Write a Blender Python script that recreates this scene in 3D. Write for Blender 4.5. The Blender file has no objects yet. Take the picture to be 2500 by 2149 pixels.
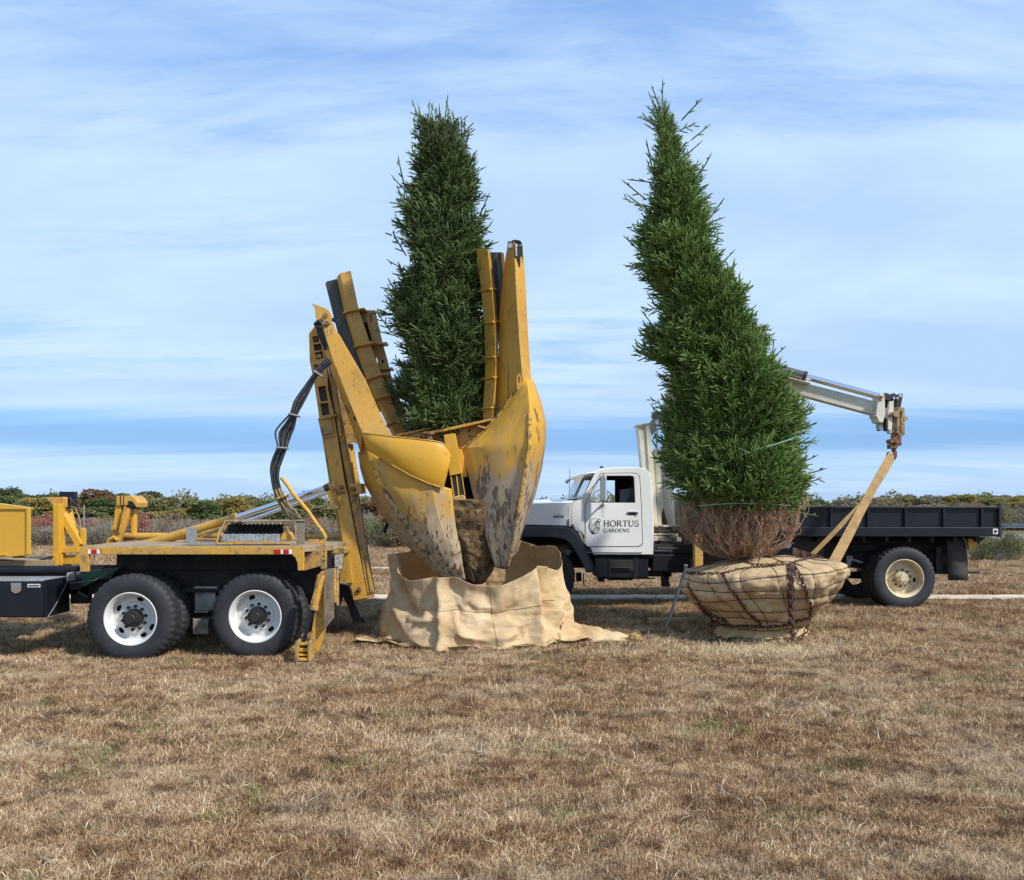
import bpy, bmesh, math, random
import numpy as np
from mathutils import Vector, Matrix, noise
R = math.radians
rnd = random.Random(7)
sc = bpy.context.scene
COL = sc.collection

# ---------------------------------------------------------------- camera
FP, CX, HY, CH = 2150.0, 1250.0, 1232.0, 1.84      # focal length and horizon of a 2500 px wide frame, eye height
def W(px, py, D):
    return Vector(((px - CX) / FP * D, D, CH + (HY - py) / FP * D))
cd = bpy.data.cameras.new('camera'); cam = bpy.data.objects.new('camera', cd); COL.objects.link(cam)
cam.location = (0, 0, CH); cam.rotation_euler = (R(90), 0, 0)
cd.sensor_width = 36; cd.lens = 36 * FP / 2500; cd.shift_y = (HY - 1074.5) / 2500
cd.clip_start = 0.05; cd.clip_end = 3000
sc.camera = cam
sc.view_settings.view_transform = 'Standard'; sc.view_settings.look = 'None'
sc.view_settings.gamma = 1; sc.view_settings.exposure = 0.48
sc.render.film_transparent = False
try:
    sc.cycles.max_bounces = 6; sc.cycles.diffuse_bounces = 3; sc.cycles.glossy_bounces = 3
    sc.cycles.use_denoising = True
except Exception: pass

# ---------------------------------------------------------------- sun and sky
SUN = Vector((0.598, -0.405, 0.69)).normalized()
sl = bpy.data.lights.new('sun', 'SUN'); sl.energy = 3.7; sl.angle = R(3.0); sl.color = (1.0, 0.955, 0.88)
so = bpy.data.objects.new('sun', sl); COL.objects.link(so)
so.rotation_euler = SUN.to_track_quat('Z', 'Y').to_euler(); so.location = (8, -8, 14)

wd = bpy.data.worlds.new('World'); sc.world = wd; wd.use_nodes = True
wn, wl = wd.node_tree.nodes, wd.node_tree.links
for n in list(wn): wn.remove(n)
def wnode(t, **k):
    n = wn.new(t)
    for a, b in k.items(): setattr(n, a, b)
    return n
def wmath(op, a, b=None, c=None, clamp=False):
    n = wn.new('ShaderNodeMath'); n.operation = op; n.use_clamp = clamp
    for i, x in enumerate((a, b, c)):
        if x is None: continue
        if isinstance(x, (int, float)): n.inputs[i].default_value = x
        else: wl.new(x, n.inputs[i])
    return n.outputs[0]
sky = wnode('ShaderNodeTexSky', sky_type='NISHITA'); sky.sun_disc = False
sky.sun_elevation = math.asin(SUN.z); sky.sun_rotation = math.atan2(SUN.x, SUN.y)
sky.air_density = 1.0; sky.dust_density = 0.4; sky.ozone_density = 1.6; sky.altitude = 20
tc = wnode('ShaderNodeTexCoord'); sep = wnode('ShaderNodeSeparateXYZ'); wl.new(tc.outputs['Generated'], sep.inputs[0])
zz = wmath('MAXIMUM', sep.outputs[2], 0.0)
den = wmath('ADD', zz, 0.10)
U = wmath('DIVIDE', sep.outputs[0], den); V = wmath('DIVIDE', sep.outputs[1], den)
def wnoise(su, sv, rot, scale, detail, rough, dist, off):
    cb = wnode('ShaderNodeCombineXYZ'); wl.new(U, cb.inputs[0]); wl.new(V, cb.inputs[1]); cb.inputs[2].default_value = off
    mp = wnode('ShaderNodeMapping'); mp.inputs['Rotation'].default_value = (0, 0, R(rot)); mp.inputs['Scale'].default_value = (su, sv, 1)
    wl.new(cb.outputs[0], mp.inputs[0])
    nz = wnode('ShaderNodeTexNoise'); wl.new(mp.outputs[0], nz.inputs['Vector'])
    nz.inputs['Scale'].default_value = scale; nz.inputs['Detail'].default_value = detail
    nz.inputs['Roughness'].default_value = rough; nz.inputs['Distortion'].default_value = dist
    return nz.outputs['Fac']
nA = wnoise(0.7, 1.0, 25, 0.55, 6, 0.55, 0.5, 3.1)
nB = wnoise(0.5, 1.6, 12, 1.6, 9, 0.6, 0.8, 7.7)
nC = wnoise(0.35, 3.4, -4, 1.3, 7, 0.55, 0.3, 1.3)
s1 = wmath('ADD', wmath('MULTIPLY', nA, 1.2), wmath('MULTIPLY', nB, 0.75))
nD = wnoise(0.8, 2.6, 30, 5.5, 8, 0.65, 0.6, 4.4)
s2 = wmath('ADD', s1, wmath('ADD', wmath('MULTIPLY', nC, 0.36), wmath('MULTIPLY', nD, 0.24)))
# cover by elevation: thin near the horizon, thick half way up, broken again above
cov = wnode('ShaderNodeValToRGB'); wl.new(zz, cov.inputs[0])
cr = cov.color_ramp; cr.elements[0].position = 0.0; cr.elements[0].color = (.32,)*3 + (1,)
for p, v in ((0.030, .46), (0.052, .44), (0.064, .10), (0.082, .10), (0.10, .50), (0.20, .64), (0.33, .62), (0.42, .46), (0.52, .36)):
    e = cr.elements.new(p); e.color = (v,)*3 + (1,)
cr.elements[-1].position = 1.0; cr.elements[-1].color = (.35,)*3 + (1,)
s3 = wmath('ADD', s2, wmath('SUBTRACT', cov.outputs[0], 0.5))
mr = wnode('ShaderNodeMapRange'); mr.interpolation_type = 'SMOOTHSTEP'; wl.new(s3, mr.inputs[0])
mr.inputs[1].default_value = 0.92; mr.inputs[2].default_value = 1.42
shade = wnode('ShaderNodeMapRange'); wl.new(nA, shade.inputs[0]); shade.inputs[1].default_value = .42; shade.inputs[2].default_value = .62
ccol = wnode('ShaderNodeMix', data_type='RGBA'); wl.new(shade.outputs[0], ccol.inputs[0])
ccol.inputs[6].default_value = (4.75, 6.2, 7.7, 1); ccol.inputs[7].default_value = (3.5, 5.0, 7.1, 1)
skm = wnode('ShaderNodeMix', data_type='RGBA', blend_type='MULTIPLY'); skm.inputs[0].default_value = 1
wl.new(sky.outputs[0], skm.inputs[6]); skm.inputs[7].default_value = (1.25, 1.4, 1.6, 1)
skb = wnode('ShaderNodeMix', data_type='RGBA'); skb.inputs[0].default_value = .72; wl.new(skm.outputs[2], skb.inputs[6]); skb.inputs[7].default_value = (1.9, 3.6, 6.9, 1)
mx = wnode('ShaderNodeMix', data_type='RGBA'); wl.new(mr.outputs[0], mx.inputs[0])
wl.new(skb.outputs[2], mx.inputs[6]); wl.new(ccol.outputs[2], mx.inputs[7])
bw = wnode('ShaderNodeValToRGB'); bz = wmath('ADD', zz, wmath('MULTIPLY', wmath('SUBTRACT', nC, 0.5), 0.035)); wl.new(bz, bw.inputs[0]); be = bw.color_ramp.elements
be[0].position = .048; be[0].color = (0, 0, 0, 1); be[1].position = .064; be[1].color = (.6, .6, .6, 1)
for p_, v_ in ((.076, .6), (.102, 0)): q_ = be.new(p_); q_.color = (v_,) * 3 + (1,)
bd_ = wnode('ShaderNodeMix', data_type='RGBA'); wl.new(bw.outputs[0], bd_.inputs[0]); wl.new(mx.outputs[2], bd_.inputs[6]); bd_.inputs[7].default_value = (1.55, 3.15, 5.7, 1); mx = bd_
bg = wnode('ShaderNodeBackground'); bg.inputs[1].default_value = 0.10; wl.new(mx.outputs[2], bg.inputs[0])
wo = wnode('ShaderNodeOutputWorld'); wl.new(bg.outputs[0], wo.inputs[0])

# ---------------------------------------------------------------- materials
MATS = {}
def newmat(name):
    m = bpy.data.materials.new(name); m.use_nodes = True
    b = m.node_tree.nodes['Principled BSDF']
    return m, m.node_tree.nodes, m.node_tree.links, b
def M(name, base, rough=0.6, metal=0.0, layers=(), bump=0.0, bscale=60, coat=0, spec=0.5):
    """layers: (colour, noise scale, lo, hi, strength, stretch xyz, [z_low, z_high]) mixed one over the other."""
    if name in MATS: return MATS[name]
    m, n, l, b = newmat(name); MATS[name] = m
    b.inputs['Roughness'].default_value = rough; b.inputs['Metallic'].default_value = metal
    b.inputs['Specular IOR Level'].default_value = spec
    if coat: b.inputs['Coat Weight'].default_value = coat; b.inputs['Coat Roughness'].default_value = .15
    g = n.new('ShaderNodeNewGeometry'); last = None; rsum = None
    for i, L in enumerate(layers):
        col, s, lo, hi, st = L[:5]; stretch = L[5] if len(L) > 5 and L[5] else (1, 1, 1)
        mp = n.new('ShaderNodeMapping'); mp.inputs['Scale'].default_value = stretch
        mp.inputs['Location'].default_value = (i * 3.7, i * 1.3, i * 5.1); l.new(g.outputs['Position'], mp.inputs[0])
        t = n.new('ShaderNodeTexNoise'); t.inputs['Scale'].default_value = s; t.inputs['Detail'].default_value = 7
        t.inputs['Roughness'].default_value = .62; l.new(mp.outputs[0], t.inputs['Vector'])
        src = t.outputs['Fac']
        if len(L) > 6:                       # wear that grows towards the worn end
            sp = n.new('ShaderNodeSeparateXYZ'); l.new(g.outputs['Position'], sp.inputs[0])
            zr = n.new('ShaderNodeMapRange'); l.new(sp.outputs[2], zr.inputs[0])
            zr.inputs[1].default_value = L[6][1]; zr.inputs[2].default_value = L[6][0]
            zr.inputs[3].default_value = -.35; zr.inputs[4].default_value = .35
            ad = n.new('ShaderNodeMath'); ad.operation = 'ADD'; l.new(src, ad.inputs[0]); l.new(zr.outputs[0], ad.inputs[1]); src = ad.outputs[0]
        r = n.new('ShaderNodeMapRange'); r.inputs[1].default_value = lo; r.inputs[2].default_value = hi
        r.inputs[3].default_value = 0; r.inputs[4].default_value = st; l.new(src, r.inputs[0])
        x = n.new('ShaderNodeMix'); x.data_type = 'RGBA'; l.new(r.outputs[0], x.inputs[0])
        if last is None: x.inputs[6].default_value = (*base, 1)
        else: l.new(last, x.inputs[6])
        x.inputs[7].default_value = (*col, 1); last = x.outputs[2]
    if last is None: b.inputs['Base Color'].default_value = (*base, 1)
    else: l.new(last, b.inputs['Base Color'])
    if bump:
        t = n.new('ShaderNodeTexNoise'); t.inputs['Scale'].default_value = bscale; t.inputs['Detail'].default_value = 6
        l.new(g.outputs['Position'], t.inputs['Vector'])
        bp = n.new('ShaderNodeBump'); bp.inputs['Strength'].default_value = bump; bp.inputs['Distance'].default_value = .02
        l.new(t.outputs['Fac'], bp.inputs['Height']); l.new(bp.outputs[0], b.inputs['Normal'])
    return m
YB = (0.56, 0.30, 0.038)
YEL = M('yellow_paint', YB, .42, 0, (((.46, .25, .045), 1.6, .40, .66, .85), ((.28, .165, .06), 5, .54, .70, .6), ((.50, .32, .10), 3.3, .5, .7, .6, (1, 1, .4)), ((.22, .13, .055), 11, .60, .66, .7, (1.5, 1.5, .5)), ((.09, .05, .03), 28, .62, .67, .85)), .12, 70)
YELC = M('yellow_clean', (.60, .325, .028), .36, 0, (((.55, .29, .03), 2.2, .45, .75, .6), ((.30, .18, .06), 9, .62, .72, .55), ((.12, .07, .035), 30, .66, .70, .8)), .06, 60)
YELW = M('yellow_worn', (.60, .32, .035), .62, 0, (((.42, .25, .08), 3, .40, .62, .8), ((.20, .12, .06), 14, .52, .66, .75), ((.05, .03, .02), 55, .60, .68, .85)), .3, 60)
YELG = M('yellow_grimy', (.50, .28, .05), .7, 0, (((.30, .20, .10), 4, .38, .60, .85), ((.12, .08, .05), 11, .50, .64, .8), ((.04, .025, .02), 40, .60, .68, .8)), .35, 45)
BLADE = M('blade_wear', (.58, .31, .030), .58, 0, (
    ((.42, .245, .06), 5, .50, .60, .7, (3, 3, .25)),
    ((.44, .26, .08), 3.0, .42, .58, .85, (1.5, 1.5, .5), (1.1, 3.0)),
    ((.38, .285, .17), 2.4, .50, .60, .95, (1.7, 1.7, .5), (1.0, 2.65)),
    ((.10, .070, .048), 4.2, .515, .555, .9, (1.7, 1.7, .6), (-.5, 3.2)),
    ((.46, .37, .24), 11, .60, .68, .6, (2, 2, .35), (1.1, 2.6)),
    ((.07, .033, .018), 15, .575, .615, .9, (1.6, 1.6, .4), (-1.6, 4.6)),
    ((.05, .03, .025), 42, .64, .70, .8, (1, 1, .5), (-1.6, 4.0))), .10, 45)
BLADE2 = M('blade_wear_grey', (.58, .31, .030), .58, 0, (
    ((.42, .245, .06), 5, .50, .60, .7, (3, 3, .25)),
    ((.44, .27, .09), 3.0, .42, .58, .85, (1.5, 1.5, .5), (1.5, 3.4)),
    ((.39, .31, .21), 2.2, .49, .58, .95, (2.2, 2.2, .45), (1.5, 3.15)),
    ((.105, .075, .055), 4.4, .485, .525, .9, (1.7, 1.7, .55), (-1.0, 4.6)),
    ((.50, .40, .26), 12, .60, .68, .6, (3, 3, .25), (1.1, 2.8)),
    ((.09, .04, .018), 13, .56, .60, .9, (2.5, 2.5, .25), (-2.0, 5.2)),
    ((.05, .03, .025), 42, .64, .70, .8, (1, 1, .5), (-1.6, 4.4))), .10, 45)
BLADER = M('blade_rib_wear', (.55, .32, .06), .7, 0, (((.36, .27, .16), 5, .40, .55, .9, (1, 1, .6), (.8, 2.6)), ((.07, .05, .035), 14, .50, .58, .9)), .5, 40)
DECK = M('deck_dirty', (.34, .27, .19), .85, 0, (((.20, .14, .08), 3, .4, .6, .8), ((.45, .26, .05), 8, .56, .66, .8), ((.07, .05, .04), 25, .6, .7, .7)), .3, 50)
BLK = M('black_paint', (.007, .009, .014), .40, 0, (((.014, .016, .022), 3, .4, .7, .8), ((.05, .048, .046), 18, .66, .74, .5)), .05, 60, 0, .35)
BLKD = M('black_dusty', (.014, .013, .014), .6, 0, (((.030, .027, .025), 4, .42, .66, .9), ((.08, .07, .06), 24, .64, .72, .5)), .15, 50)
UNDER = M('undercarriage', (.010, .010, .012), .75, 0, (((.03, .027, .024), 5, .45, .65, .9),), .2, 30)
GREEN = M('green_frame', (.012, .10, .055), .5, 0, (((.02, .03, .025), 8, .48, .62, .9),), .1, 50)
TEAL = M('teal_paint', (.0, .17, .14), .4)
WHITE = M('white_paint', (.84, .85, .84), .28, 0, (((.70, .73, .71), 1.2, .45, .75, .6), ((.50, .52, .50), 6, .66, .8, .4, (3, 3, .4))), 0, 60, .3)
RIMW = M('rim_white', (.66, .66, .63), .42, 0, (((.52, .47, .38), 7, .52, .72, .6), ((.20, .15, .10), 30, .66, .74, .5)), .06, 50)
RIMC = M('rim_cream', (.62, .52, .34), .6, 0, (((.40, .26, .11), 9, .50, .66, .7), ((.78, .70, .52), 5, .5, .7, .6), ((.10, .06, .035), 34, .64, .72, .7)), .15, 40)
RUB = M('rubber', (.017, .019, .023), .7, 0, (((.036, .037, .04), 6, .42, .70, .8), ((.11, .095, .08), 22, .64, .76, .35)), .18, 90)
CHR = M('chrome', (.75, .76, .78), .12, 1.0)
CHRD = M('chrome_dull', (.62, .62, .62), .3, 1.0)
CREAM = M('crane_paint', (.66, .62, .50), .5, 0, (((.50, .46, .35), 3, .42, .66, .8), ((.24, .13, .06), 10, .63, .70, .85, (1, 1, .5)), ((.05, .035, .03), 26, .66, .72, .8)), .12, 50)
CREAMD = M('crane_grime', (.58, .53, .42), .7, 0, (((.22, .17, .11), 6, .44, .58, .9), ((.03, .025, .02), 9, .52, .60, .9)), .4, 30)
RUST = M('rusty_steel', (.16, .075, .045), .75, .2, (((.32, .20, .09), 9, .45, .62, .8), ((.05, .03, .025), 24, .52, .62, .8)), .4, 50)
CHAINM = M('chain_rust', (.075, .040, .028), .7, .35, (((.13, .06, .035), 30, .45, .62, .8),), .2, 80)
HOSE = M('hose_rubber', (.030, .033, .038), .5, 0, (((.11, .10, .085), 8, .48, .66, .8),), .1, 60)
HOSED = M('hose_dusty', (.16, .13, .085), .7, 0, (((.30, .21, .09), 6, .42, .6, .8),), .1, 60)
GREY = M('grey_steel', (.33, .34, .33), .5, .35, (((.20, .18, .14), 8, .45, .62, .8),), .15, 60)
ALU = M('aluminium', (.46, .49, .50), .45, .5, (((.26, .27, .27), 20, .4, .6, .7),), .1, 60)
STRAP = M('strap_webbing', (.34, .21, .075), .8, 0, (((.24, .14, .06), 7, .45, .62, .8), ((.50, .34, .16), 18, .55, .7, .6)), .3, 220)
SOIL = M('soil', (.13, .075, .032), .95, 0, (((.24, .155, .065), 5, .45, .58, .9), ((.045, .028, .016), 12, .50, .60, .9), ((.36, .27, .15), 34, .62, .70, .8)), 1.0, 24)
TWINE = M('twine', (.035, .03, .026), .85)
WHT = M('sheet_white', (.75, .75, .72), .6, 0, (((.3, .3, .3), 90, .5, .56, .6),))
REDR = M('reflector_red', (.45, .012, .010), .25)
WHR = M('reflector_white', (.72, .74, .76), .25)
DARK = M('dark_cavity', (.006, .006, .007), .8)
GLASS, gn_, gl_, gb = newmat('window_glass')
gb.inputs['Base Color'].default_value = (.55, .66, .68, 1); gb.inputs['Roughness'].default_value = .04
gb.inputs['Transmission Weight'].default_value = .0; gb.inputs['Alpha'].default_value = .32; gb.inputs['Metallic'].default_value = .1
JEAN = M('dark_denim', (.012, .015, .024), .9, 0, (((.03, .035, .05), 40, .45, .62, .7),), .3, 120)
SHIRT = M('dark_shirt', (.05, .06, .09), .9)
SKIN = M('skin', (.45, .27, .19), .6)
WOODM = M('old_plank', (.33, .23, .12), .85, 0, (((.18, .12, .07), 6, .45, .62, .9, (.3, 3, 3)),), .3, 40)
IRON = M('iron_bar', (.06, .065, .075), .5, .6, (((.13, .11, .10), 14, .45, .62, .8),), .3, 60)

def burlap(name, base, dark, lite):
    m, n, l, b = newmat(name)
    b.inputs['Roughness'].default_value = .95; b.inputs['Specular IOR Level'].default_value = .1
    g = n.new('ShaderNodeNewGeometry')
    def nz(s, st, d=6, ro=.6):
        mp = n.new('ShaderNodeMapping'); mp.inputs['Scale'].default_value = st; l.new(g.outputs['Position'], mp.inputs[0])
        t = n.new('ShaderNodeTexNoise'); t.inputs['Scale'].default_value = s; t.inputs['Detail'].default_value = d; t.inputs['Roughness'].default_value = ro
        l.new(mp.outputs[0], t.inputs['Vector']); return t.outputs['Fac']
    def rng(x, a, c, o):
        r = n.new('ShaderNodeMapRange'); l.new(x, r.inputs[0]); r.inputs[1].default_value = a; r.inputs[2].default_value = c; r.inputs[4].default_value = o; return r.outputs[0]
    def mix(f, a, c):
        x = n.new('ShaderNodeMix'); x.data_type = 'RGBA'; l.new(f, x.inputs[0])
        if isinstance(a, tuple): x.inputs[6].default_value = (*a, 1)
        else: l.new(a, x.inputs[6])
        x.inputs[7].default_value = (*c, 1); return x.outputs[2]
    big = nz(2.4, (1, 1, 1)); weft = nz(26, (.25, .25, 5)); warp = nz(26, (5, 5, .25)); fine = nz(160, (1, 1, 1), 3)
    c = mix(rng(big, .42, .66, .7), base, lite); c = mix(rng(nz(4.5, (1, 1, 1)), .52, .68, .75), c, dark)
    c = mix(rng(weft, .52, .64, .55), c, dark); c = mix(rng(warp, .54, .66, .45), c, lite); c = mix(rng(fine, .56, .66, .5), c, tuple(x * .6 for x in dark))
    l.new(c, b.inputs['Base Color'])
    a1 = n.new('ShaderNodeMath'); a1.operation = 'ADD'; l.new(weft, a1.inputs[0]); l.new(warp, a1.inputs[1])
    a2 = n.new('ShaderNodeMath'); a2.operation = 'ADD'; l.new(a1.outputs[0], a2.inputs[0]); l.new(fine, a2.inputs[1])
    bp = n.new('ShaderNodeBump'); bp.inputs['Strength'].default_value = .6; bp.inputs['Distance'].default_value = .012
    l.new(a2.outputs[0], bp.inputs['Height']); l.new(bp.outputs[0], b.inputs['Normal'])
    return m
BURL = burlap('burlap_sheet', (.57, .40, .215), (.42, .275, .14), (.74, .59, .39))
BURB = burlap('burlap_ball', (.52, .375, .21), (.33, .205, .10), (.66, .51, .32))

def vmat(name, cols, rough=.8, patches=None, trans=0.0):
    """foliage or grass: colour from a per-vertex random 'r' between cols[0] and cols[1]; patches = (colour, scale, lo, hi, strength) by place."""
    m, n, l, b = newmat(name); b.inputs['Roughness'].default_value = rough; b.inputs['Specular IOR Level'].default_value = .25
    at = n.new('ShaderNodeAttribute'); at.attribute_name = 'r'
    rp = n.new('ShaderNodeValToRGB'); l.new(at.outputs['Fac'], rp.inputs[0])
    e = rp.color_ramp.elements; e[0].position = 0; e[0].color = (*cols[0], 1); e[1].position = 1; e[1].color = (*cols[-1], 1)
    for i, c in enumerate(cols[1:-1]): q = e.new((i + 1) / (len(cols) - 1)); q.color = (*c, 1)
    out = rp.outputs[0]
    g = n.new('ShaderNodeNewGeometry')
    for i, P in enumerate(patches or ()):
        mp = n.new('ShaderNodeMapping'); mp.inputs['Location'].default_value = (i * 7.3, i * 2.9, 0); mp.inputs['Scale'].default_value = P[5] if len(P) > 5 else (1, 1, 1)
        l.new(g.outputs['Position'], mp.inputs[0])
        t = n.new('ShaderNodeTexNoise'); t.inputs['Scale'].default_value = P[1]; t.inputs['Detail'].default_value = 4; l.new(mp.outputs[0], t.inputs['Vector'])
        r = n.new('ShaderNodeMapRange'); l.new(t.outputs['Fac'], r.inputs[0]); r.inputs[1].default_value = P[2]; r.inputs[2].default_value = P[3]; r.inputs[4].default_value = P[4]
        x = n.new('ShaderNodeMix'); x.data_type = 'RGBA'; l.new(r.outputs[0], x.inputs[0]); l.new(out, x.inputs[6])
        if len(P) > 6 and P[6] == 'mul': x.blend_type = 'MULTIPLY'
        x.inputs[7].default_value = (*P[0], 1); out = x.outputs[2]
    l.new(out, b.inputs['Base Color'])
    if trans:
        tb = n.new('ShaderNodeBsdfTranslucent'); l.new(out, tb.inputs['Color']); mxs = n.new('ShaderNodeMixShader'); mxs.inputs[0].default_value = trans
        l.new(b.outputs[0], mxs.inputs[1]); l.new(tb.outputs[0], mxs.inputs[2]); l.new(mxs.outputs[0], n['Material Output'].inputs[0])
    return m

# ---------------------------------------------------------------- mesh builder
WL = {}
def org(parent): return WL.get(parent.name, Vector((0, 0, 0))) if parent else Vector((0, 0, 0))
def finish(me, mat, smooth, ang=38):
    if isinstance(mat, (list, tuple)):
        for q in mat: me.materials.append(q)
    else: me.materials.append(mat)
    if smooth:
        me.polygons.foreach_set('use_smooth', [True] * len(me.polygons))
        try: me.set_sharp_from_angle(angle=R(ang))
        except Exception: pass
class B:
    def __init__(s): s.v = []; s.f = []
    def add(s, vs, fs):
        k = len(s.v); s.v += [Vector(x) for x in vs]; s.f += [tuple(i + k for i in f) for f in fs]; return s
    def box(s, x0, x1, y0, y1, z0, z1):
        return s.add([(x0, y0, z0), (x1, y0, z0), (x1, y1, z0), (x0, y1, z0), (x0, y0, z1), (x1, y0, z1), (x1, y1, z1), (x0, y1, z1)],
                     [(0, 3, 2, 1), (4, 5, 6, 7), (0, 1, 5, 4), (1, 2, 6, 5), (2, 3, 7, 6), (3, 0, 4, 7)])
    def pbox(s, px0, py0, px1, py1, D, dep):
        a = W(px0, py0, D); b = W(px1, py1, D)
        return s.box(min(a.x, b.x), max(a.x, b.x), D, D + dep, min(a.z, b.z), max(a.z, b.z))
    def prism(s, pts, D, dep):
        a = [W(x, y, D) for x, y in pts]; n = len(a)
        ar = sum(a[i].x * a[(i + 1) % n].z - a[(i + 1) % n].x * a[i].z for i in range(n))
        if ar < 0: a.reverse()
        b = [p + Vector((0, dep, 0)) for p in a]
        return s.add(a + b, [tuple(range(n)), tuple(range(2 * n - 1, n - 1, -1))] + [(i, i + n, (i + 1) % n + n, (i + 1) % n) for i in range(n)])
    def bar(s, p, q, w, h, roll=0):
        p = Vector(p); q = Vector(q); d = (q - p).normalized(); up = Vector((0, 1, 0)) if abs(d.y) < .9 else Vector((0, 0, 1))
        a = d.cross(up).normalized(); b = a.cross(d)
        a, b = a * math.cos(roll) + b * math.sin(roll), b * math.cos(roll) - a * math.sin(roll)
        c = [(-1, -1), (1, -1), (1, 1), (-1, 1)]
        return s.add([e + a * (x * w / 2) + b * (y * h / 2) for e in (p, q) for x, y in c],
                     [(0, 3, 2, 1), (4, 5, 6, 7), (0, 1, 5, 4), (1, 2, 6, 5), (2, 3, 7, 6), (3, 0, 4, 7)])
    def tube(s, pts, r, seg=8, caps=True):
        pts = [Vector(p) for p in pts]; n = len(pts); rr = r if isinstance(r, (list, tuple)) else [r] * n
        vs = []; prev = None
        for i, p in enumerate(pts):
            d = (pts[min(i + 1, n - 1)] - pts[max(i - 1, 0)]).normalized()
            if prev is None:
                u = d.cross(Vector((0, 0, 1)) if abs(d.z) < .9 else Vector((1, 0, 0))).normalized()
            else:
                u = (prev - d * prev.dot(d)).normalized()
            w = d.cross(u); prev = u
            for k in range(seg):
                t = 2 * math.pi * k / seg; vs.append(p + (u * math.cos(t) + w * math.sin(t)) * rr[i])
        fs = [(i * seg + k, i * seg + (k + 1) % seg, (i + 1) * seg + (k + 1) % seg, (i + 1) * seg + k) for i in range(n - 1) for k in range(seg)]
        if caps: fs += [tuple(range(seg - 1, -1, -1)), tuple((n - 1) * seg + k for k in range(seg))]
        return s.add(vs, fs)
    def ptube(s, pts, r, seg=8): return s.tube([W(*p) for p in pts], r, seg)
    def cyl(s, p, q, r, seg=16): return s.tube([p, q], r, seg)
    def disc(s, px, py, D, r, dep, seg=14):       # short pin facing the viewer
        c = W(px, py, D); return s.cyl(c, c + Vector((0, dep, 0)), r, seg)
    def lathe(s, prof, c=(0, 0, 0), seg=48, skip=None, rfun=None):
        c = Vector(c); n = len(prof); vs = []
        for k in range(seg):
            t = 2 * math.pi * k / seg
            for i, (r, y) in enumerate(prof):
                if rfun: r = rfun(r, y, k, i)
                vs.append(c + Vector((r * math.cos(t), y, r * math.sin(t))))
        fs = []
        for k in range(seg):
            for i in range(n - 1):
                if skip:
                    rm = (prof[i][0] + prof[i + 1][0]) / 2
                    if skip(rm, 2 * math.pi * (k + .5) / seg): continue
                fs.append((k * n + i, k * n + i + 1, ((k + 1) % seg) * n + i + 1, ((k + 1) % seg) * n + i))
        return s.add(vs, fs)
    def grid(s, rows, closed=False):
        n = len(rows[0]); vs = [p for r in rows for p in r]; m = len(rows)
        return s.add(vs, [(i * n + k, i * n + (k + 1) % n, (i + 1) * n + (k + 1) % n, (i + 1) * n + k) for i in range(m - 1) for k in range(n if closed else n - 1)])
    def beam(s, rows):                            # closed sections joined, ends capped
        n = len(rows[0]); s.grid(rows, True); k = len(s.v) - n * len(rows)
        s.f.append(tuple(k + i for i in range(n - 1, -1, -1))); s.f.append(tuple(k + n * (len(rows) - 1) + i for i in range(n))); return s
    def ribbon(s, pts, w, th, side):
        rows = []
        for i, p in enumerate(pts):
            a = pts[max(i - 1, 0)]; b = pts[min(i + 1, len(pts) - 1)]; d = (b - a).normalized()
            sd = Vector(side[i] if isinstance(side, list) else side); sd = (sd - d * sd.dot(d)).normalized(); nn = d.cross(sd)
            ww = w[i] if isinstance(w, list) else w
            rows.append([p + sd * ww / 2 + nn * th / 2, p - sd * ww / 2 + nn * th / 2, p - sd * ww / 2 - nn * th / 2, p + sd * ww / 2 - nn * th / 2])
        return s.beam(rows)
    def build(s, name, mat, parent=None, smooth=False, bevel=0, solid=0, sub=0, label=None, fix=True, ang=38):
        o0 = org(parent); me = bpy.data.meshes.new(name)
        me.from_pydata([tuple(v - o0) for v in s.v], [], s.f)
        if fix:
            bm = bmesh.new(); bm.from_mesh(me); bmesh.ops.recalc_face_normals(bm, faces=bm.faces); bm.to_mesh(me); bm.free()
        finish(me, mat, smooth, ang)
        o = bpy.data.objects.new(name, me); COL.objects.link(o)
        if parent: o.parent = parent
        WL[o.name] = o0.copy()
        if solid: q = o.modifiers.new('solid', 'SOLIDIFY'); q.thickness = solid; q.offset = 0
        if sub: q = o.modifiers.new('sub', 'SUBSURF'); q.levels = q.render_levels = sub
        if bevel: q = o.modifiers.new('bevel', 'BEVEL'); q.width = bevel; q.segments = 2; q.limit_method = 'ANGLE'; q.angle_limit = R(40)
        if label: o['label'] = label
        return o
def thing(name, label, cat, loc=(0, 0, 0), group=None):
    o = bpy.data.objects.new(name, None); COL.objects.link(o); o.location = loc; o.empty_display_size = .2
    WL[o.name] = Vector(loc); o['label'] = label; o['category'] = cat
    if group: o['group'] = group
    return o
def sub_empty(name, parent, loc):
    o = bpy.data.objects.new(name, None); COL.objects.link(o); o.parent = parent; o.location = Vector(loc) - org(parent); WL[o.name] = Vector(loc); return o
def tag(o, label, cat, group=None):
    o['label'] = label; o['category'] = cat
    if group: o['group'] = group
    return o
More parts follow.
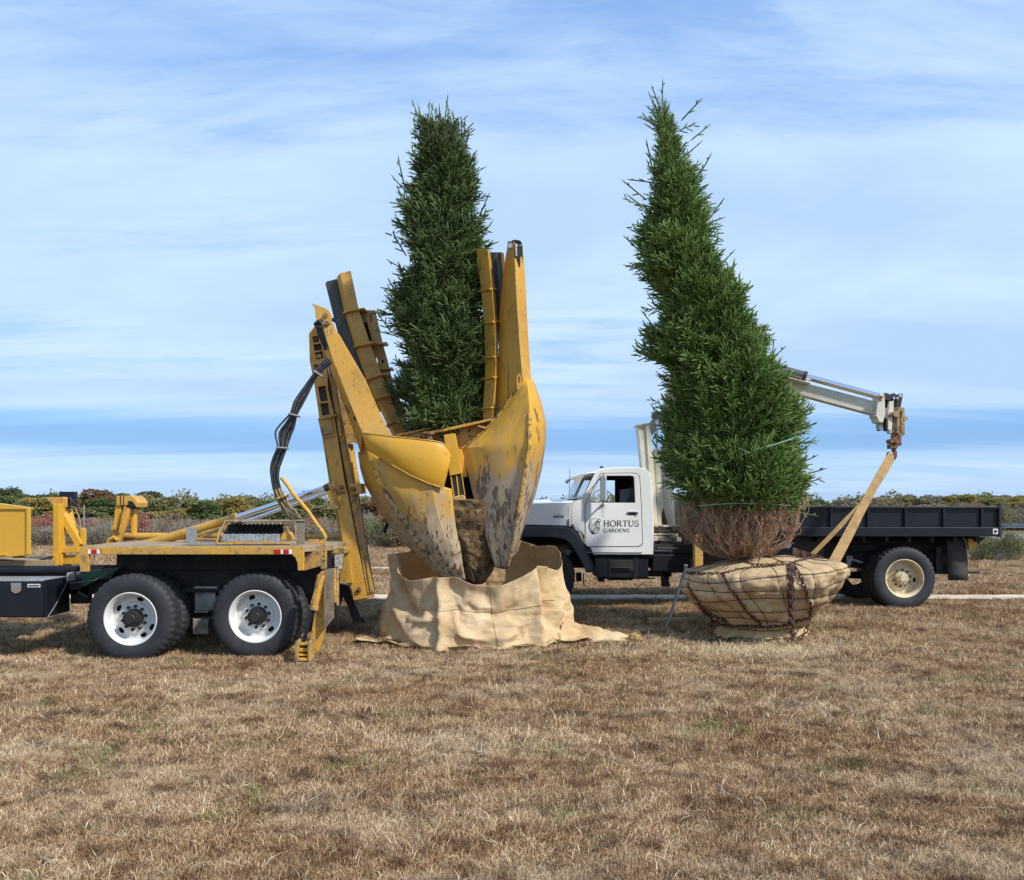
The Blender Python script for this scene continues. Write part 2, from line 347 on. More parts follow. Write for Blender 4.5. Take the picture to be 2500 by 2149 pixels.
def plate(name, outer, holes, D, dep, mat, parent, bevel=0, off=(0, 0, 0), label=None):
    """sheet cut to an outline with real holes, thickness dep, front face at distance D"""
    cu = bpy.data.curves.new('outline', 'CURVE'); cu.dimensions = '2D'; cu.fill_mode = 'BOTH'; cu.extrude = dep / 2
    for pts in [outer] + list(holes):
        s = cu.splines.new('POLY'); s.points.add(len(pts) - 1)
        for i, p in enumerate(pts): w = W(p[0], p[1], D); s.points[i].co = (w.x, w.z, 0, 1)
        s.use_cyclic_u = True
    co = bpy.data.objects.new('outline', cu); me = bpy.data.meshes.new_from_object(co)
    o0 = org(parent)
    for v in me.vertices: x, y, z = v.co; v.co = Vector((x, D + dep / 2 - z, y)) + Vector(off) - o0
    bm = bmesh.new(); bm.from_mesh(me); bmesh.ops.remove_doubles(bm, verts=bm.verts, dist=1e-5); bmesh.ops.recalc_face_normals(bm, faces=bm.faces); bm.to_mesh(me); bm.free()
    bpy.data.objects.remove(co); bpy.data.curves.remove(cu)
    me.materials.clear(); me.materials.append(mat)
    o = bpy.data.objects.new(name, me); COL.objects.link(o); o.parent = parent; WL[o.name] = o0.copy()
    if bevel: q = o.modifiers.new('bevel', 'BEVEL'); q.width = bevel; q.segments = 2; q.limit_method = 'ANGLE'; q.angle_limit = R(40)
    if label: o['label'] = label
    return o
def rrect(x0, y0, x1, y1, r, n=5):
    out = []
    for cx, cy, a in ((x1 - r, y0 + r, -90), (x1 - r, y1 - r, 0), (x0 + r, y1 - r, 90), (x0 + r, y0 + r, 180)):
        for i in range(n + 1):
            t = R(a + 90 * i / n); out.append((cx + r * math.cos(t), cy + r * math.sin(t)))
    return out
def copy_tree(o, parent=None):
    c = o.copy(); COL.objects.link(c)
    if parent is not None: c.parent = parent
    for ch in o.children: copy_tree(ch, c)
    return c
def clone(o, parent, loc):
    """copy a part and its sub-parts under another parent at a world position"""
    c = copy_tree(o, parent); c.location = Vector(loc) - org(parent); return c

# ---------------------------------------------------------------- ground
def smooth01(t): t = max(0, min(1, t)); return t * t * (3 - 2 * t)
def G(x, y):
    h = .13 * smooth01((y - 10.6) / 3.4)
    a = 1 - smooth01((y - 14.8) / 1.0)
    if a > 0: h += a * .030 * noise.noise(Vector((x * .55, y * .55, 2.2))) * (1 if y > 2 else .5)
    return h
def gnp(X, Y): return np.array([G(float(a), float(b)) for a, b in zip(X, Y)])
PATCH = (((.76, .66, .56), .45, .40, .64, .8, (1, 1.8, 1), 'mul'), ((.46, .38, .35), 1.7, .46, .70, .85, (1, 1.6, 1), 'mul'), ((.70, .57, .39), .8, .52, .66, .5, (1, 1.7, 1)), ((.40, .36, .36), 2.3, .58, .70, .9, (1, 1, 1), 'mul'),
         ((.10, .105, .035), 1.5, .66, .74, .55), ((.45, .38, .34), 6.0, .50, .64, .85, (1, 1, 1), 'mul'))
def ground_mat():
    m, n, l, b = newmat('dry_turf'); b.inputs['Roughness'].default_value = 1; b.inputs['Specular IOR Level'].default_value = .1
    g = n.new('ShaderNodeNewGeometry')
    def nz(s, st=(1, 1, 1), d=8, off=0):
        mp = n.new('ShaderNodeMapping'); mp.inputs['Scale'].default_value = st; mp.inputs['Location'].default_value = (off, off, 0)
        l.new(g.outputs['Position'], mp.inputs[0]); t = n.new('ShaderNodeTexNoise'); t.inputs['Scale'].default_value = s; t.inputs['Detail'].default_value = d
        t.inputs['Roughness'].default_value = .65; l.new(mp.outputs[0], t.inputs['Vector']); return t.outputs['Fac']
    def mix(f, lo, hi, st, a, c):
        r = n.new('ShaderNodeMapRange'); l.new(f, r.inputs[0]); r.inputs[1].default_value = lo; r.inputs[2].default_value = hi; r.inputs[4].default_value = st
        x = n.new('ShaderNodeMix'); x.data_type = 'RGBA'; l.new(r.outputs[0], x.inputs[0])
        if isinstance(a, tuple): x.inputs[6].default_value = (*a, 1)
        else: l.new(a, x.inputs[6])
        x.inputs[7].default_value = (*c, 1); return x.outputs[2]
    c = mix(nz(1.2, (1, 1, 1), 8), .40, .62, .8, (.235, .150, .078), (.36, .245, .13))
    c = mix(nz(14, (1, 1, 1), 8, 3), .50, .62, .8, c, (.10, .062, .034))
    c = mix(nz(60, (1, 1, 1), 4, 5), .55, .66, .7, c, (.42, .31, .19))
    c = mix(nz(.07, (1, 2.5, 1), 5, 9), .48, .60, .45, c, (.16, .145, .06))
    # past 45 m the field turns olive
    sp = n.new('ShaderNodeSeparateXYZ'); l.new(g.outputs['Position'], sp.inputs[0])
    r = n.new('ShaderNodeMapRange'); l.new(sp.outputs[1], r.inputs[0]); r.inputs[1].default_value = 31; r.inputs[2].default_value = 44; r.inputs[4].default_value = .75
    x = n.new('ShaderNodeMix'); x.data_type = 'RGBA'; l.new(r.outputs[0], x.inputs[0]); l.new(c, x.inputs[6]); x.inputs[7].default_value = (.14, .115, .06, 1)
    l.new(x.outputs[2], b.inputs['Base Color'])
    bp = n.new('ShaderNodeBump'); bp.inputs['Strength'].default_value = .8; bp.inputs['Distance'].default_value = .04; l.new(nz(22), bp.inputs['Height']); l.new(bp.outputs[0], b.inputs['Normal'])
    return m
GM = ground_mat()
ys = [-30, -10, 0, 2] + [3 + .25 * i for i in range(54)] + [17, 18, 20, 23, 27, 33, 40, 60, 90, 140, 220, 400, 900]
xs = [-700, -300, -120, -60, -30, -18] + [-12 + .3 * i for i in range(81)] + [18, 30, 60, 120, 300, 700]
g = B(); g.grid([[Vector((x, y, G(x, y))) for x in xs] for y in ys])
go = g.build('ground', GM, smooth=True); go['kind'] = 'structure'

PATHM = M('sandy_path', (.58, .46, .32), .95, 0, (((.38, .30, .20), 2.5, .45, .66, .8), ((.66, .60, .50), 9, .5, .66, .6), ((.26, .18, .10), 30, .60, .70, .7)), .4, 50)
def strip(name, cs, half, mat, dz=.006, seed=0):
    rows = []
    for i, (x, y, w) in enumerate(cs):
        j = noise.noise(Vector((x * 1.3, seed, 0))) * .10; k = noise.noise(Vector((x * 1.3, seed + 5, 0))) * .10
        rows.append([Vector((x, y - w / 2 + j, .13 + dz)), Vector((x, y, .13 + dz)), Vector((x, y + w / 2 + k, .13 + dz))])
    o = B().grid(rows).build(name, mat, smooth=True); o['kind'] = 'structure'; return o
strip('path', [(-40 + .5 * i, 16.2, 1.0 + .1 * math.sin(i * .7)) for i in range(180)], 0, PATHM)
strip('path', [(-40 + .5 * i, 23.1 + .012 * i, (.95 if i < 74 else max(.02, .95 - (i - 74) * .2))) for i in range(79)], 0, PATHM, .006, 3)
ROADM = M('asphalt_road', (.14, .14, .145), .9, 0, (((.22, .21, .20), 1, .4, .6, .6),), 0)
def road_y(x): return 67 - .62 * (x + 5)
def rrow(x, a, b_, z): return [Vector((x, road_y(x) + a, z)), Vector((x, road_y(x) + b_, z))]
RX = [-140 + 5 * i for i in range(56)]
o = B().grid([rrow(x, -3.5, 4.5, .136) for x in RX if road_y(x) > 20]).build('road', ROADM); o['kind'] = 'structure'
o = B().grid([rrow(x, -3.2, -2.9, .142) for x in RX if road_y(x) > 20]).build('road_marking', M('road_paint', (.6, .6, .58), .7)); o['kind'] = 'structure'
gr = thing('guard_rail', 'low grey steel guard rail running along the far road', 'guard rail', (0, road_y(0) + 5, .13))
B().grid([[Vector((x, road_y(x) + 5 + d, z)) for d, z in ((0, .50), (.05, .58), (0, .66), (.05, .74), (0, .80))] for x in RX if road_y(x) > 24]).build('rail', GREY, gr, smooth=True)
pk = None
for i in range(60):
    x = -60 + 2.0 * i
    if road_y(x) < 26 or not (-.56 < x / road_y(x) < -.05 or .30 < x / road_y(x) < .6): continue
    if pk is None:
        pk = B().box(x - .05, x + .05, road_y(x) + 5.06, road_y(x) + 5.16, .13, .82).build('post', GREY, gr); px0 = x
    else:
        c = pk.copy(); COL.objects.link(c); c.parent = gr; c.location = pk.location + Vector((x - px0, road_y(x) - road_y(px0), 0))

# ---------------------------------------------------------------- scatter (geometry nodes)
def proto(name, v, f, r, mat):
    me = bpy.data.meshes.new(name)
    me.from_pydata(v.tolist() if hasattr(v, 'tolist') else v, [], f.tolist() if hasattr(f, 'tolist') else f)
    a = me.attributes.new('r', 'FLOAT', 'POINT'); a.data.foreach_set('value', np.asarray(r, 'f')); me.materials.append(mat)
    return bpy.data.objects.new(name, me)
def scatter(name, P, rot, scl, idx, protos, parent=None, mat=None):
    n = len(P); me = bpy.data.meshes.new(name); me.vertices.add(n)
    o0 = org(parent); P = np.asarray(P, 'f') - np.array(o0, 'f')
    me.vertices.foreach_set('co', np.ascontiguousarray(P, 'f').ravel())
    for nm, ty, key, d in (('rot', 'FLOAT_VECTOR', 'vector', rot), ('scl', 'FLOAT', 'value', scl), ('idx', 'INT', 'value', idx)):
        a = me.attributes.new(nm, ty, 'POINT'); a.data.foreach_set(key, np.asarray(d, 'i' if ty == 'INT' else 'f').ravel())
    o = bpy.data.objects.new(name, me); COL.objects.link(o)
    if parent: o.parent = parent
    WL[o.name] = o0.copy()
    ng = bpy.data.node_groups.new(name, 'GeometryNodeTree')
    ng.interface.new_socket('Geometry', in_out='INPUT', socket_type='NodeSocketGeometry'); ng.interface.new_socket('Geometry', in_out='OUTPUT', socket_type='NodeSocketGeometry')
    N = ng.nodes; L = ng.links; gi = N.new('NodeGroupInput'); go_ = N.new('NodeGroupOutput'); jn = N.new('GeometryNodeJoinGeometry')
    def named(nm, dt): q = N.new('GeometryNodeInputNamedAttribute'); q.data_type = dt; q.inputs[0].default_value = nm; return q.outputs[0]
    rt = named('rot', 'FLOAT_VECTOR'); er = N.new('FunctionNodeEulerToRotation'); L.new(rt, er.inputs[0]); sc_ = named('scl', 'FLOAT'); ix = named('idx', 'INT')
    for k, p in enumerate(protos):
        oi = N.new('GeometryNodeObjectInfo'); oi.inputs['Object'].default_value = p
        cp = N.new('FunctionNodeCompare'); cp.data_type = 'INT'; cp.operation = 'EQUAL'; L.new(ix, cp.inputs[2]); cp.inputs[3].default_value = k
        ip = N.new('GeometryNodeInstanceOnPoints'); L.new(gi.outputs[0], ip.inputs['Points']); L.new(cp.outputs[0], ip.inputs['Selection'])
        L.new(oi.outputs['Geometry'], ip.inputs['Instance']); L.new(er.outputs[0], ip.inputs['Rotation']); L.new(sc_, ip.inputs['Scale']); L.new(ip.outputs[0], jn.inputs[0])
    L.new(jn.outputs[0], go_.inputs[0]); md = o.modifiers.new('scatter', 'NODES'); md.node_group = ng
    return o

# ---------------------------------------------------------------- grass
GRM = vmat('dry_grass', [(.20, .10, .048), (.44, .27, .135), (.69, .505, .29), (.95, .83, .60)], .9, PATCH, .25)
STRAWM = vmat('straw_blades', [(.62, .48, .28), (.88, .76, .54)], .85)
GREENM = vmat('green_grass', [(.08, .12, .03), (.20, .22, .07), (.42, .32, .16)], .8)
def clump(seed, nb, rad, hmin, hmax, w, lean):
    rg = np.random.RandomState(seed); V = []; F = []; Rr = []
    for i in range(nb):
        a = rg.uniform(0, 2 * math.pi); d = rad * math.sqrt(rg.rand()); x, y = d * math.cos(a), d * math.sin(a)
        h = rg.uniform(hmin, hmax); t = rg.uniform(0, 2 * math.pi); ln = rg.uniform(.15, lean) * h
        dx, dy = math.cos(t) * ln, math.sin(t) * ln; f = rg.uniform(0, math.pi); sx, sy = math.cos(f) * w / 2, math.sin(f) * w / 2
        k = len(V); c = rg.rand()
        V += [(x - sx, y - sy, -.01), (x + sx, y + sy, -.01), (x + dx * .35 - sx * .8, y + dy * .35 - sy * .8, h * .6), (x + dx * .35 + sx * .8, y + dy * .35 + sy * .8, h * .6), (x + dx, y + dy, h * rg.uniform(.75, 1.0))]
        F += [(k, k + 1, k + 3, k + 2), (k + 2, k + 3, k + 4)]; Rr += [c] * 5
    return V, F, Rr
GP = [proto('grass_clump', *clump(k, 46, .085, .022, .058, .0048, 1.4), GRM) for k in range(6)]
GP += [proto('grass_clump', *clump(20 + k, 34, .10, .015, .060, .0045, 2.3), GRM) for k in range(3)]
GP += [proto('straw_clump', *clump(40 + k, 9, .12, .015, .060, .0045, 2.6), STRAWM) for k in range(2)]
GP += [proto('green_clump', *clump(60, 26, .09, .02, .055, .0050, 1.4), GREENM)]
rg = np.random.RandomState(11)
def field(n, y0, y1, xm):
    y = np.sqrt(rg.uniform(y0 * y0, y1 * y1, n * 2)); x = rg.uniform(-1, 1, n * 2) * (y * .60 + xm)
    return x[:n], y[:n]
XX = []; YY = []; SS = []
for n, a, b_, s0, s1 in ((17500, 3.7, 6.5, .7, 1.05), (20500, 6.5, 10.5, .85, 1.25), (18500, 10.5, 15.7, .9, 1.4), (17000, 16.7, 22.6, 1.3, 2.0), (16000, 23.9, 38, 1.8, 3.0)):
    x, y = field(n, a, b_, 2.3); XX.append(x); YY.append(y); SS.append(rg.uniform(s0, s1, n))
# tall fringe in front of the flatbed's wheels
n = 900; XX.append(rg.uniform(-1.0, 11, n)); YY.append(rg.uniform(13.55, 14.12, n)); SS.append(rg.uniform(1.3, 1.9, n))
X = np.concatenate(XX); Y = np.concatenate(YY); S = np.concatenate(SS); n = len(X)
nzv = np.array([noise.noise(Vector((a * 1.5 + 40, b_ * 1.9, 3))) for a, b_ in zip(X, Y)])
nz2 = np.array([noise.noise(Vector((a * .8 + 9, b_ * .8, 8))) for a, b_ in zip(X, Y)])
idx = rg.randint(0, 6, n); u = rg.rand(n)
idx = np.where((nz2 > .05) & (u < .6), rg.randint(6, 9, n), idx); idx = np.where((u > .94) & (Y < 13), rg.randint(9, 11, n), idx)
idx = np.where((nzv > .40) & (rg.rand(n) < .55) & (Y < 14), 11, idx)
S = S * (1 + .35 * nz2) * np.where(idx == 11, .9, 1)
Zg = gnp(X, Y)
tilt = rg.uniform(-.25, .25, (n, 2)); rot = np.stack([tilt[:, 0], tilt[:, 1], rg.uniform(0, 6.28, n)], 1)
gs = scatter('grass', np.stack([X, Y, Zg], 1), rot, S, idx, GP); gs['kind'] = 'stuff'
tag(gs, 'short dry brown grass with straw and a few green tufts covering the field', 'grass')
# loose hay round the wrapped ball
n = 1500; a = rg.uniform(0, 6.28, n); d = np.abs(rg.normal(0, .75, n)); X = 3.1 + d * np.cos(a) * 1.7; Y = 11.0 + d * np.sin(a) * .55
hs = scatter('loose_straw', np.stack([X, Y, gnp(X, Y) + .02], 1), np.stack([rg.uniform(-.5, .5, n), rg.uniform(-.5, .5, n), rg.uniform(0, 6, n)], 1), rg.uniform(.5, .9, n), rg.randint(9, 11, n), GP)
hs['kind'] = 'stuff'; tag(hs, 'scattered pale straw lying in the grass round the wrapped root ball', 'straw')

# ---------------------------------------------------------------- foliage of far trees and brush
def zone(px):
    for lim, s in ((70, 'above the yellow cabinet'), (125, 'between the cabinet and the first stand'), (200, 'behind the first yellow stand'), (280, 'between the two yellow stands'), (345, 'behind the second yellow stand'), (460, 'above the yellow cylinder barrel'), (560, 'left of the valve box'), (680, 'behind the valve box and chrome rod'), (760, 'behind the black hoses'), (870, 'behind the foot of the mast'), (1050, 'between the mast and the left blade'), (1700, 'behind the white cab'), (2010, 'just right of the wrapped spruce'), (2130, 'behind the lifting strap'), (2230, 'above the middle of the black bed'), (2340, 'above the rear wheel of the black bed'), (2440, 'above the tail of the black bed'), (2480, 'just past the tail of the black bed')):
        if px < lim: return s
    return 'at the right end past the truck'
def leafcloud(seed, lobes, nleaf, size, gap=0.0):
    """small leaf faces spread through lumpy lobes (centre, radii); returns verts, quads, r"""
    rg = np.random.RandomState(seed); V = np.zeros((nleaf * 4, 3), 'f'); Rr = np.zeros(nleaf * 4, 'f')
    lob = np.array([list(c) + list(r) for c, r in lobes]); wts = (lob[:, 3] * lob[:, 4] * lob[:, 5]) ** .66; wts /= wts.sum()
    k = rg.choice(len(lob), nleaf, p=wts); d = rg.normal(size=(nleaf, 3)); d /= np.linalg.norm(d, axis=1)[:, None]
    rad = rg.uniform(.45, 1.0, nleaf) ** .5 * (1 + .10 * rg.normal(size=nleaf))
    c = lob[k, :3] + d * lob[k, 3:] * rad[:, None]
    a = rg.normal(size=(nleaf, 3)); a /= np.linalg.norm(a, axis=1)[:, None]; b_ = np.cross(a, rg.normal(size=(nleaf, 3))); b_ /= np.linalg.norm(b_, axis=1)[:, None]
    s = size * rg.uniform(.5, 1.3, nleaf)[:, None]
    for j, (p, q) in enumerate(((-1, -.6), (1, -.6), (.8, .7), (-.8, .6))): V[j::4] = c + a * s * p + b_ * s * q
    base = rg.rand(len(lob))[k] * .55 + rg.rand(nleaf) * .45
    for j in range(4): Rr[j::4] = base
    F = np.arange(nleaf * 4).reshape(-1, 4)
    return V, F, Rr
def meshof(name, V, F, Rr, mat):
    me = bpy.data.meshes.new(name); me.from_pydata(V.tolist(), [], F.tolist()); a = me.attributes.new('r', 'FLOAT', 'POINT')
    a.data.foreach_set('value', Rr); me.materials.append(mat); return me
FOL = {k: vmat('leaf_' + k, c, .85, None, .35) for k, c in {
 'green': [(.085, .115, .04), (.19, .225, .08)], 'dark': [(.05, .07, .035), (.12, .145, .065)], 'olive': [(.15, .145, .065), (.31, .28, .12)],
 'yellow': [(.24, .20, .06), (.44, .34, .10)], 'gold': [(.34, .20, .05), (.56, .33, .08)], 'rust': [(.15, .085, .045), (.30, .16, .075)],
 'grey': [(.20, .18, .14), (.34, .31, .24)], 'red': [(.22, .06, .05), (.42, .15, .12)], 'brown': [(.17, .12, .075), (.35, .25, .16)]}.items()}
BARK = M('bark', (.12, .10, .08), .9, 0, (((.06, .05, .04), 8, .4, .6, .8),), .3, 30)
KINDS_TREE = {}
def tree_mesh(kind, k):
    key = (kind, k)
    if key in KINDS_TREE: return KINDS_TREE[key]
    rg = random.Random(100 + hash((k, len(kind))) % 1000 + sum(map(ord, kind))); lobes = []
    for i in range(15):                       # unit tree 4 m tall
        a = rg.uniform(0, 6.28); t = rg.uniform(0, 1); z = .55 + 2.7 * t; rr = (1.35 - .75 * t) * rg.uniform(.3, 1)
        lobes.append(((rr * math.cos(a), rr * math.sin(a), z), (rg.uniform(.45, .85), rg.uniform(.45, .85), rg.uniform(.35, .7))))
    cm = meshof('crown', *leafcloud(k + 50, lobes, 6500, .085), FOL[kind])
    b = B(); pts = [Vector((0, 0, 0)), Vector((.05, .02, 1)), Vector((-.03, .05, 2)), Vector((.05, 0, 3.2))]
    b.tube(pts, [.11, .09, .06, .02], 6)
    for i in range(7):
        a = rg.uniform(0, 6.28); z = rg.uniform(.8, 2.4); q = Vector((math.cos(a) * 1.0, math.sin(a) * 1.0, z + rg.uniform(.5, 1.1)))
        b.tube([Vector((0, 0, z)), Vector((q.x * .5, q.y * .5, z + .35)), q], [.05, .03, .01], 4)
    tm = bpy.data.meshes.new('trunk'); tm.from_pydata([tuple(v) for v in b.v], [], b.f); tm.materials.append(BARK)
    KINDS_TREE[key] = (cm, tm); return cm, tm
def far_tree(kind, k, x, y, h, wid, label, group):
    cm, tm = tree_mesh(kind, k)
    t = thing('tree', label, 'tree', (x, y, .1), group); t.rotation_euler = (0, 0, rnd.uniform(0, 6.28)); t.scale = (wid * .36, wid * .36, h / 3.95)
    for nm, me in (('crown', cm), ('trunk', tm)):
        o = bpy.data.objects.new(nm, me); COL.objects.link(o); o.parent = t
def top_h(py, D): return CH + (HY - py) / FP * D - .1
DESC = {'green': 'mid green bushy tree', 'dark': 'dark green dense tree', 'olive': 'olive green tree turning yellow', 'yellow': 'yellow green autumn tree', 'gold': 'golden orange autumn tree', 'rust': 'rusty brown leafed tree', 'grey': 'grey half-bare tree'}
# left side: px, top py, distance, kind, width in px
ltop = [(-30, 1180), (15, 1176), (50, 1190), (90, 1200), (130, 1195), (170, 1208), (240, 1187), (300, 1202), (345, 1203), (372, 1192), (410, 1205), (470, 1208), (520, 1206), (580, 1203), (640, 1210), (700, 1206), (760, 1208), (820, 1210), (870, 1213), (930, 1214), (985, 1216)]
kl = ['dark', 'dark', 'green', 'green', 'dark', 'olive', 'rust', 'green', 'yellow', 'dark', 'olive', 'green', 'yellow', 'olive', 'green', 'olive', 'green', 'green', 'olive', 'gold', 'green']
for i, ((px, py), kd) in enumerate(zip(ltop, kl)):
    D = 78 + rnd.uniform(-4, 14) if i != 6 else 66
    p = W(px, py, D); D_ = D
    far_tree(kd, i % 3, p.x, D_, top_h(py, D), 3.3 if kd != 'rust' else 2.9, DESC[kd] + (' standing tall between the two yellow stands' if kd == 'rust' else ' topping the woods ' + zone(px)), 'trees behind the yellow truck')
for i in range(66):                           # nearer, lower and mixed rows in front of the woods
    px = -60 + i * 17 + rnd.uniform(-10, 10); D = rnd.uniform(56, 74); py = rnd.uniform(1205, 1238); kd = rnd.choice(['olive', 'green', 'yellow', 'olive', 'olive', 'yellow', 'green', 'gold', 'rust', 'olive'])
    if 380 < px < 520 and kd == 'rust': kd = 'yellow'
    p = W(px, py, D); far_tree(kd, i % 3, p.x, D, top_h(py, D), rnd.uniform(2.4, 3.4), DESC[kd] + ' lower ' + zone(px), 'low trees behind the yellow truck')
for i in range(34):
    px = 1930 + i * 19 + rnd.uniform(-9, 9); D = rnd.uniform(92, 112); py = 1216 - 10 * smooth01((px - 1950) / 500) + rnd.uniform(-6, 7); kd = rnd.choice(['olive', 'green', 'grey', 'olive', 'grey', 'yellow', 'olive'])
    if px < 2060: kd = rnd.choice(['green', 'olive'])
    p = W(px, py, D); far_tree(kd, i % 3, p.x, D, top_h(py, D), rnd.uniform(3.2, 4.4), DESC[kd] + ' in the treeline ' + zone(px), 'trees behind the black truck bed')
for i, (px, py, kd) in enumerate([(2300, 1232, 'gold'), (2465, 1248, 'gold'), (2500, 1240, 'olive'), (2440, 1236, 'grey'), (2250, 1230, 'grey'), (2540, 1240, 'rust'), (2410, 1230, 'olive'), (2360, 1228, 'olive'), (2485, 1262, 'rust'), (2520, 1255, 'olive')]):
    D = 60 + i; p = W(px, py, D); far_tree(kd, i % 3, p.x, D, top_h(py, D), 2.3 if kd == 'gold' else 3.2, DESC[kd] + (' beside the tail end of the black truck bed' if i == 1 else ' low in the woods ' + zone(px)), 'low trees behind the black truck bed')
for i in range(12):                            # gap between the two machines and behind the cab
    px = 1010 + i * 60; D = rnd.uniform(84, 100); p = W(px, 1216, D); far_tree(rnd.choice(['green', 'olive']), i % 3, p.x, D, top_h(1219, D), 3.6, 'green tree in the treeline between the blades and the wrapped spruce', 'trees behind the white cab')
# far wood closing the gaps
wl_ = []
for i in range(170):
    x = -95 + i * 1.35; y = 125 + rnd.uniform(-4, 6) + (0 if x < 0 else 10); wl_.append(((x, y, rnd.uniform(.8, 2.0)), (1.9, 1.5, rnd.uniform(1.2, 2.0) + (.5 if i % 11 == 3 else 0))))
wo_ = bpy.data.objects.new('far_wood', meshof('far_wood', *leafcloud(5, wl_, 60000, .15), FOL['olive'])); COL.objects.link(wo_); wo_['kind'] = 'stuff'
tag(wo_, 'low far wood closing the horizon behind the treeline', 'wood')

# brush: twiggy shrubs, brown grey with red ones
def shrub_meshes(kind, k, fkind, nleaf=900, tw=70):
    rg = random.Random(k * 31 + 5); b = B()
    for i in range(tw):
        a = rg.uniform(0, 6.28); s = rg.uniform(.1, .75); h = rg.uniform(.5, 1.08)
        p0 = Vector((math.cos(a) * s * .25, math.sin(a) * s * .25, 0)); p1 = Vector((math.cos(a) * s * .6, math.sin(a) * s * .6, h * .55)); p2 = Vector((math.cos(a) * s + rg.uniform(-.1, .1), math.sin(a) * s, h))
        b.tube([p0, p1, p2], [.012, .009, .004], 3, False)
    tm = bpy.data.meshes.new('stems'); tm.from_pydata([tuple(v) for v in b.v], [], b.f); tm.materials.append(M('twig_grey', (.25, .195, .14), .9))
    lobes = [((rg.uniform(-.5, .5), rg.uniform(-.5, .5), rg.uniform(.3, .8)), (.34, .34, .28)) for _ in range(8)]
    return meshof('foliage', *leafcloud(k + 9, lobes, nleaf, .026), FOL[fkind]), tm
SH = {}
for kd, fk, nl in (('brown', 'brown', 2200), ('grey', 'grey', 1700), ('red', 'red', 1300), ('green', 'green', 1500), ('olive', 'olive', 1500)):
    for k in range(2): SH[(kd, k)] = shrub_meshes(kd, k + ord(kd[0]), fk, nl)
SD = {'brown': 'brown twiggy shrub', 'grey': 'grey bare twiggy shrub', 'red': 'red leafed autumn shrub', 'green': 'green leafy shrub', 'olive': 'olive green shrub'}
def shrub(kd, k, px, D, h, w, where, group):
    x = (px - CX) / FP * D; t = thing('shrub', SD[kd] + ' ' + where, 'shrub', (x, D, .11), group); t.scale = (w, w, h); t.rotation_euler = (0, 0, rnd.uniform(0, 6))
    for nm, me in zip(('foliage', 'stems'), SH[(kd, k % 2)]):
        o = bpy.data.objects.new(nm, me); COL.objects.link(o); o.parent = t
for i in range(64):
    px = -60 + i * 18 + rnd.uniform(-9, 9); D = rnd.uniform(34.5, 41); kd = rnd.choice(['brown', 'grey', 'brown', 'grey', 'grey', 'brown', 'olive'])
    shrub(kd, i, px, D, rnd.uniform(.75, 1.12), rnd.uniform(.8, 1.15), zone(px), 'brush behind the yellow truck')
for px, kd, h, D in ((130, 'red', 1.3, 39), (110, 'red', 1.2, 40), (350, 'red', 1.35, 36), (235, 'red', 1.1, 40), (430, 'brown', 1.3, 39), (770, 'red', 1.2, 38), (930, 'green', 1.15, 34), (900, 'grey', 1.4, 36), (965, 'red', 1.75, 34.5), (985, 'red', 1.5, 34.2), (948, 'brown', 1.0, 34), (640, 'olive', 1.1, 38), (560, 'grey', 1.2, 40), (60, 'green', 1.5, 42), (-10, 'green', 1.6, 42)):
    shrub(kd, int(px), px, D, h, 1.05, 'taller in the brush ' + zone(px), 'brush behind the yellow truck')
for i in range(46):
    px = -60 + i * 24 + rnd.uniform(-9, 9); D = rnd.uniform(43, 54); kd = rnd.choice(['brown', 'olive', 'grey', 'brown', 'olive', 'grey', 'brown'])
    shrub(kd, i, px, D, rnd.uniform(.7, 1.02), rnd.uniform(1.2, 1.9), 'further back ' + zone(px), 'far brush behind the yellow truck')
for px, kd, h, w, D in ((2400, 'green', .85, .55, 26.5), (2430, 'olive', .75, .5, 27), (2462, 'green', .95, .5, 26), (2478, 'olive', .85, .35, 26.2), (2385, 'olive', .45, .5, 27.5), (2510, 'grey', .5, .6, 28), (2448, 'grey', .4, .5, 26)):
    shrub(kd, int(px), px, D, h, w, 'growing on the field ' + zone(px + 30), 'shrubs past the truck tail')
for i in range(26):
    px = 1900 + i * 27; D = rnd.uniform(56, 60); shrub(rnd.choice(['brown', 'brown', 'grey', 'olive']), i, px, D, rnd.uniform(1.3, 2.0), 1.5, 'along the far road ' + zone(px), 'brush along the far road')
for px, D, top, lab in ((204, 36, 1233, 'thin grey metal stake standing in the brush behind the left truck stand'), (793, 48, 1256, 'thin pale marker post in the brush left of the mast'), (2462, 50, 1293, 'short grey post by the far road at the right')):
    p = W(px, top, D); tag(B().tube([(p.x, D, .1), (p.x + .02, D, p.z)], .028, 6).build('marker_post', GREY), lab, 'post')
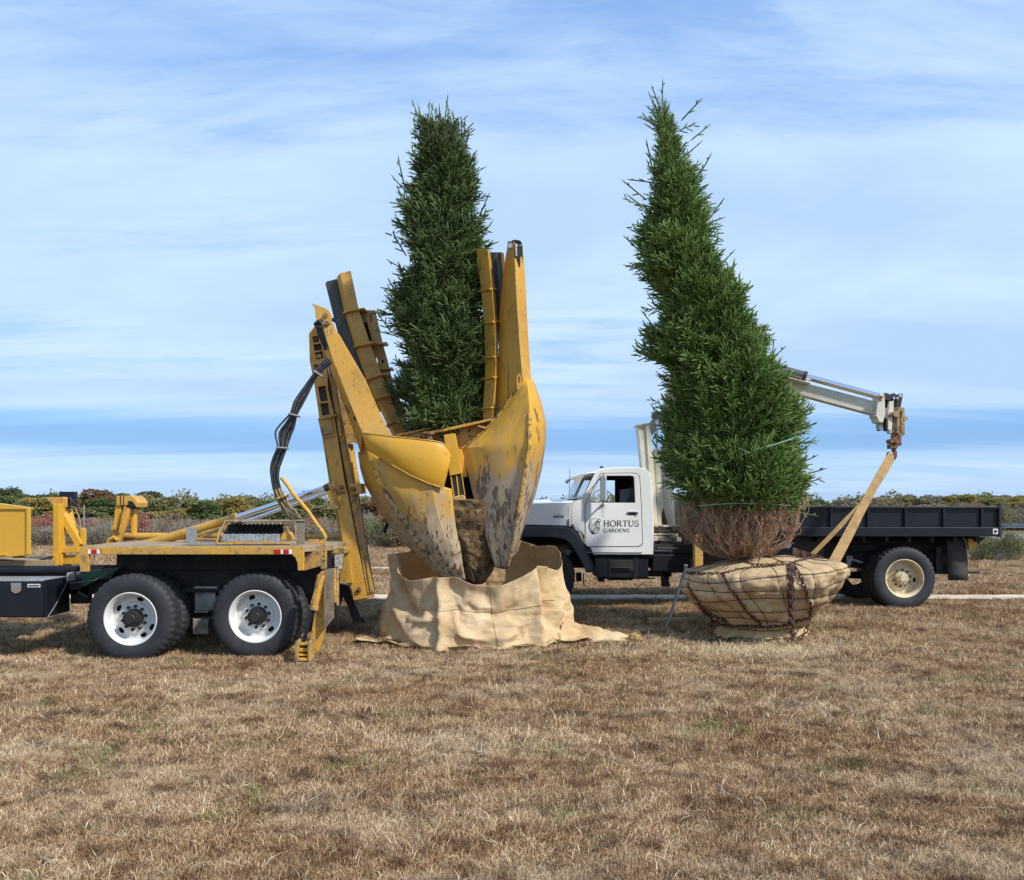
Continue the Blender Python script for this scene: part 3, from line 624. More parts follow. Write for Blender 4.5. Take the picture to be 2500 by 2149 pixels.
# ---------------------------------------------------------------- spruces
def spruce_mat(name, cols): return vmat(name, cols, .6, (((.55, .55, .5), 1.3, .42, .62, .55, (1, 1, 1), 'mul'),))
SPM1 = spruce_mat('spruce_needles_dark', [(.036, .066, .022), (.095, .145, .045), (.24, .31, .10)])
SPM2 = spruce_mat('spruce_needles', [(.036, .074, .020), (.100, .172, .042), (.26, .37, .095)])
SPMT = spruce_mat('spruce_needles_tip', [(.06, .075, .03), (.15, .15, .06)])
def branchlet(seed, L, nside, sl, rad=.0092):
    rg = np.random.RandomState(seed); V = []; F = []; Rr = []
    def shoot(p, d, ln, c):
        d = d / np.linalg.norm(d); a = np.cross(d, [0.3, .2, 1]); a /= np.linalg.norm(a); b_ = np.cross(d, a)
        st = [0, .12, .85, 1]; rr = [.5, 1, .85, .15]; k = len(V); bend = rg.normal(size=3) * ln * .05; bend[2] += ln * .06
        for s, q in zip(st, rr):
            for m in range(5):
                t = m * 1.2566 + s; V.append(p + d * ln * s + bend * s * s + (a * math.cos(t) + b_ * math.sin(t)) * rad * q); Rr.append(c)
        for i in range(3):
            for m in range(5): F.append((k + i * 5 + m, k + i * 5 + (m + 1) % 5, k + (i + 1) * 5 + (m + 1) % 5, k + (i + 1) * 5 + m))
        nn = int(ln / .0042)
        for i in range(nn):
            s = rg.uniform(.02, 1.0); t = rg.uniform(0, 6.28); o = a * math.cos(t) + b_ * math.sin(t); q = p + d * ln * s + bend * s * s
            e = q + (o * .8 + d * .75) * rg.uniform(.014, .020); w = np.cross(d, o) * .0017; k = len(V)
            V.extend([q - w + o * .004, q + w + o * .004, e]); F.append((k, k + 1, k + 2)); Rr.extend([min(1, c + rg.uniform(0, .25))] * 3)
    c0 = rg.uniform(0, .55); shoot(np.array([0, 0, 0.]), np.array([1, 0, 0.]), L, c0)
    for i in range(nside):
        s = .12 + .8 * (i + .5) / nside; sd = 1 if i % 2 else -1; an = rg.uniform(.40, .85); fi = rg.uniform(-1.1, 1.1)
        d = np.array([math.cos(an), sd * math.sin(an) * math.cos(fi), math.sin(an) * math.sin(fi)]); shoot(np.array([L * s, 0, 0]), d, sl * (1.15 - .6 * s) * rg.uniform(.7, 1.25), min(1, c0 + rg.uniform(0, .5)))
    return V, F, Rr
def protos_for(mat, tag_): return [proto('branchlet', *branchlet(s + tag_, L, ns, sl), mat) for s, L, ns, sl in ((0, .38, 9, .17), (1, .32, 8, .16), (2, .44, 10, .17), (3, .34, 5, .13), (4, .36, 2, .08))]
PR1 = protos_for(SPM1, 0) + protos_for(SPMT, 20)[3:]; PR2 = protos_for(SPM2, 50) + protos_for(SPMT, 70)[3:]
def eul(dirs, roll):
    out = []
    for d, r in zip(dirs, roll):
        q = Vector(d).to_track_quat('X', 'Z'); e = (q.to_matrix() @ Matrix.Rotation(r, 3, 'X')).to_euler(); out.append(tuple(e))
    return np.array(out)
def crown(parent, prof, D, n, protos, seed, spiral, up0, zlo_skip=None, tipz=None):
    rg = np.random.RandomState(seed); P_ = []
    pr = sorted([((CH + (HY - y) / FP * D), ((a + b_) / 2 - CX) / FP * D, (b_ - a) / 2 / FP * D) for y, a, b_ in prof])
    zs = np.array([p[0] for p in pr]); cx = np.array([p[1] for p in pr]); rr = np.array([p[2] for p in pr])
    dens = np.interp(np.linspace(zs[0], zs[-1], 400), zs, rr) + .10; zt = np.linspace(zs[0], zs[-1], 400); cum = np.cumsum(dens); cum /= cum[-1]
    z = np.interp(rg.rand(n), cum, zt); th = rg.uniform(0, 2 * math.pi, n); r = np.interp(z, zs, rr); x0 = np.interp(z, zs, cx)
    g = np.sin(th * 1.0 + z * spiral) + .5 * np.sin(th * 2 - z * spiral * 1.7 + 1)
    lump = np.array([noise.noise(Vector((math.cos(t) * 1.1 + 5, math.sin(t) * 1.1, a * 1.6 + seed))) for t, a in zip(th, z)])
    groove = g < -.55; inner = (rg.rand(n) < .30) | (groove & (rg.rand(n) < .75))
    rad = np.maximum(.02, r * (1 + .06 * g + .22 * lump) - np.where(inner, rg.uniform(.30, .48, n), rg.uniform(.19, .33, n)) * np.clip(r / .45, .12, 1))
    el = np.radians(np.clip(rg.normal(up0, 20, n) + 18 * (z > zs[-1] - .8), -5, 88)); da = rg.normal(0, .38, n)
    out = np.stack([np.cos(th + da) * np.cos(el), np.sin(th + da) * np.cos(el), np.sin(el)], 1)
    pos = np.stack([x0 + np.cos(th) * rad, D + np.sin(th) * rad, z - .14], 1)
    sc_ = rg.uniform(.7, 1.12, n) * np.clip(.55 + r * 1.0, .55, 1.0); idx = rg.choice(5, n, p=[.28, .24, .22, .16, .10])
    tips = (z > (tipz or 99)) & (rg.rand(n) < .65) | (rg.rand(n) < .035); idx = np.where(tips, rg.randint(5, 7, n), idx)
    return pos, eul(out, rg.uniform(-1.2, 1.2, n)), sc_, idx
def spikes(parent, lst, D, protos):
    """long single leaders sticking out of the crown: (px, py, dir angle deg from vertical, length scale)"""
    pos = []; rot = []; s = []; ix = []
    for px, py, a, sc_ in lst:
        d = Vector((math.sin(R(a)), rnd.uniform(-.2, .2), math.cos(R(a)))); p = W(px, py, D + rnd.uniform(-.15, .15)) - d * .20 * sc_
        pos.append(tuple(p)); rot.append(tuple((d.to_track_quat('X', 'Z').to_matrix() @ Matrix.Rotation(rnd.uniform(0, 3), 3, 'X')).to_euler())); s.append(sc_); ix.append(rnd.choice([4, 4, 4, 3, 6]))
    return np.array(pos), np.array(rot), np.array(s), np.array(ix)
k_ = 1.2066
prof1 = [(y * k_, a * k_, b_ * k_) for y, a, b_ in ((250, 850, 925), (262, 842, 938), (300, 838, 950), (350, 830, 956), (400, 824, 962), (450, 824, 974), (500, 820, 978), (550, 816, 984), (600, 816, 990), (650, 808, 994), (700, 806, 996), (750, 806, 998), (800, 808, 998), (850, 822, 992), (890, 830, 985))]
prof2 = [(y * k_, a * k_, b_ * k_) for y, a, b_ in ((205, 1338, 1342), (240, 1334, 1350), (280, 1336, 1366), (320, 1334, 1380), (350, 1330, 1394), (400, 1316, 1412), (450, 1304, 1430), (500, 1298, 1448), (550, 1304, 1462), (600, 1314, 1502), (650, 1328, 1524), (700, 1334, 1550), (740, 1344, 1570), (780, 1354, 1590), (830, 1352, 1606), (880, 1350, 1612), (930, 1352, 1620), (980, 1368, 1624), (1015, 1380, 1612))]
D1, D2 = 12.25, 12.15
t1 = thing('spruce_tree', 'dense twine-wrapped spruce with a blunt top held in the yellow tree spade', 'tree', (W(1145, 1232, D1).x, D1, .9))
B().tube([W(1160, 1420, D1), W(1120, 1000, D1), W(1085, 700, D1), W(1070, 320, D1)], [.11, .09, .06, .015], 10).build('trunk', BARK, t1, smooth=True)
a = crown(t1, prof1, D1, 4200, PR1, 1, 5.2, 44, tipz=W(0, 400, D1).z)
b_ = spikes(t1, [(1012, 268, -25, 1.1), (1018, 290, -25, .9), (1045, 272, -5, 1), (1053, 270, 6, .9), (1090, 268, 8, 1.2), (1096, 282, 3, 1), (1110, 300, 5, 1), (1130, 308, 5, 1), (1136, 318, 12, 1), (1143, 338, 20, 1), (1010, 308, -8, 1), (1025, 275, -5, .8), (1075, 285, 3, 1), (1062, 282, -3, .9), (975, 415, -18, 1.2), (970, 448, -45, 1), (1165, 420, 60, .9), (985, 500, -40, 1), (968, 590, -35, 1.2), (966, 650, -65, 1), (1190, 560, 40, .9), (930, 780, -40, 1.1), (938, 810, -70, 1), (1185, 495, 25, 1), (985, 540, -70, 1)] , D1, PR1)
scatter('crown', *[np.concatenate(q) for q in zip(a, b_)], PR1, t1)['kind'] = 'stuff'
t2 = thing('spruce_tree', 'taller bright green spruce leaning left above the burlap wrapped root ball', 'tree', (W(1820, 1400, D2).x, D2, .05))
B().tube([W(1812, 1375, D2), W(1800, 1150, D2), W(1760, 850, D2), W(1650, 520, D2), W(1612, 260, D2)], [.10, .08, .06, .04, .01], 10).build('trunk', BARK, t2, smooth=True)
a = crown(t2, prof2, D2, 6200, PR2, 2, 4.4, 38)
b_ = spikes(t2, [(1619, 218, 3, 1), (1597, 228, -18, 1), (1594, 248, -28, .9), (1590, 270, -35, .9), (1582, 292, -60, 1), (1596, 318, -55, 1), (1692, 262, 42, 1.2), (1680, 312, 70, 1), (1714, 320, 48, 1.1), (1695, 362, 50, .9), (1582, 368, -15, 1.2), (1588, 410, -25, 1), (1558, 440, -80, 1.1), (1545, 462, -55, 1.2), (1544, 492, -60, 1.1), (1722, 402, 30, 1.2), (1708, 418, 35, 1.1), (1752, 508, 40, 1.2), (1745, 540, 70, 1), (1556, 565, -55, 1.1), (1542, 592, -45, 1.1), (1548, 655, -75, 1), (1775, 630, 45, 1), (1803, 700, 5, 1.2), (1815, 715, 25, 1), (1582, 780, -40, 1), (1572, 872, -80, 1.2), (1585, 850, -60, 1), (1888, 850, 5, 1), (1900, 860, 45, 1), (1990, 1150, 70, 1.2), (1975, 1120, 60, 1), (1600, 983, -60, .9), (1965, 1010, 50, 1), (1985, 1175, 80, 1), (1975, 1255, 100, 1.1), (1650, 200, 3, .01)], D2, PR2)
scatter('crown', *[np.concatenate(q) for q in zip(a, b_)], PR2, t2)['kind'] = 'stuff'
B().tube([W(1700 + i * 14, 1155 - i * 5.2 + 3 * math.sin(i * .5), 11.32 + .0022 * (i - 9) ** 2) for i in range(18)], .006, 5).tube([W(1805 + i * 6, 1095 + i * 3, 11.3) for i in range(8)], .005, 5).tube([W(1705 + i * 15, 1235 - 6 * math.sin(i / 15 * 3.1), 11.38 + .003 * (i - 7.5) ** 2) for i in range(16)], .005, 5).build('tie_cord', M('green_cord', (.25, .42, .33), .7), t2)
# bare lower twigs, a bowl of brown branches
TW = M('bare_twig', (.36, .22, .13), .85, 0, (((.46, .31, .20), 5, .42, .62, .8), ((.10, .05, .03), 9, .55, .68, .6)), .2, 60)
b = B(); c0 = W(1808, 1366, D2); rg = random.Random(3)
BT = [0, .10, .22, .38, .58, .78, 1.0, 1.25]; BR = [0, .30, .50, .68, .80, .85, .84, .80]; BZ = [0, .05, .12, .25, .42, .60, .82, 1.05]
def bowl(a, t, s=1.0):                       # a round the stem, t 0..1 out and up
    r = float(np.interp(t, BT, BR)) * s; h = float(np.interp(t, BT, BZ))
    return Vector((c0.x + .0 + r * math.cos(a) * 1.0, c0.y + r * math.sin(a) * .95, c0.z + h))
def wander(p, d, n, step, up, r0, r1, jit=.45):
    pts = [p]
    for k in range(n):
        d = (d + Vector((rg.uniform(-jit, jit), rg.uniform(-jit, jit), rg.uniform(-jit, jit) + up))).normalized(); q = pts[-1] + d * step
        o = q - Vector((c0.x, c0.y, c0.z)); rr = math.hypot(o.x, o.y); lim = float(np.interp(max(0, o.z), BZ, BR)) * 1.06
        if rr > lim and rr > 0: q = Vector((c0.x + o.x * lim / rr, c0.y + o.y * lim / rr, q.z))
        if q.z < c0.z - .02: q.z = c0.z - .02
        pts.append(q)
    b.tube(pts, [r0 + (r1 - r0) * k / n for k in range(n + 1)], 4 if r0 > .004 else 3, False); return pts
for i in range(125):
    a = rg.uniform(0, 2 * math.pi); s = rg.uniform(.2, 1.0) ** .7; n = 12; te = rg.uniform(.7, 1.2); tw = rg.uniform(-.7, .7); ph = rg.uniform(0, 6); wg = rg.uniform(.01, .035)
    pts = [bowl(a + tw * (k / n) ** 2, te * k / (n - 1), s) + Vector((rg.uniform(-.016, .016) + wg * math.sin(ph + k * 1.3), rg.uniform(-.016, .016), rg.uniform(-.018, .018) + wg * math.cos(ph + k) + .22 * (1 - s) * k / n)) for k in range(n)]
    r0 = rg.uniform(.006, .0115); b.tube(pts, [r0 * (1 - .7 * k / n) for k in range(n)], 5, False)
    for j in range(rg.randint(6, 10)):
        k = rg.randint(1, n - 2); d = (pts[k + 1] - pts[k]).normalized(); o = Vector((rg.uniform(-1, 1), rg.uniform(-1, 1), rg.uniform(-.5, .8)))
        q = wander(pts[k], (d * .8 + o).normalized(), rg.randint(3, 6), rg.uniform(.045, .075), .22, .0048, .0022)
        for m in range(rg.randint(0, 2)):
            wander(q[rg.randint(1, len(q) - 1)], Vector((rg.uniform(-1, 1), rg.uniform(-1, 1), rg.uniform(-.2, 1))).normalized(), 3, .04, .15, .003, .0014)
b.build('bare_twigs', TW, t2, fix=False)

# wrapped root ball
RC = Vector((W(1857, 1400, 12.1).x, 12.1, 0))
prof = [(0.0, 1.09), (.25, 1.075), (.55, 1.035), (.80, .995), (.98, .965), (1.045, .93), (1.075, .87), (1.06, .79), (1.02, .70), (.965, .62), (.90, .53), (.82, .44), (.73, .35), (.64, .26), (.57, .18), (.53, .12), (.53, .05), (.55, -.02)]
pl = [0]
for i in range(1, len(prof)): pl.append(pl[-1] + math.hypot(prof[i][0] - prof[i - 1][0], prof[i][1] - prof[i - 1][1]))
pl = [x / pl[-1] for x in pl]
NR, NM = (.80, .70, .60, .51, .42, .33), 15
RINGS = (.885, .73, .59, .44, .30, .15)
def swirl(v): return .55 * (v - .3) + .08 * math.sin(v * 9)
def wavy(th, q): return .022 * math.sin(th * 2.3 + q * 17) + .012 * math.sin(th * 5 + q * 40)
def ball(th, v, off=0.0, raw=False):
    r = float(np.interp(v, pl, [p[0] for p in prof])); z = float(np.interp(v, pl, [p[1] for p in prof]))
    x, y = math.cos(th), math.sin(th)
    if not raw and r > .1:
        k = smooth01((v - .33) / .1) * (1 - .6 * smooth01((v - .88) / .06))
        puff = 0
        dm = abs((((th - swirl(v)) / (2 * math.pi) * NM) % 1) - .5) * 2                       # 1 on a meridian cord
        dr = min(abs(z - q - wavy(th, q)) for q in RINGS) / .07; dr = min(1, dr)
        puff = .036 * k * (1 - dm ** 6) * (1 - .42 * (1 - dr) ** 3)
        w = noise.noise(Vector((x * 3 + 1, y * 3, z * 4))) * .05 + noise.noise(Vector((x * 8, y * 8, z * 9))) * .022
        w += .024 * abs(noise.noise(Vector((x * 7 + 4, y * 7, z * 8)))) 
        r += (puff + w * (.6 + k)) ; z += noise.noise(Vector((x * r * 4, y * r * 4, 9))) * .022 * (1 - k) * min(1, r * 2)
    r += off
    zz_ = z + (.082 * x * r * smooth01(z / .9)) + off * (1 - smooth01(v / .36)) 
    return Vector((RC.x + r * x, RC.y + r * y * .96, zz_ + G(RC.x, RC.y) - .02))
rows = [[ball(2 * math.pi * j / 216, i / 110) for j in range(216)] for i in range(111)]
rb = B().grid(rows, True).build('root_ball', BURB, t2, smooth=True, ang=80, label='root ball wrapped in tan burlap and laced with dark twine')
b = B()
for z in RINGS:
    ids = [i for i in range(len(prof)) if i >= 5]
    vz = lambda q: float(np.interp(-q, [-prof[i][1] for i in ids], [pl[i] for i in ids]))
    b.tube([ball(2 * math.pi * j / 120, vz(z + wavy(2 * math.pi * j / 120, z)), .005) for j in range(121)], .0068, 4, False)
for m in range(NM):
    a0 = 2 * math.pi * (m + .0) / NM
    b.tube([ball(a0 + swirl(.30 + .62 * i / 40), .30 + .62 * i / 40, .005) for i in range(41)], .0068, 4, False)
for m in range(9): b.tube([ball(2 * math.pi * m / 9 + .2, .02 + .36 * i / 16, .006) for i in range(17)], .005, 4, False)
b.build('lacing_twine', TWINE, t2, smooth=True)
# gathered hem under the ball
b = B(); rows = []
for i in range(5):
    row = []
    for j in range(120):
        a = 2 * math.pi * j / 120; r = .54 + .012 * i + (.05 * abs(noise.noise(Vector((math.cos(a) * 3, math.sin(a) * 3, 4)))) * i * .6) + .02 * math.sin(j * 1.3) * i * .3
        if 3.5 < a < 3.9: r += .035 * i
        row.append(Vector((RC.x + r * math.cos(a), RC.y + r * math.sin(a) * .95, .16 - .032 * i + .02 * abs(math.sin(j * .9 + i)) + G(RC.x, RC.y) - .02)))
    rows.append(row)
b.grid(rows, True).build('burlap_hem', BURB, t2, smooth=True, solid=.006, ang=80)
# surface lookup from the front, so chains and straps lie on the real ball
SAMP = [(ball(R(180 + 180 * j / 180), i / 130, 0, True), R(180 + j), i / 130) for j in range(181) for i in range(131)]
SPX = np.array([((p.x / p.y) * FP + CX, HY - (p.z - CH) / p.y * FP) for p, _, _ in SAMP])
def onball(px, py, off=.02):
    k = int(np.argmin((SPX[:, 0] - px) ** 2 + (SPX[:, 1] - py) ** 2)); return ball(SAMP[k][1], SAMP[k][2], off)
def link_chain(b, pts, pitch=.054, w=.021, r=.0082):
    seg = [(pts[i] - pts[i - 1]).length for i in range(1, len(pts))]; tot = sum(seg); n = max(2, int(tot / pitch)); roll = 0
    for i in range(n):
        s = tot * i / n; k = 0
        while k < len(seg) - 1 and s > seg[k]: s -= seg[k]; k += 1
        d = (pts[k + 1] - pts[k]).normalized(); c = pts[k] + d * s; a = d.cross(Vector((.1, 1, .2))).normalized(); nn = d.cross(a)
        t = R(35 if i % 2 else -50); a, nn = a * math.cos(t) + nn * math.sin(t), nn * math.cos(t) - a * math.sin(t)
        ring = []
        for q in range(9):
            u = 2 * math.pi * q / 8; ring.append(c + d * (math.cos(u) * pitch * .72) + a * (math.sin(u) * w))
        b.tube(ring, r, 4, False)
Zs = lambda L: [(1600 + x / 4.144, 1200 + y / 4.144) for x, y in L]
def ballpath(L, off=.02, sub=6):
    q = Zs(L); out = []
    for i in range(len(q) - 1):
        for k in range(sub): t = k / sub; out.append(onball(q[i][0] * (1 - t) + q[i + 1][0] * t, q[i][1] * (1 - t) + q[i + 1][1] * t, off))
    out.append(onball(*q[-1], off)); return out
b = B()
for L in ([(320, 820), (480, 828), (700, 825), (860, 790), (1000, 765), (1180, 752), (1330, 742), (1480, 700), (1620, 660)], [(900, 715), (980, 740), (1100, 745), (1250, 738)], [(1245, 715), (1330, 735)],
          [(705, 830), (760, 950), (840, 1070), (930, 1190), (1010, 1280), (1080, 1350)], [(370, 950), (430, 1050), (520, 1150), (620, 1240), (760, 1330)],
          [(500, 1190), (600, 1310), (760, 1350), (950, 1362), (1150, 1365), (1300, 1345), (1450, 1290), (1555, 1245)], [(1390, 765), (1450, 850), (1490, 1000), (1525, 1150), (1545, 1280)]):
    link_chain(b, ballpath(L, .022))
for k, (dx, z1) in enumerate(((-22, 1180), (-8, 1250), (6, 1440), (18, 1560), (-2, 1560), (30, 1200))):
    top = [onball(*Zs([(1345 + dx + 10, 750)])[0], .03), onball(*Zs([(1352 + dx, 800)])[0], .035 + .01 * (k % 3))]
    pts = top + [W(1600 + (1358 + dx * .8 + 22 * (y / 700)) / 4.144, 1200 + (800 + y) / 4.144, top[-1].y - .03 - .01 * (k % 2)) for y in range(60, int(z1 - 800) + 1, 60)]
    pts = [p if p.z > G(p.x, p.y) + .015 else Vector((p.x, p.y, G(p.x, p.y) + .015)) for p in pts]; link_chain(b, pts)
p0 = ballpath([(1545, 1280)], .02)[0] if False else onball(*Zs([(1540, 1280)])[0], .02)
loop = [p0] + [W(1600 + x / 4.144, 1200 + y / 4.144, 11.35) for x, y in ((1540, 1360), (1515, 1430), (1470, 1480), (1425, 1490))]; link_chain(b, [Vector((p.x, p.y, max(p.z, G(p.x, p.y) + .03))) for p in loop])
for k in range(5):
    link_chain(b, [W(1600 + x / 4.144, 1200 + (y + 9 * k) / 4.144, 12.0 + .06 * k) for x, y in ((1420, 590 + k * 3), (1500, 620), (1580, 640), (1650, 660), (1720, 690))])
ch = b.build('lifting_chain', CHAINM, smooth=True); tag(ch, 'rusty dark chain looped round the wrapped root ball with its ends hanging to the ground', 'chain')
# ---------------------------------------------------------------- wheels
def wheel_parts(w, rimmat, holes, Rr=.525, dish=.15, wd=.27, dual=False, ang0=0.0, hubmat=None, hub_in=.145, lugmat=None):
    """tyre, rim, hub and lug nuts under the wheel w, outer face at w's y, wheel axis along y"""
    c = WL[w.name]
    tp = [(.300, .045), (.318, .012), (.36, -.004), (.42, -.008), (.47, .0), (.500, .014), (Rr - .012, .030), (Rr, .048), (Rr + .002, .085), (Rr - .014, .088), (Rr - .014, .098), (Rr + .002, .101), (Rr + .003, wd / 2)]
    tp = tp + [(r, wd - y) for r, y in reversed(tp[:-1])]
    n = len(tp)
    def rf(r, y, k, i):
        lug = (k + (0 if y < wd / 2 else 2)) % 5 < 3
        if r > .49 and (y < .10 or y > wd - .10) and not lug: return r - .009
        if r > Rr and (k // 2) % 3 == 0 and .1 < y < wd - .1: return r - .007
        if .44 < r < .49: return r + (.0015 if lug else 0)
        return r
    b = B().lathe(tp, c, 200, None, rf); o = b.build('tyre', RUB, w, smooth=True, ang=28)
    if dual: B().lathe(tp, c + Vector((0, wd + .055, 0)), 200, None, rf).build('tyre', RUB, w, smooth=True, ang=28)
    if rimmat is None: return
    rp = [(.300, .05), (.314, .018), (.316, .008), (.306, .004), (.298, .012), (.290, .030), (.282, .036), (.274, .06), (.268, dish), (.262, dish + .012)]
    rp += [(.262 - .0085 * i, dish + .012 - .001 * i) for i in range(1, 9)] + [(.185, dish - .006), (.178, dish - .016), (.172, dish - .018), (.08, dish - .018)]
    def skip(r, t):
        for h in holes:
            a = (t - R(h) + math.pi) % (2 * math.pi) - math.pi
            if ((r - .226) / .027) ** 2 + (a * .226 / .040) ** 2 < 1: return True
        return False
    B().lathe(rp, c, 240, skip).build('rim', rimmat, w, smooth=True, ang=35)
    B().lathe([(.0, dish + .05), (.27, dish + .05)], c, 32).build('hole_shade_disc', DARK, w)  # near-black disc standing in for the shade behind the hand holes
    hb = B(); hm = hubmat or BLKD; y0 = dish - .018
    hb.lathe([(.0, y0 - hub_in), (.052, y0 - hub_in), (.060, y0 - hub_in + .008), (.064, y0 - hub_in + .02), (.092, y0 - hub_in + .022), (.094, y0 - hub_in + .034), (.082, y0 - hub_in + .038), (.086, y0 - .03), (.110, y0 - .028), (.110, y0)], c, 40)
    for i in range(8):
        a = 2 * math.pi * i / 8 + .3; q = c + Vector((.072 * math.cos(a), y0 - hub_in + .005, .072 * math.sin(a))); hb.cyl(q, q + Vector((0, .02, 0)), .010, 6)
    hb.build('hub', hm, w, smooth=True)
    lb = B()
    for i in range(10):
        a = 2 * math.pi * i / 10 + .2 + ang0; q = c + Vector((.140 * math.cos(a), y0 - .03, .140 * math.sin(a))); lb.cyl(q, q + Vector((0, .03, 0)), .0195, 6)
    lb.build('lug_nuts', lugmat or BLKD, w, smooth=True)

# ---------------------------------------------------------------- the tree spade truck
TS = thing('tree_spade_truck', 'yellow and black truck carrying a hydraulic tree spade with four upright towers', 'truck', (-3.6, 11.5, 0))
def part(name, b, mat, **k): return b.build(name, mat, k.pop('parent', TS), **k)
for i, (px, py, rough, holes) in enumerate(((317, 1512, RIMW, (150, 222, 295, 330, 75)), (622, 1506, RIMW, (110, 312)))):
    D = 10.33 + .12 * i; w = sub_empty('wheel', TS, W(px, py, D)); wheel_parts(w, rough, holes, dual=True)
    w2 = sub_empty('wheel', TS, W(px, py, D) + Vector((0, 1.72, 0))); wheel_parts(w2, None, (), dual=True)
part('axle', B().cyl(W(317, 1512, 10.6), W(317, 1512, 10.6) + Vector((0, 1.6, 0)), .1).cyl(W(622, 1506, 10.7), W(622, 1506, 10.7) + Vector((0, 1.6, 0)), .1), UNDER)
Dd = 10.33
# deck
lip = [(195, 1336), (741, 1335), (741, 1393), (727, 1393), (726, 1375), (721, 1362), (712, 1354), (216, 1354), (215, 1396), (195, 1396)]
part('deck_rim', B().prism(lip, Dd, .05), YELW, bevel=.004)
zt = W(0, 1335.2, Dd).z; x0, x1 = W(195, 0, Dd).x, W(741, 0, Dd).x
dk = B(); top = [(x0, Dd + .05), (x1, Dd + .05), (x1 + .25, Dd + .35), (x1 + .25, 12.3), (x0 - .1, 12.3), (x0 - .1, 11.1)]
dk.add([Vector((x, y, z)) for z in (zt - .06, zt + .002) for x, y in top], [tuple(range(5, -1, -1)), tuple(range(6, 12))] + [(i, (i + 1) % 6, (i + 1) % 6 + 6, i + 6) for i in range(6)])
part('deck_plate', dk, DECK)
for pxs in ((214, 222, 236, 243), (668, 685, 691, 705, 713)):
    cols = [WHR, REDR, WHR] if len(pxs) == 4 else [REDR, WHR, REDR, WHR]
    for a, q, m in zip(pxs, pxs[1:], cols): part('reflector', B().pbox(a + .3, 1342, q - .3, 1352.5, Dd - .004, .006), m, label='red reflector' if m is REDR else 'white reflector')
# frame and under-deck
part('chassis', B().box(-6.6, -2.45, 11.0, 11.12, .72, 1.02).box(-6.6, -2.45, 11.9, 12.02, .72, 1.02).box(-4.9, -2.5, 10.95, 12.2, 1.03, 1.26), UNDER)
part('under_deck_shade', B().box(x0 + .12, x1 - .02, 11.02, 11.06, .42, 1.27), UNDER)  # black sheet added to paint in the shade under the deck
ub = B().pbox(474, 1432, 530, 1437, 10.9, .1).pbox(474, 1492, 508, 1496, 10.9, .1).pbox(476, 1440, 526, 1490, 10.96, .06); part('frame_rail', ub, GREY)
part('air_tank', B().pbox(470, 1512, 508, 1549, 10.75, .4), M('box_tan', (.22, .20, .15), .7, 0, (((.10, .09, .07), 9, .45, .6, .8),)), bevel=.01)
part('suspension', B().bar(W(380, 1440, 10.95), W(560, 1440, 10.95), .06, .08).bar(W(250, 1450, 10.95), W(340, 1420, 10.95), .06, .06), UNDER)
part('flat_bed', B().box(-7.3, W(150, 0, 10.9).x - .2, 10.95, 12.2, 1.00, 1.14), WOODM)
part('bed_rail', B().tube([W(-120, 1391, 10.9), W(60, 1390, 10.9), W(192, 1389, 10.9)], .045, 10), BLK, smooth=True)
part('frame_side', B().pbox(-150, 1398, 172, 1422, 10.98, .05), UNDER)
part('green_bracket', B().prism([(180, 1400), (290, 1385), (270, 1412), (235, 1418), (205, 1432), (180, 1432)], 10.85, .12), GREEN, bevel=.005)
part('shackle', B().prism([(164, 1398), (182, 1396), (182, 1416), (172, 1420), (164, 1414)], 10.8, .12).ptube([(166, 1400, 10.75), (166, 1420, 10.75)], .02).pbox(186, 1396, 196, 1404, 10.7, .1), GREY, bevel=.006)
part('dark_bracket', B().pbox(170, 1412, 198, 1440, 10.84, .2).pbox(172, 1428, 216, 1474, 11.0, .1), UNDER)
part('steering_arm', B().ptube([(190, 1446, 10.8), (216, 1460, 10.8)], .02).ptube([(232, 1418, 10.7), (262, 1408, 10.7), (300, 1384, 10.8)], .012), BLKD)
part('air_line', B().ptube([(170, 1425, 10.7), (230, 1418, 10.5), (262, 1400, 10.5), (285, 1382, 10.6)], .01), HOSE)
# toolbox
tb = sub_empty('toolbox', TS, W(0, 1460, Dd))
b = B().pbox(-120, 1417, 108, 1508, Dd + .01, .60); b.build('box', BLK, tb, bevel=.008)
plate('door', [(-110, 1420.5), (105.5, 1419), (105.5, 1505.5), (-110, 1505.5)], (), Dd - .006, .014, BLK, tb, bevel=.004)
B().pbox(-110, 1417.2, 106, 1419.2, Dd - .004, .02).build('lid_edge', ALU, tb)
B().add([W(-118, 1416.6, Dd + .02), W(107.5, 1416.6, Dd + .02), W(107.5, 1416.6, Dd + .02) + Vector((0, .58, 0)), W(-118, 1416.6, Dd + .02) + Vector((0, .58, 0))], [(0, 1, 2, 3)]).build('lid', ALU, tb, solid=.004)
b = B().prism([(26, 1423.5), (51.5, 1423), (51.5, 1443), (46, 1447), (38, 1450), (31, 1447), (26.5, 1443)], Dd - .02, .012); b.build('latch', CHR, tb, bevel=.003)
B().prism([(29, 1426), (48.5, 1426), (48, 1439), (29.5, 1439)], Dd - .024, .006).build('latch_paddle', CHRD, tb, bevel=.002)
B().pbox(67, 1426, 98, 1434, Dd - .010, .004).build('label_plate', WHT, tb)
lb = B()
for i in range(11): lb.pbox(69.5 + i * 2.45, 1428 + (i % 3) * .5, 71.2 + i * 2.45, 1431.8, Dd - .0125, .002)
lb.build('label_print', BLK, tb)
B().bar(W(112, 1418, Dd + .01), W(112, 1508, Dd + .01), .022, .02).build('corner_post', BLK, tb)
B().tube([W(108.5, 1508, Dd + .03) + Vector((.02, .03 + .55 * t, .48 * t + .08 * t * (1 - t) * -2)) for t in (0, .2, .4, .6, .8, 1)], .005, 5).build('cable', GREY, tb)
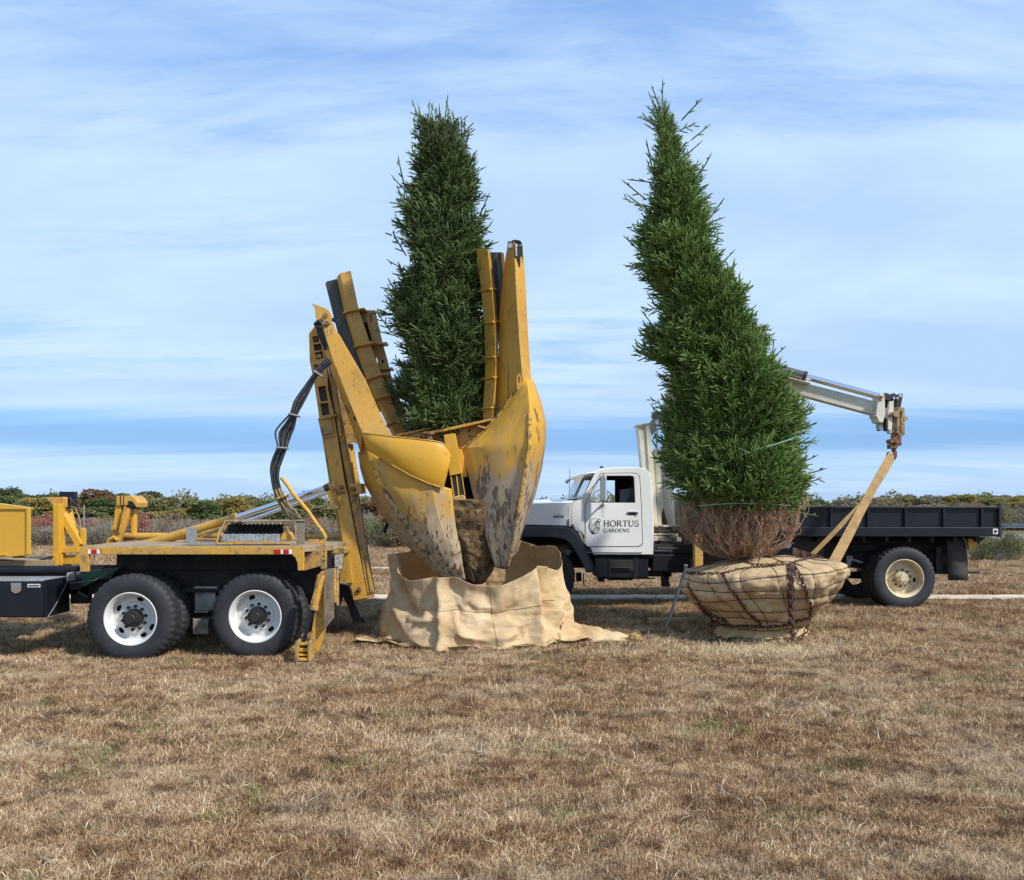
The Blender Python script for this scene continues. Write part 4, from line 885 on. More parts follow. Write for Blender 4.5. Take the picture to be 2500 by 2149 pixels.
# far left yellow cabinet
cb = sub_empty('yellow_cabinet', TS, W(0, 1300, 10.9))
q = B().add([W(-140, 1243, 10.85), W(66, 1243, 10.85), W(66, 1357, 10.85), W(-140, 1372, 10.85)] + [W(-140, 1243, 10.85) + Vector((0, .10, .0)), W(66, 1243, 10.85) + Vector((0, .10, 0)), W(66, 1357, 10.85) + Vector((0, .10, 0)), W(-140, 1372, 10.85) + Vector((-.3, .9, 0))],
            [(0, 1, 2, 3), (7, 6, 5, 4), (0, 4, 5, 1), (1, 5, 6, 2), (2, 6, 7, 3), (3, 7, 4, 0)]); q.build('cabinet_body', YELC, cb, bevel=.012)
B().add([W(-145, 1228, 10.83), W(-10, 1229, 10.83), W(68, 1240, 10.83), W(68, 1243.5, 10.83), W(-145, 1243.5, 10.83)] + [W(x, y, 10.83) + Vector((0, .14, 0)) for x, y in ((-145, 1228), (-10, 1229), (68, 1240), (68, 1243.5), (-145, 1243.5))],
        [(0, 1, 2, 3, 4), (9, 8, 7, 6, 5), (0, 5, 6, 1), (1, 6, 7, 2), (2, 7, 8, 3), (3, 8, 9, 4), (4, 9, 5, 0)]).build('cabinet_lid', YELC, cb)
B().pbox(63.5, 1243, 71, 1354, 10.83, .04).build('corner_strip', YELC, cb, bevel=.004)
B().pbox(-20, 1352, 14, 1356, 10.83, .03).build('latch_bar', YELC, cb); B().pbox(30, 1359, 52, 1362, 10.95, .1).build('drain', DARK, cb)
part('lever_bar', B().prism([(80, 1371), (126, 1357), (128, 1361), (96, 1370)], 11.1, .03), BLKD)
# stand A
sa = sub_empty('support_stand', TS, W(145, 1380, 11.2)); DA = 11.15
B().pbox(129, 1230, 144.5, 1354, DA, .16).build('post', YELC, sa, bevel=.006)
B().pbox(126, 1354, 140, 1386, DA - .02, .20).pbox(141.5, 1354, 150, 1380, DA + .0, .05).build('post_foot', YELC, sa, bevel=.006)
B().prism([(112, 1214.5), (154, 1213.5), (156, 1217), (156, 1238), (147, 1246), (133, 1240), (127, 1233)], DA + .10, .10).build('top_plate', YEL, sa, bevel=.004)
B().bar(W(151, 1252, DA + .17), W(198, 1332, DA + .17), .085, .12).build('brace', YELC, sa, bevel=.006)
B().bar(W(154, 1343, DA + .12), W(196, 1341, DA + .12), .075, .13).prism([(152, 1355), (196, 1355), (196, 1378), (152, 1378)], DA + .1, .04).build('foot_beam', YELC, sa, bevel=.006)
B().ptube([(167, 1243, 11.6), (176, 1290, 11.6)], [.045, .06], 12).build('cylinder', YELC, sa, smooth=True)
B().pbox(144, 1200.5, 181, 1227, 11.75, .10).build('black_box', BLK, sa, bevel=.004)
B().pbox(156, 1219, 172, 1234, 11.4, .14).ptube([(157, 1218, 11.4), (172, 1217, 11.4), (174, 1224, 11.4), (170, 1240, 11.4)], .022).build('valve', BLKD, sa, bevel=.006)
B().ptube([(173, 1237, 11.4), (183, 1240, 11.4), (192, 1260, 11.4), (197, 1285, 11.4), (195, 1302, 11.4), (200, 1325, 11.4)], .011).ptube([(180, 1283, 11.4), (190, 1284, 11.4), (195, 1292, 11.4)], .012).build('hose', HOSED, sa, smooth=True)
B().prism([(197, 1289), (206, 1291), (207, 1332), (195, 1332)], 11.3, .05).build('side_lug', YELC, sa, bevel=.004)
# stand B
sb = sub_empty('support_stand', TS, W(305, 1330, 12.0)); DB = 11.95
B().prism([(284, 1211), (320, 1210), (329, 1217), (336, 1228), (334, 1239), (326, 1234), (313, 1233), (312, 1234), (283, 1233)], DB, .35).build('head_block', YEL, sb, bevel=.006)
B().prism([(313, 1223), (322, 1224), (332, 1237), (326, 1240), (313, 1235)], DB - .012, .05).pbox(293, 1211, 295, 1232, DB - .004, .01).pbox(301, 1211, 302.6, 1232, DB - .004, .01).prism([(300, 1233), (331, 1236), (322, 1243), (306, 1242)], DB + .02, .2).build('cavity', DARK, sb)
B().bar(W(293, 1234, DB + .08), W(283, 1325, DB + .08), .085, .10).build('leg', YELC, sb, bevel=.006)
B().bar(W(317, 1240, DB + .05), W(289, 1325, DB + .0), .055, .09).build('brace', YEL, sb, bevel=.006)
B().pbox(319, 1240, 328, 1308, DB + .12, .10).build('leg', YELC, sb, bevel=.006)
B().bar(W(306, 1236, DB - .02), W(292, 1300, DB - .05), .022, .02).bar(W(277, 1287, DB + .06), W(289, 1287, DB + .06), .03, .14).bar(W(277, 1292, DB + .06), W(289, 1292, DB + .06), .02, .14).build('clamp', YELW, sb)
B().ptube([(262, 1328, DB - .05), (268, 1317, DB - .05), (280, 1313, DB - .05), (286, 1320, DB - .05)], .03).build('loop', YEL, sb, smooth=True)
part('pipe', B().ptube([(304, 1309, 12.1), (410, 1309, 12.1)], .045, 12), YEL, smooth=True)
part('pipe', B().ptube([(470, 1310, 12.1), (545, 1308, 12.1)], .04, 10).ptube([(748, 1310, 12.0), (838, 1311, 11.9)], .025, 8), YELW, smooth=True)
part('pipe', B().ptube([(450, 1322, 11.3), (500, 1300, 11.3), (545, 1288, 11.3), (590, 1270, 11.3)], .018, 8).ptube([(430, 1326, 11.5), (475, 1316, 11.5), (540, 1318, 11.5)], .015, 8), YELG, smooth=True)
part('deck_clutter', B().pbox(350, 1318, 372, 1328, 11.9, .1).bar(W(290, 1326, 11.7), W(340, 1326, 11.7), .03, .05).pbox(745, 1325, 800, 1340, 11.3, .3).pbox(752, 1318, 775, 1330, 11.4, .1).pbox(800, 1325, 845, 1350, 11.4, .3), YELG, bevel=.006)
# lift cylinder
lc = sub_empty('lift_cylinder', TS, W(460, 1296, 11.8))
B().tube([W(335, 1336, 11.85), W(572, 1266, 11.65)], .062, 20).build('barrel', YEL, lc, smooth=True)
B().tube([W(566, 1268, 11.66), W(578, 1264, 11.65)], .072, 20).build('gland', YELW, lc, smooth=True)
B().tube([W(576, 1264.5, 11.65), W(798, 1191, 11.5)], .042, 18).build('rod', CHR, lc, smooth=True)
B().tube([W(585, 1279, 11.9), W(800, 1203, 11.8)], .026, 14).build('rod', CHR, lc, smooth=True)
B().ptube([(792, 1193, 11.45), (802, 1189, 11.45)], .045, 14).build('rod_eye', BLKD, lc, smooth=True)
B().ptube([(708, 1222, 11.55), (760, 1200, 11.52), (800, 1184, 11.5)], .004, 5).build('line', HOSE, lc)
part('angle_bracket', B().pbox(455, 1288, 472, 1329.5, 10.62, .012).pbox(469.5, 1288, 472, 1329.5, 10.632, .12).pbox(455, 1327.5, 560, 1330, 10.6, .10), GREY)
# valve bank
vb = sub_empty('valve_bank', TS, W(640, 1320, 10.7)); DV = 10.62
fr = B(); fr.bar(W(550, 1271, DV), W(745, 1270.5, DV), .014, .012).bar(W(550, 1271, DV), W(528, 1327, DV), .014, .012).bar(W(722, 1271, DV), W(722, 1329, DV), .012, .012)
fr.box(W(550, 0, DV).x, W(722, 0, DV).x, DV, DV + .34, W(0, 1271.5, DV).z, W(0, 1271.5, DV).z + .006); fr.bar(W(540, 1290, DV + .2), W(534, 1326, DV + .2), .01, .03)
fr.build('guard_frame', M('frame_brown', (.38, .33, .26), .6, 0, (((.20, .15, .09), 10, .45, .6, .8),), .1, 50), vb)
B().prism([(722.5, 1271), (744, 1270), (744, 1329), (722.5, 1330)], DV + .01, .012).build('mesh_panel', M('mesh_dirty', (.17, .14, .10), .9, 0, (((.30, .25, .18), 60, .45, .55, .8),), .5, 120), vb)
B().prism([(546, 1285), (558, 1275), (600, 1275), (585, 1282), (560, 1303), (548, 1304)], DV + .30, .01).build('back_panel', YELG, vb)
vs_ = B()
for i in range(14):
    a = 542 + i * 10.05; vs_.pbox(a + .5, 1304 + (1.5 if i % 2 else 0), a + 9.6, 1319, DV + .05, .16)
vs_.pbox(543, 1304.5, 682, 1318, DV + .058, .15).pbox(540, 1318.6, 684, 1320.5, DV + .04, .18); vs_.build('valve_body', ALU, vb, bevel=.003)
for i in range(13):
    a = 547 + i * 10.3; lv = B().tube([W(a, 1304, DV + .10), W(a + 10, 1292, DV + .16), W(a + 18, 1283, DV + .18)], .0085, 6).tube([W(a + 16, 1285.5, DV + .18), W(a + 22, 1279.5, DV + .19)], .014, 6).pbox(a - 1, 1299, a + 4.5, 1304, DV + .08, .05)
    lv.build('lever', BLK, vb, smooth=True)
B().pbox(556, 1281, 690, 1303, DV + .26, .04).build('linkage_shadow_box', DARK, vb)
B().prism([(683, 1319)] + [(684 + 26 * math.sin(R(t)), 1319 - 26 * math.cos(R(t))) for t in range(20, 91, 10)], DV + .08, .2).build('end_cover', YELC, vb, bevel=.004)
B().bar(W(529, 1327, DV - .02), W(712, 1326, DV - .02), .02, .02).bar(W(529, 1327, DV - .02), W(537, 1290, DV + .0), .016, .016).pbox(573, 1317, 579, 1328, DV - .035, .02).pbox(644, 1317, 651, 1328, DV - .035, .02).bar(W(712, 1326, DV - .02), W(716, 1302, DV), .012, .012).bar(W(700, 1285, DV), W(716, 1318, DV), .01, .01).build('guard_rail_bar', YELW, vb)
# bent pipe and hoses
part('bent_pipe', B().ptube([(687, 1166, 10.95), (703, 1186, 10.95), (717, 1208, 10.9), (735, 1228, 10.85), (752, 1248, 10.85), (772, 1278, 10.85), (790, 1303, 10.85), (795, 1312, 10.85), (793, 1318, 10.85), (781, 1325, 10.85), (775, 1334, 10.85)], .024, 10), YELW, smooth=True)
hp = [(806, 880), (785, 897), (768, 918), (746, 955), (728, 985), (718, 1012), (706, 1038), (693, 1062), (690, 1093), (678, 1120), (671, 1145), (672, 1174), (680, 1205), (697, 1236), (712, 1256)]
wide = [7, 7, 4.5, 8, 10, 6.5, 13, 16, 9, 11, 10, 8, 9, 10, 12]
for j in range(8):
    o = (j - 3.5) / 3.5; rgj = random.Random(j); pts = []
    for k, (x, y) in enumerate(hp):
        a = hp[max(k - 1, 0)]; c = hp[min(k + 1, len(hp) - 1)]; dx, dy = c[0] - a[0], c[1] - a[1]; L = math.hypot(dx, dy)
        ww = wide[k] * o * (1.0 if not (j == 0 and 5 <= k <= 8) else 1.35); pts.append(W(x - dy / L * -ww, y + dx / L * -ww, 11.0 + .05 * math.sin(j * 2.1 + k * .5)))
    fine = []
    for k in range(len(pts) - 1):
        p0, p1, p2, p3 = pts[max(k - 1, 0)], pts[k], pts[k + 1], pts[min(k + 2, len(pts) - 1)]
        for t in (0, .33, .66): fine.append(.5 * ((2 * p1) + (p2 - p0) * t + (2 * p0 - 5 * p1 + 4 * p2 - p3) * t * t + (3 * p1 - p0 - 3 * p2 + p3) * t ** 3))
    fine.append(pts[-1]); part('hydraulic_hose', B().tube(fine[:36], .0125, 7), HOSE, smooth=True)
    part('hydraulic_hose', B().tube(fine[35:] + [W(718 + j * 2.4, 1266, 10.95)], .0125, 7), HOSED, smooth=True)
for px, py, w_, a in ((779, 914, 12, 35), (719, 1014, 12, 15), (690, 1094, 12, 5), (690, 1214, 13, -20)):
    c = W(px, py, 10.97); dv = Vector((math.cos(R(a)), 0, -math.sin(R(a)))) * (w_ / FP * 11)
    part('hose_tie', B().bar(c - dv * 1.05, c + dv * 1.05, .022, .15), GREY if py < 1200 else YELG, bevel=.008)
# ---------------- mast
DM = 11.68
ms = sub_empty('mast', TS, W(830, 1300, DM))
mp = [(754, 813), (769, 795), (786, 805), (790, 858), (799, 890), (800, 950), (814, 1005), (824, 1067), (840, 1170), (849, 1208), (872, 1328), (897, 1460), (863, 1466), (858, 1433), (846, 1424), (836, 1419), (827, 1420), (843, 1352), (833, 1300), (823, 1241), (809, 1174), (804, 1143), (789, 1071), (779, 1022), (770, 950), (763, 916), (756, 882)]
holes = [[(762, 822), (777, 820), (779, 835), (765, 837)], [(765, 841), (783, 839), (787, 854), (768, 857)], [(768, 861), (787, 858), (789, 875), (772, 878)], [(765, 891), (784, 889), (789, 909), (769, 912)], [(776, 945), (795, 941), (800, 978), (783, 981)], [(781, 986), (800, 983), (805, 1012), (787, 1015)]]
plate('front_plate', mp, holes, DM, .03, YEL, ms, bevel=.004)
B().prism([(758, 818), (792, 815), (806, 1000), (812, 1018), (786, 1020), (768, 940), (762, 900)], DM + .06, .03).build('recess_plate', M('recess_dark', (.06, .05, .04), .8, 0, (((.16, .12, .07), 30, .55, .64, .8),), .3, 60), ms)
b = B().pbox(767, 865, 784, 874, DM + .035, .02); b.build('decal_plate', M('decal_tan', (.50, .36, .15), .6, 0, (((.3, .2, .08), 60, .5, .6, .8),)), ms)
B().disc(769, 829, DM + .03, .035, .03).disc(775, 848, DM + .04, .014, .02).build('bolt', RUST, ms, smooth=True)
B().prism([(756, 815), (762, 815), (775, 930), (812, 1175), (826, 1245), (845, 1330), (880, 1465), (900, 1460), (853, 1208), (828, 1067), (800, 890), (790, 815), (796, 815), (812, 890), (840, 1067), (866, 1208), (910, 1460), (866, 1467), (835, 1330), (803, 1175), (766, 930)], DM + .035, .16).build('side_web', YELG, ms)
B().prism([(769, 795), (786, 792), (800, 900), (830, 1070), (872, 1290), (902, 1455), (880, 1462), (842, 1290), (800, 1080), (768, 900), (757, 815)], DM + .22, .03).build('rear_plate', YELG, ms)
B().prism([(776, 1022), (808, 1017), (815, 1057), (785, 1063)], DM - .035, .035).prism([(787, 1066), (819, 1062), (820, 1066), (789, 1072)], DM - .02, .02).prism([(775.5, 1022), (808, 1016), (809, 1020), (776, 1026)], DM - .05, .05).build('collar', YELG, ms, bevel=.004)
B().prism([(822, 1018), (829, 1020), (834, 1065), (827, 1064)], DM - .03, .2).bar(W(812, 1016, DM), W(825, 1015, DM), .02, .2).build('guide_block', YELG, ms, bevel=.004)
# claw at the mast head
plate('head_claw', [(761, 741), (766, 742), (780, 747), (796, 753), (803, 759), (808, 768), (809, 780), (806, 784), (812, 788), (817, 803), (820, 812), (800, 815), (772, 800), (773, 784), (770, 770), (769, 754)], (), DM + .02, .07, YEL, ms, bevel=.005)
B().disc(794, 770, DM - .01, .030, .05).disc(797, 790, 11.60, .030, .06).build('pin', RUST, ms, smooth=True); B().pbox(811, 776, 818, 784, DM + .06, .1).build('pin_end', DARK, ms)
# rear plate with arch, cylinder and dark guide rail
arch = [(812, 900), (822, 890), (850, 960), (872, 1060)] + [(871, 1084), (862, 1079), (852, 1083), (843, 1092), (836, 1106), (829, 1100), (820, 1010)]
B().prism(arch, DM + .30, .05).build('swing_plate', YELG, ms, bevel=.004)
B().bar(W(826, 1028, DM + .25), W(848, 1026, DM + .25), .02, .05).bar(W(830, 1059, DM + .25), W(852, 1057, DM + .25), .02, .05).build('rib', YELG, ms)
B().ptube([(850, 1086, DM + .42), (866, 1186, DM + .42)], .075, 16).build('cylinder', YEL, ms, smooth=True)
B().prism([(836, 1100), (842, 1106), (868, 1190), (856, 1186)], DM + .30, .03).build('gusset', YEL, ms)
B().prism([(853, 1181), (881, 1180), (883, 1204), (858, 1207)], DM - .02, .4).build('pivot_block', YEL, ms, bevel=.006)
B().prism([(792, 1183), (801, 1178), (815, 1174), (828, 1241), (823, 1243), (808, 1236), (797, 1202)], DM - .05, .05).build('cylinder_lug', YELG, ms, bevel=.005)
pb = B()
for px, py, r in ((797, 1190, .034), (833, 1190, .03), (861, 1195, .036)): pb.disc(px, py, DM - .075, r, .05).disc(px, py, DM - .09, r * .5, .03, 6)
pb.disc(877, 1440, DM - .03, .034, .05).disc(877, 1440, DM - .045, .018, .03, 6).ptube([(826, 1205, DM - .01), (842, 1203, DM - .01)], .012)
pb.build('pin', RUST, ms, smooth=True)
B().prism([(854, 1208), (868, 1207), (905, 1448), (896, 1451)], DM + .05, .12).build('guide_rail', M('rail_black', (.018, .018, .02), .3, .3, (((.10, .10, .10), 30, .5, .6, .6, (4, 4, .1)),)), ms)
B().prism([(868, 1207), (872, 1207), (911, 1447), (905, 1449)], DM + .02, .16).build('rail_edge', YELG, ms)
B().prism([(841, 1352), (852, 1350), (861, 1424), (846, 1424), (836, 1419), (827, 1419), (838, 1380)], DM - .03, .03).build('lower_plate', YEL, ms, bevel=.004)
B().disc(889, 1313, DM + .2, .03, .1, 8).build('knob', DARK, ms)
# rear frame, stabiliser, paper tag
part('rear_beam', B().prism([(742, 1350), (785, 1345), (785, 1382), (742, 1394)], Dd + .15, .10).pbox(785, 1338, 842, 1352, 10.9, .3), YELG, bevel=.006)
part('rear_bracket', B().pbox(795, 1352, 818, 1390, 10.75, .25).pbox(740, 1394, 825, 1440, 11.1, .05).pbox(800, 1400, 826, 1510, 11.3, .1), UNDER)
part('paper_tag', B().pbox(817, 1353, 836.5, 1385, 10.72, .006), M('tag_paper', (.42, .40, .34), .8, 0, (((.16, .14, .11), 45, .48, .56, .8),)))
st = sub_empty('stabiliser', TS, W(755, 1600, 10.1)); DS = 10.2
plate('slotted_link', [(782, 1334), (786, 1329), (792, 1328), (797, 1333), (797, 1388), (783, 1390)], [[(787.5, 1333), (791.5, 1333), (791.5, 1350), (787.5, 1350)], [(787.5, 1356), (791.5, 1356), (791.5, 1362), (787.5, 1362)], [(787.5, 1368), (791.5, 1368), (791.5, 1374), (787.5, 1374)]], DS, .035, YELG, st, bevel=.003)
B().prism([(790, 1391), (815, 1387), (815, 1508), (803, 1524), (791, 1540)], DS + .02, .016).build('side_plate', M('plate_brown', (.25, .19, .12), .7, .2, (((.14, .10, .06), 9, .45, .6, .8), ((.40, .27, .08), 14, .58, .66, .7)), .3, 50), st, bevel=.003)
B().prism([(778, 1400), (792, 1390), (792, 1540), (777, 1590), (760, 1604), (752, 1585), (764, 1520), (776, 1460)], DS + .10, .10).build('leg_beam', YELW, st, bevel=.006)
B().ptube([(816, 1388, DS + .06), (818, 1470, DS + .06)], .03).ptube([(823, 1388, DS + .06), (824, 1478, DS + .06)], .018).build('guide_tube', YELG, st, smooth=True)
B().ptube([(784, 1405, DS - .02), (766, 1486, DS - .02)], .045, 16).ptube([(767.5, 1479, DS - .02), (765.5, 1488, DS - .02)], .055, 16).build('barrel', YELW, st, smooth=True)
B().bar(W(788, 1398, DS - .04), W(761, 1472, DS - .04), .018, .05).build('barrel_guard', YELG, st)
B().ptube([(766, 1484, DS - .02), (740, 1568, DS - .02)], .024, 12).build('rod', M('rod_dark', (.05, .055, .07), .25, .8), st, smooth=True)
for a0, y1 in ((720, 1622), (751, 1617)):
    B().prism([(a0, 1570), (a0 + 2, 1565), (a0 + 6, 1564), (a0 + 8.5, 1568), (a0 + 8.5, 1588), (a0 + 7, 1592), (a0 + 7, y1 - 2), (a0 + 2, y1 + 1), (a0, y1 - 8)], DS - .17, .22).build('foot_plate', YELG, st, bevel=.006)
B().pbox(728, 1570, 752, 1576, DS - .12, .06).pbox(728, 1583, 752, 1592, DS - .12, .14).pbox(728, 1597, 752, 1602, DS - .14, .14).pbox(728, 1607, 752, 1614, DS - .16, .2).build('foot_rung', YELW, st, bevel=.004)
B().pbox(728, 1576, 752, 1620, DS - .05, .06).build('foot_web', M('web_brown', (.12, .09, .055), .8), st)
B().pbox(722, 1618, 764, 1626, DS - .18, .26).build('foot_pad', GREY, st, bevel=.006)
part('far_stabiliser', B().prism([(828, 1425), (850, 1430), (868, 1480), (890, 1512), (894, 1520), (862, 1520), (848, 1480), (836, 1455), (818, 1508), (813, 1508), (822, 1460)], 12.0, .12), BLKD, bevel=.006)
part('far_stabiliser_strip', B().prism([(864, 1468), (872, 1466), (886, 1502), (882, 1508)], 11.98, .01), GREY)
# ---------------- spade: towers, blades, ring
def PW(L): return [W(*p) for p in L]
def beam_part(name, rows, mat, parent, **k):
    return B().beam([PW(r) for r in rows]).build(name, mat, parent, **k)
# front left tower A: narrow left face, broad right face, back
ta = sub_empty('tower', TS, W(850, 950, 11.7))
ra = [(771, 792, 11.55, 785, 785, 11.42, 802, 789, 11.44), (777, 815, 11.55, 800, 838, 11.40, 826, 818, 11.42), (790, 858, 11.55, 815, 884, 11.38, 848, 856, 11.40), (828, 959, 11.5, 847, 965, 11.33, 891, 930, 11.36), (862, 1050, 11.5, 873, 1028, 11.30, 930, 1020, 11.34), (880, 1106, 11.5, 885, 1057, 11.28, 952, 1063, 11.33)]
beam_part('tower_beam', [[(a, b, c), (d, e, f), (g_, h, i), (g_ + 3, h, i + .22), (a + 4, b, c + .22)] for a, b, c, d, e, f, g_, h, i in ra], YEL, ta, smooth=True, ang=30)
B().add(PW([(770, 793, 11.53), (784, 786, 11.40), (791, 815, 11.37), (799, 840, 11.355), (798, 854, 11.36), (793, 856, 11.40), (786, 840, 11.46), (777, 818, 11.515)]), [tuple(range(8))]).build('slot_cavity', DARK, ta, solid=.012)
B().ptube([(770, 793, 11.50), (776, 787, 11.46), (784, 784, 11.40)], .03, 8).ptube([(771, 796, 11.50), (784, 798, 11.38)], .02, 8).build('sheave', BLKD, ta, smooth=True)
B().disc(797, 790, 11.40, .036, .08).disc(797, 790, 11.385, .018, .03, 6).build('pin', RUST, ta, smooth=True)
B().prism([(842, 990), (844, 989), (852, 1008), (851, 1010)], 11.36, .02).prism([(861, 1018), (864, 1017), (867, 1026), (864, 1028)], 11.32, .02).build('slot', DARK, ta)
B().bar(W(903, 993, 11.47), W(925, 1050, 11.48), .008, .02).build('weld_seam', YELG, ta)
# rear left tower B
tbw = sub_empty('tower', TS, W(900, 850, 12.7)); DBt = 12.62
rbw = [(822, 678, 830, 667, 856, 661), (840, 761, 848, 757, 876, 756), (866, 844, 873, 841, 904, 839), (894, 926, 901, 921, 932, 914), (915, 974, 922, 970, 951, 964), (945, 1037, 951, 1032, 974, 1020), (957, 1063, 963, 1058, 987, 1052), (972, 1100, 978, 1096, 1003, 1090)]
beam_part('tower_beam', [[(a, b, DBt + .10), (c, d, DBt), (e, f, DBt + .02), (e, f, DBt + .26), (a, b, DBt + .28)] for a, b, c, d, e, f in rbw], YEL, tbw, bevel=.006)
for (a, b, c, d, e, f), t in zip(rbw[1:7], (14, 14, 14, 12, 12, 0)):
    if t == 0: continue
    B().prism([(a - 3, b + 5), (a - 2, b), (c, d - 1), (e + t, f - 5), (e + t, f - 2), (c + 2, d + 4)], DBt - .06, .30).build('stiffener', YEL, tbw, bevel=.004)
B().prism([(794, 692), (798, 687), (822, 681), (858, 815), (900, 940), (930, 1005), (905, 1000), (866, 910), (836, 842), (826, 820)], DBt + .14, .07).build('guide_rail', M('rail_dark', (.055, .05, .045), .5, .3, (((.12, .11, .10), 14, .48, .62, .7, (3, 3, .2)), ((.02, .02, .02), 6, .5, .62, .7))), tbw, bevel=.004)
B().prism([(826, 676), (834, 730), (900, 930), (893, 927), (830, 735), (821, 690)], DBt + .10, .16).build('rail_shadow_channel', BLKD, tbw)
plate('wing_plate', [(870, 757), (916, 757.5), (934, 838), (946, 880), (960, 940), (985, 995), (1000, 1060), (975, 1060), (900, 860)], [[(887, 787), (896, 786), (908, 831), (898, 833)], [(918, 873), (920, 873), (923, 887), (920, 886)], rrect(931, 878, 937, 887, 2.8, 3)], DBt + .20, .03, YEL, tbw, bevel=.004)
B().prism([(886, 785), (898, 785), (910, 834), (898, 835)], DBt + .26, .02).prism([(929, 876), (939, 876), (939, 889), (929, 889)], DBt + .26, .02).build('slot_back', DARK, tbw)
B().prism([(920, 837), (944, 835), (943, 839), (922, 841)], DBt + .10, .22).prism([(922, 897), (958, 897), (957, 901), (922, 902)], DBt + .10, .22).prism([(948, 962), (962, 958), (960, 962), (948, 966)], DBt + .1, .2).build('stiffener', YEL, tbw)
B().prism([(902, 766), (907, 767), (908, 786), (905, 788), (903, 775)], DBt + .195, .006).build('worn_patch', RUST, tbw)
# right tower pair
tr = sub_empty('tower', TS, W(1195, 850, 12.4)); DR = 11.72
rr_ = [(1162, 608, 1191, 608, 1196, 613), (1174, 706, 1201, 704, 1209, 706), (1181, 785, 1208, 785, 1215, 785), (1184, 870, 1210, 870, 1217, 870), (1184, 919, 1210, 920, 1218, 921), (1179, 992, 1204, 994, 1214, 994), (1178, 1030, 1202, 1033, 1212, 1033), (1172, 1070, 1197, 1074, 1206, 1074)]
beam_part('tower_beam', [[(a, b, DR + .14), (c, d, DR), (e, f, DR + .20), (a + 12, b, DR + .34)] for a, b, c, d, e, f in rr_], YEL, tr, bevel=.006)
for (a, b, c, d, e, f) in rr_[1:6]:
    B().add(PW([(a - 11, b + 5, DR + .20), (c - 6, d - 1, DR - .05), (e + 3, f - 2, DR + .12), (e + 3, f - 2, DR + .30), (a - 6, b + 3, DR + .34)]) + [p + Vector((0, 0, -.022)) for p in PW([(a - 11, b + 5, DR + .20), (c - 6, d - 1, DR - .05), (e + 3, f - 2, DR + .12), (e + 3, f - 2, DR + .30), (a - 6, b + 3, DR + .34)])],
            [(0, 1, 2, 3, 4), (9, 8, 7, 6, 5)] + [(i, i + 5, (i + 1) % 5 + 5, (i + 1) % 5) for i in range(5)]).build('stiffener', YEL, tr, bevel=.003)
B().prism([(1196, 616), (1224, 616), (1232, 690), (1222, 790), (1214, 860), (1211, 800), (1205, 690)], DR + .24, .08).build('guide_rail', MATS['rail_dark'], tr)
B().ptube([(1203, 616, DR + .235), (1211, 690, DR + .235), (1216, 780, DR + .235)], .008, 6).ptube([(1208, 616, DR + .235), (1214, 680, DR + .235), (1219, 760, DR + .235)], .008, 6).build('rail_lip', BLKD, tr, smooth=True)
B().prism([(1223, 617), (1229, 617), (1231, 624), (1232, 650), (1229, 680), (1228, 672)], DR + .16, .2).build('rail_edge', YEL, tr)
# front right tower T
tt = sub_empty('tower', TS, W(1255, 800, 11.8))
rt = [(1240, 589, 1244, 587, 1255, 588, 1273, 590, 1275, 597), (1237, 612, 1240, 612, 1256, 612, 1276, 612, 1277, 614), (1232, 640, 1236, 640, 1257, 640, 1279, 640, 1280, 640), (1227, 680, 1231, 680, 1259, 690, 1282, 690, 1283, 690), (1218, 775, 1222, 775, 1264, 775, 1286, 775, 1287, 775), (1217, 860, 1221, 860, 1270, 860, 1291, 860, 1292, 860), (1215, 960, 1219, 960, 1276, 929, 1296, 928, 1297, 928), (1212, 1040, 1216, 1040, 1280, 960, 1302, 950, 1304, 950)]
DT = 11.55
beam_part('tower_beam', [[(a, b, DT + .32), (e, f, DT), (i, j, DT + .12), (i - 3, j, DT + .42), (a + 4, b, DT + .44)] for a, b, c, d, e, f, g_, h, i, j in rt], YEL, tt, smooth=True, ang=30)
B().add(PW([(1256.5, 595, DT + .004), (1272, 594, DT + .10), (1275, 600, DT + .115), (1276, 640, DT + .108), (1273.5, 655, DT + .095), (1270, 661, DT + .075), (1266, 656, DT + .055), (1262, 632, DT + .02), (1257, 625, DT + .0)]), [tuple(range(9))]).build('slot_cavity', DARK, tt, solid=.014)
B().add(PW([(1258, 596, DT - .006), (1261, 597, DT + .0), (1262, 627, DT + .0), (1258, 624, DT - .006)]), [(0, 1, 2, 3)]).add(PW([(1258, 595, DT - .006), (1273, 595, DT + .09), (1272, 601, DT + .09), (1260, 602, DT - .0)]), [(0, 1, 2, 3)]).build('sheave', GREY, tt, solid=.02)
B().prism([(1250, 587), (1256, 585), (1270, 587), (1274, 592), (1268, 594), (1256, 590)], DT + .0, .3).build('head_cap', BLK, tt, bevel=.004)
B().disc(1246, 600, DT + .10, .030, .14).disc(1246, 600, DT + .085, .014, .03, 6).build('pin', CHRD, tt, smooth=True)
B().ptube([(1231, 882, DT + .20), (1235, 886, DT + .19), (1237, 900, DT + .18), (1237, 945, DT + .18), (1240, 990, DT + .18)], .010, 6).build('grease_line', YELC, tt, smooth=True)
plate('lift_lug', [(1261, 920), (1265, 913), (1270, 912), (1273, 915), (1273, 950), (1262, 953)], [[(1265, 920), (1269, 920), (1268, 936), (1265, 936)]], DT - .02, .05, YEL, tt, bevel=.003)
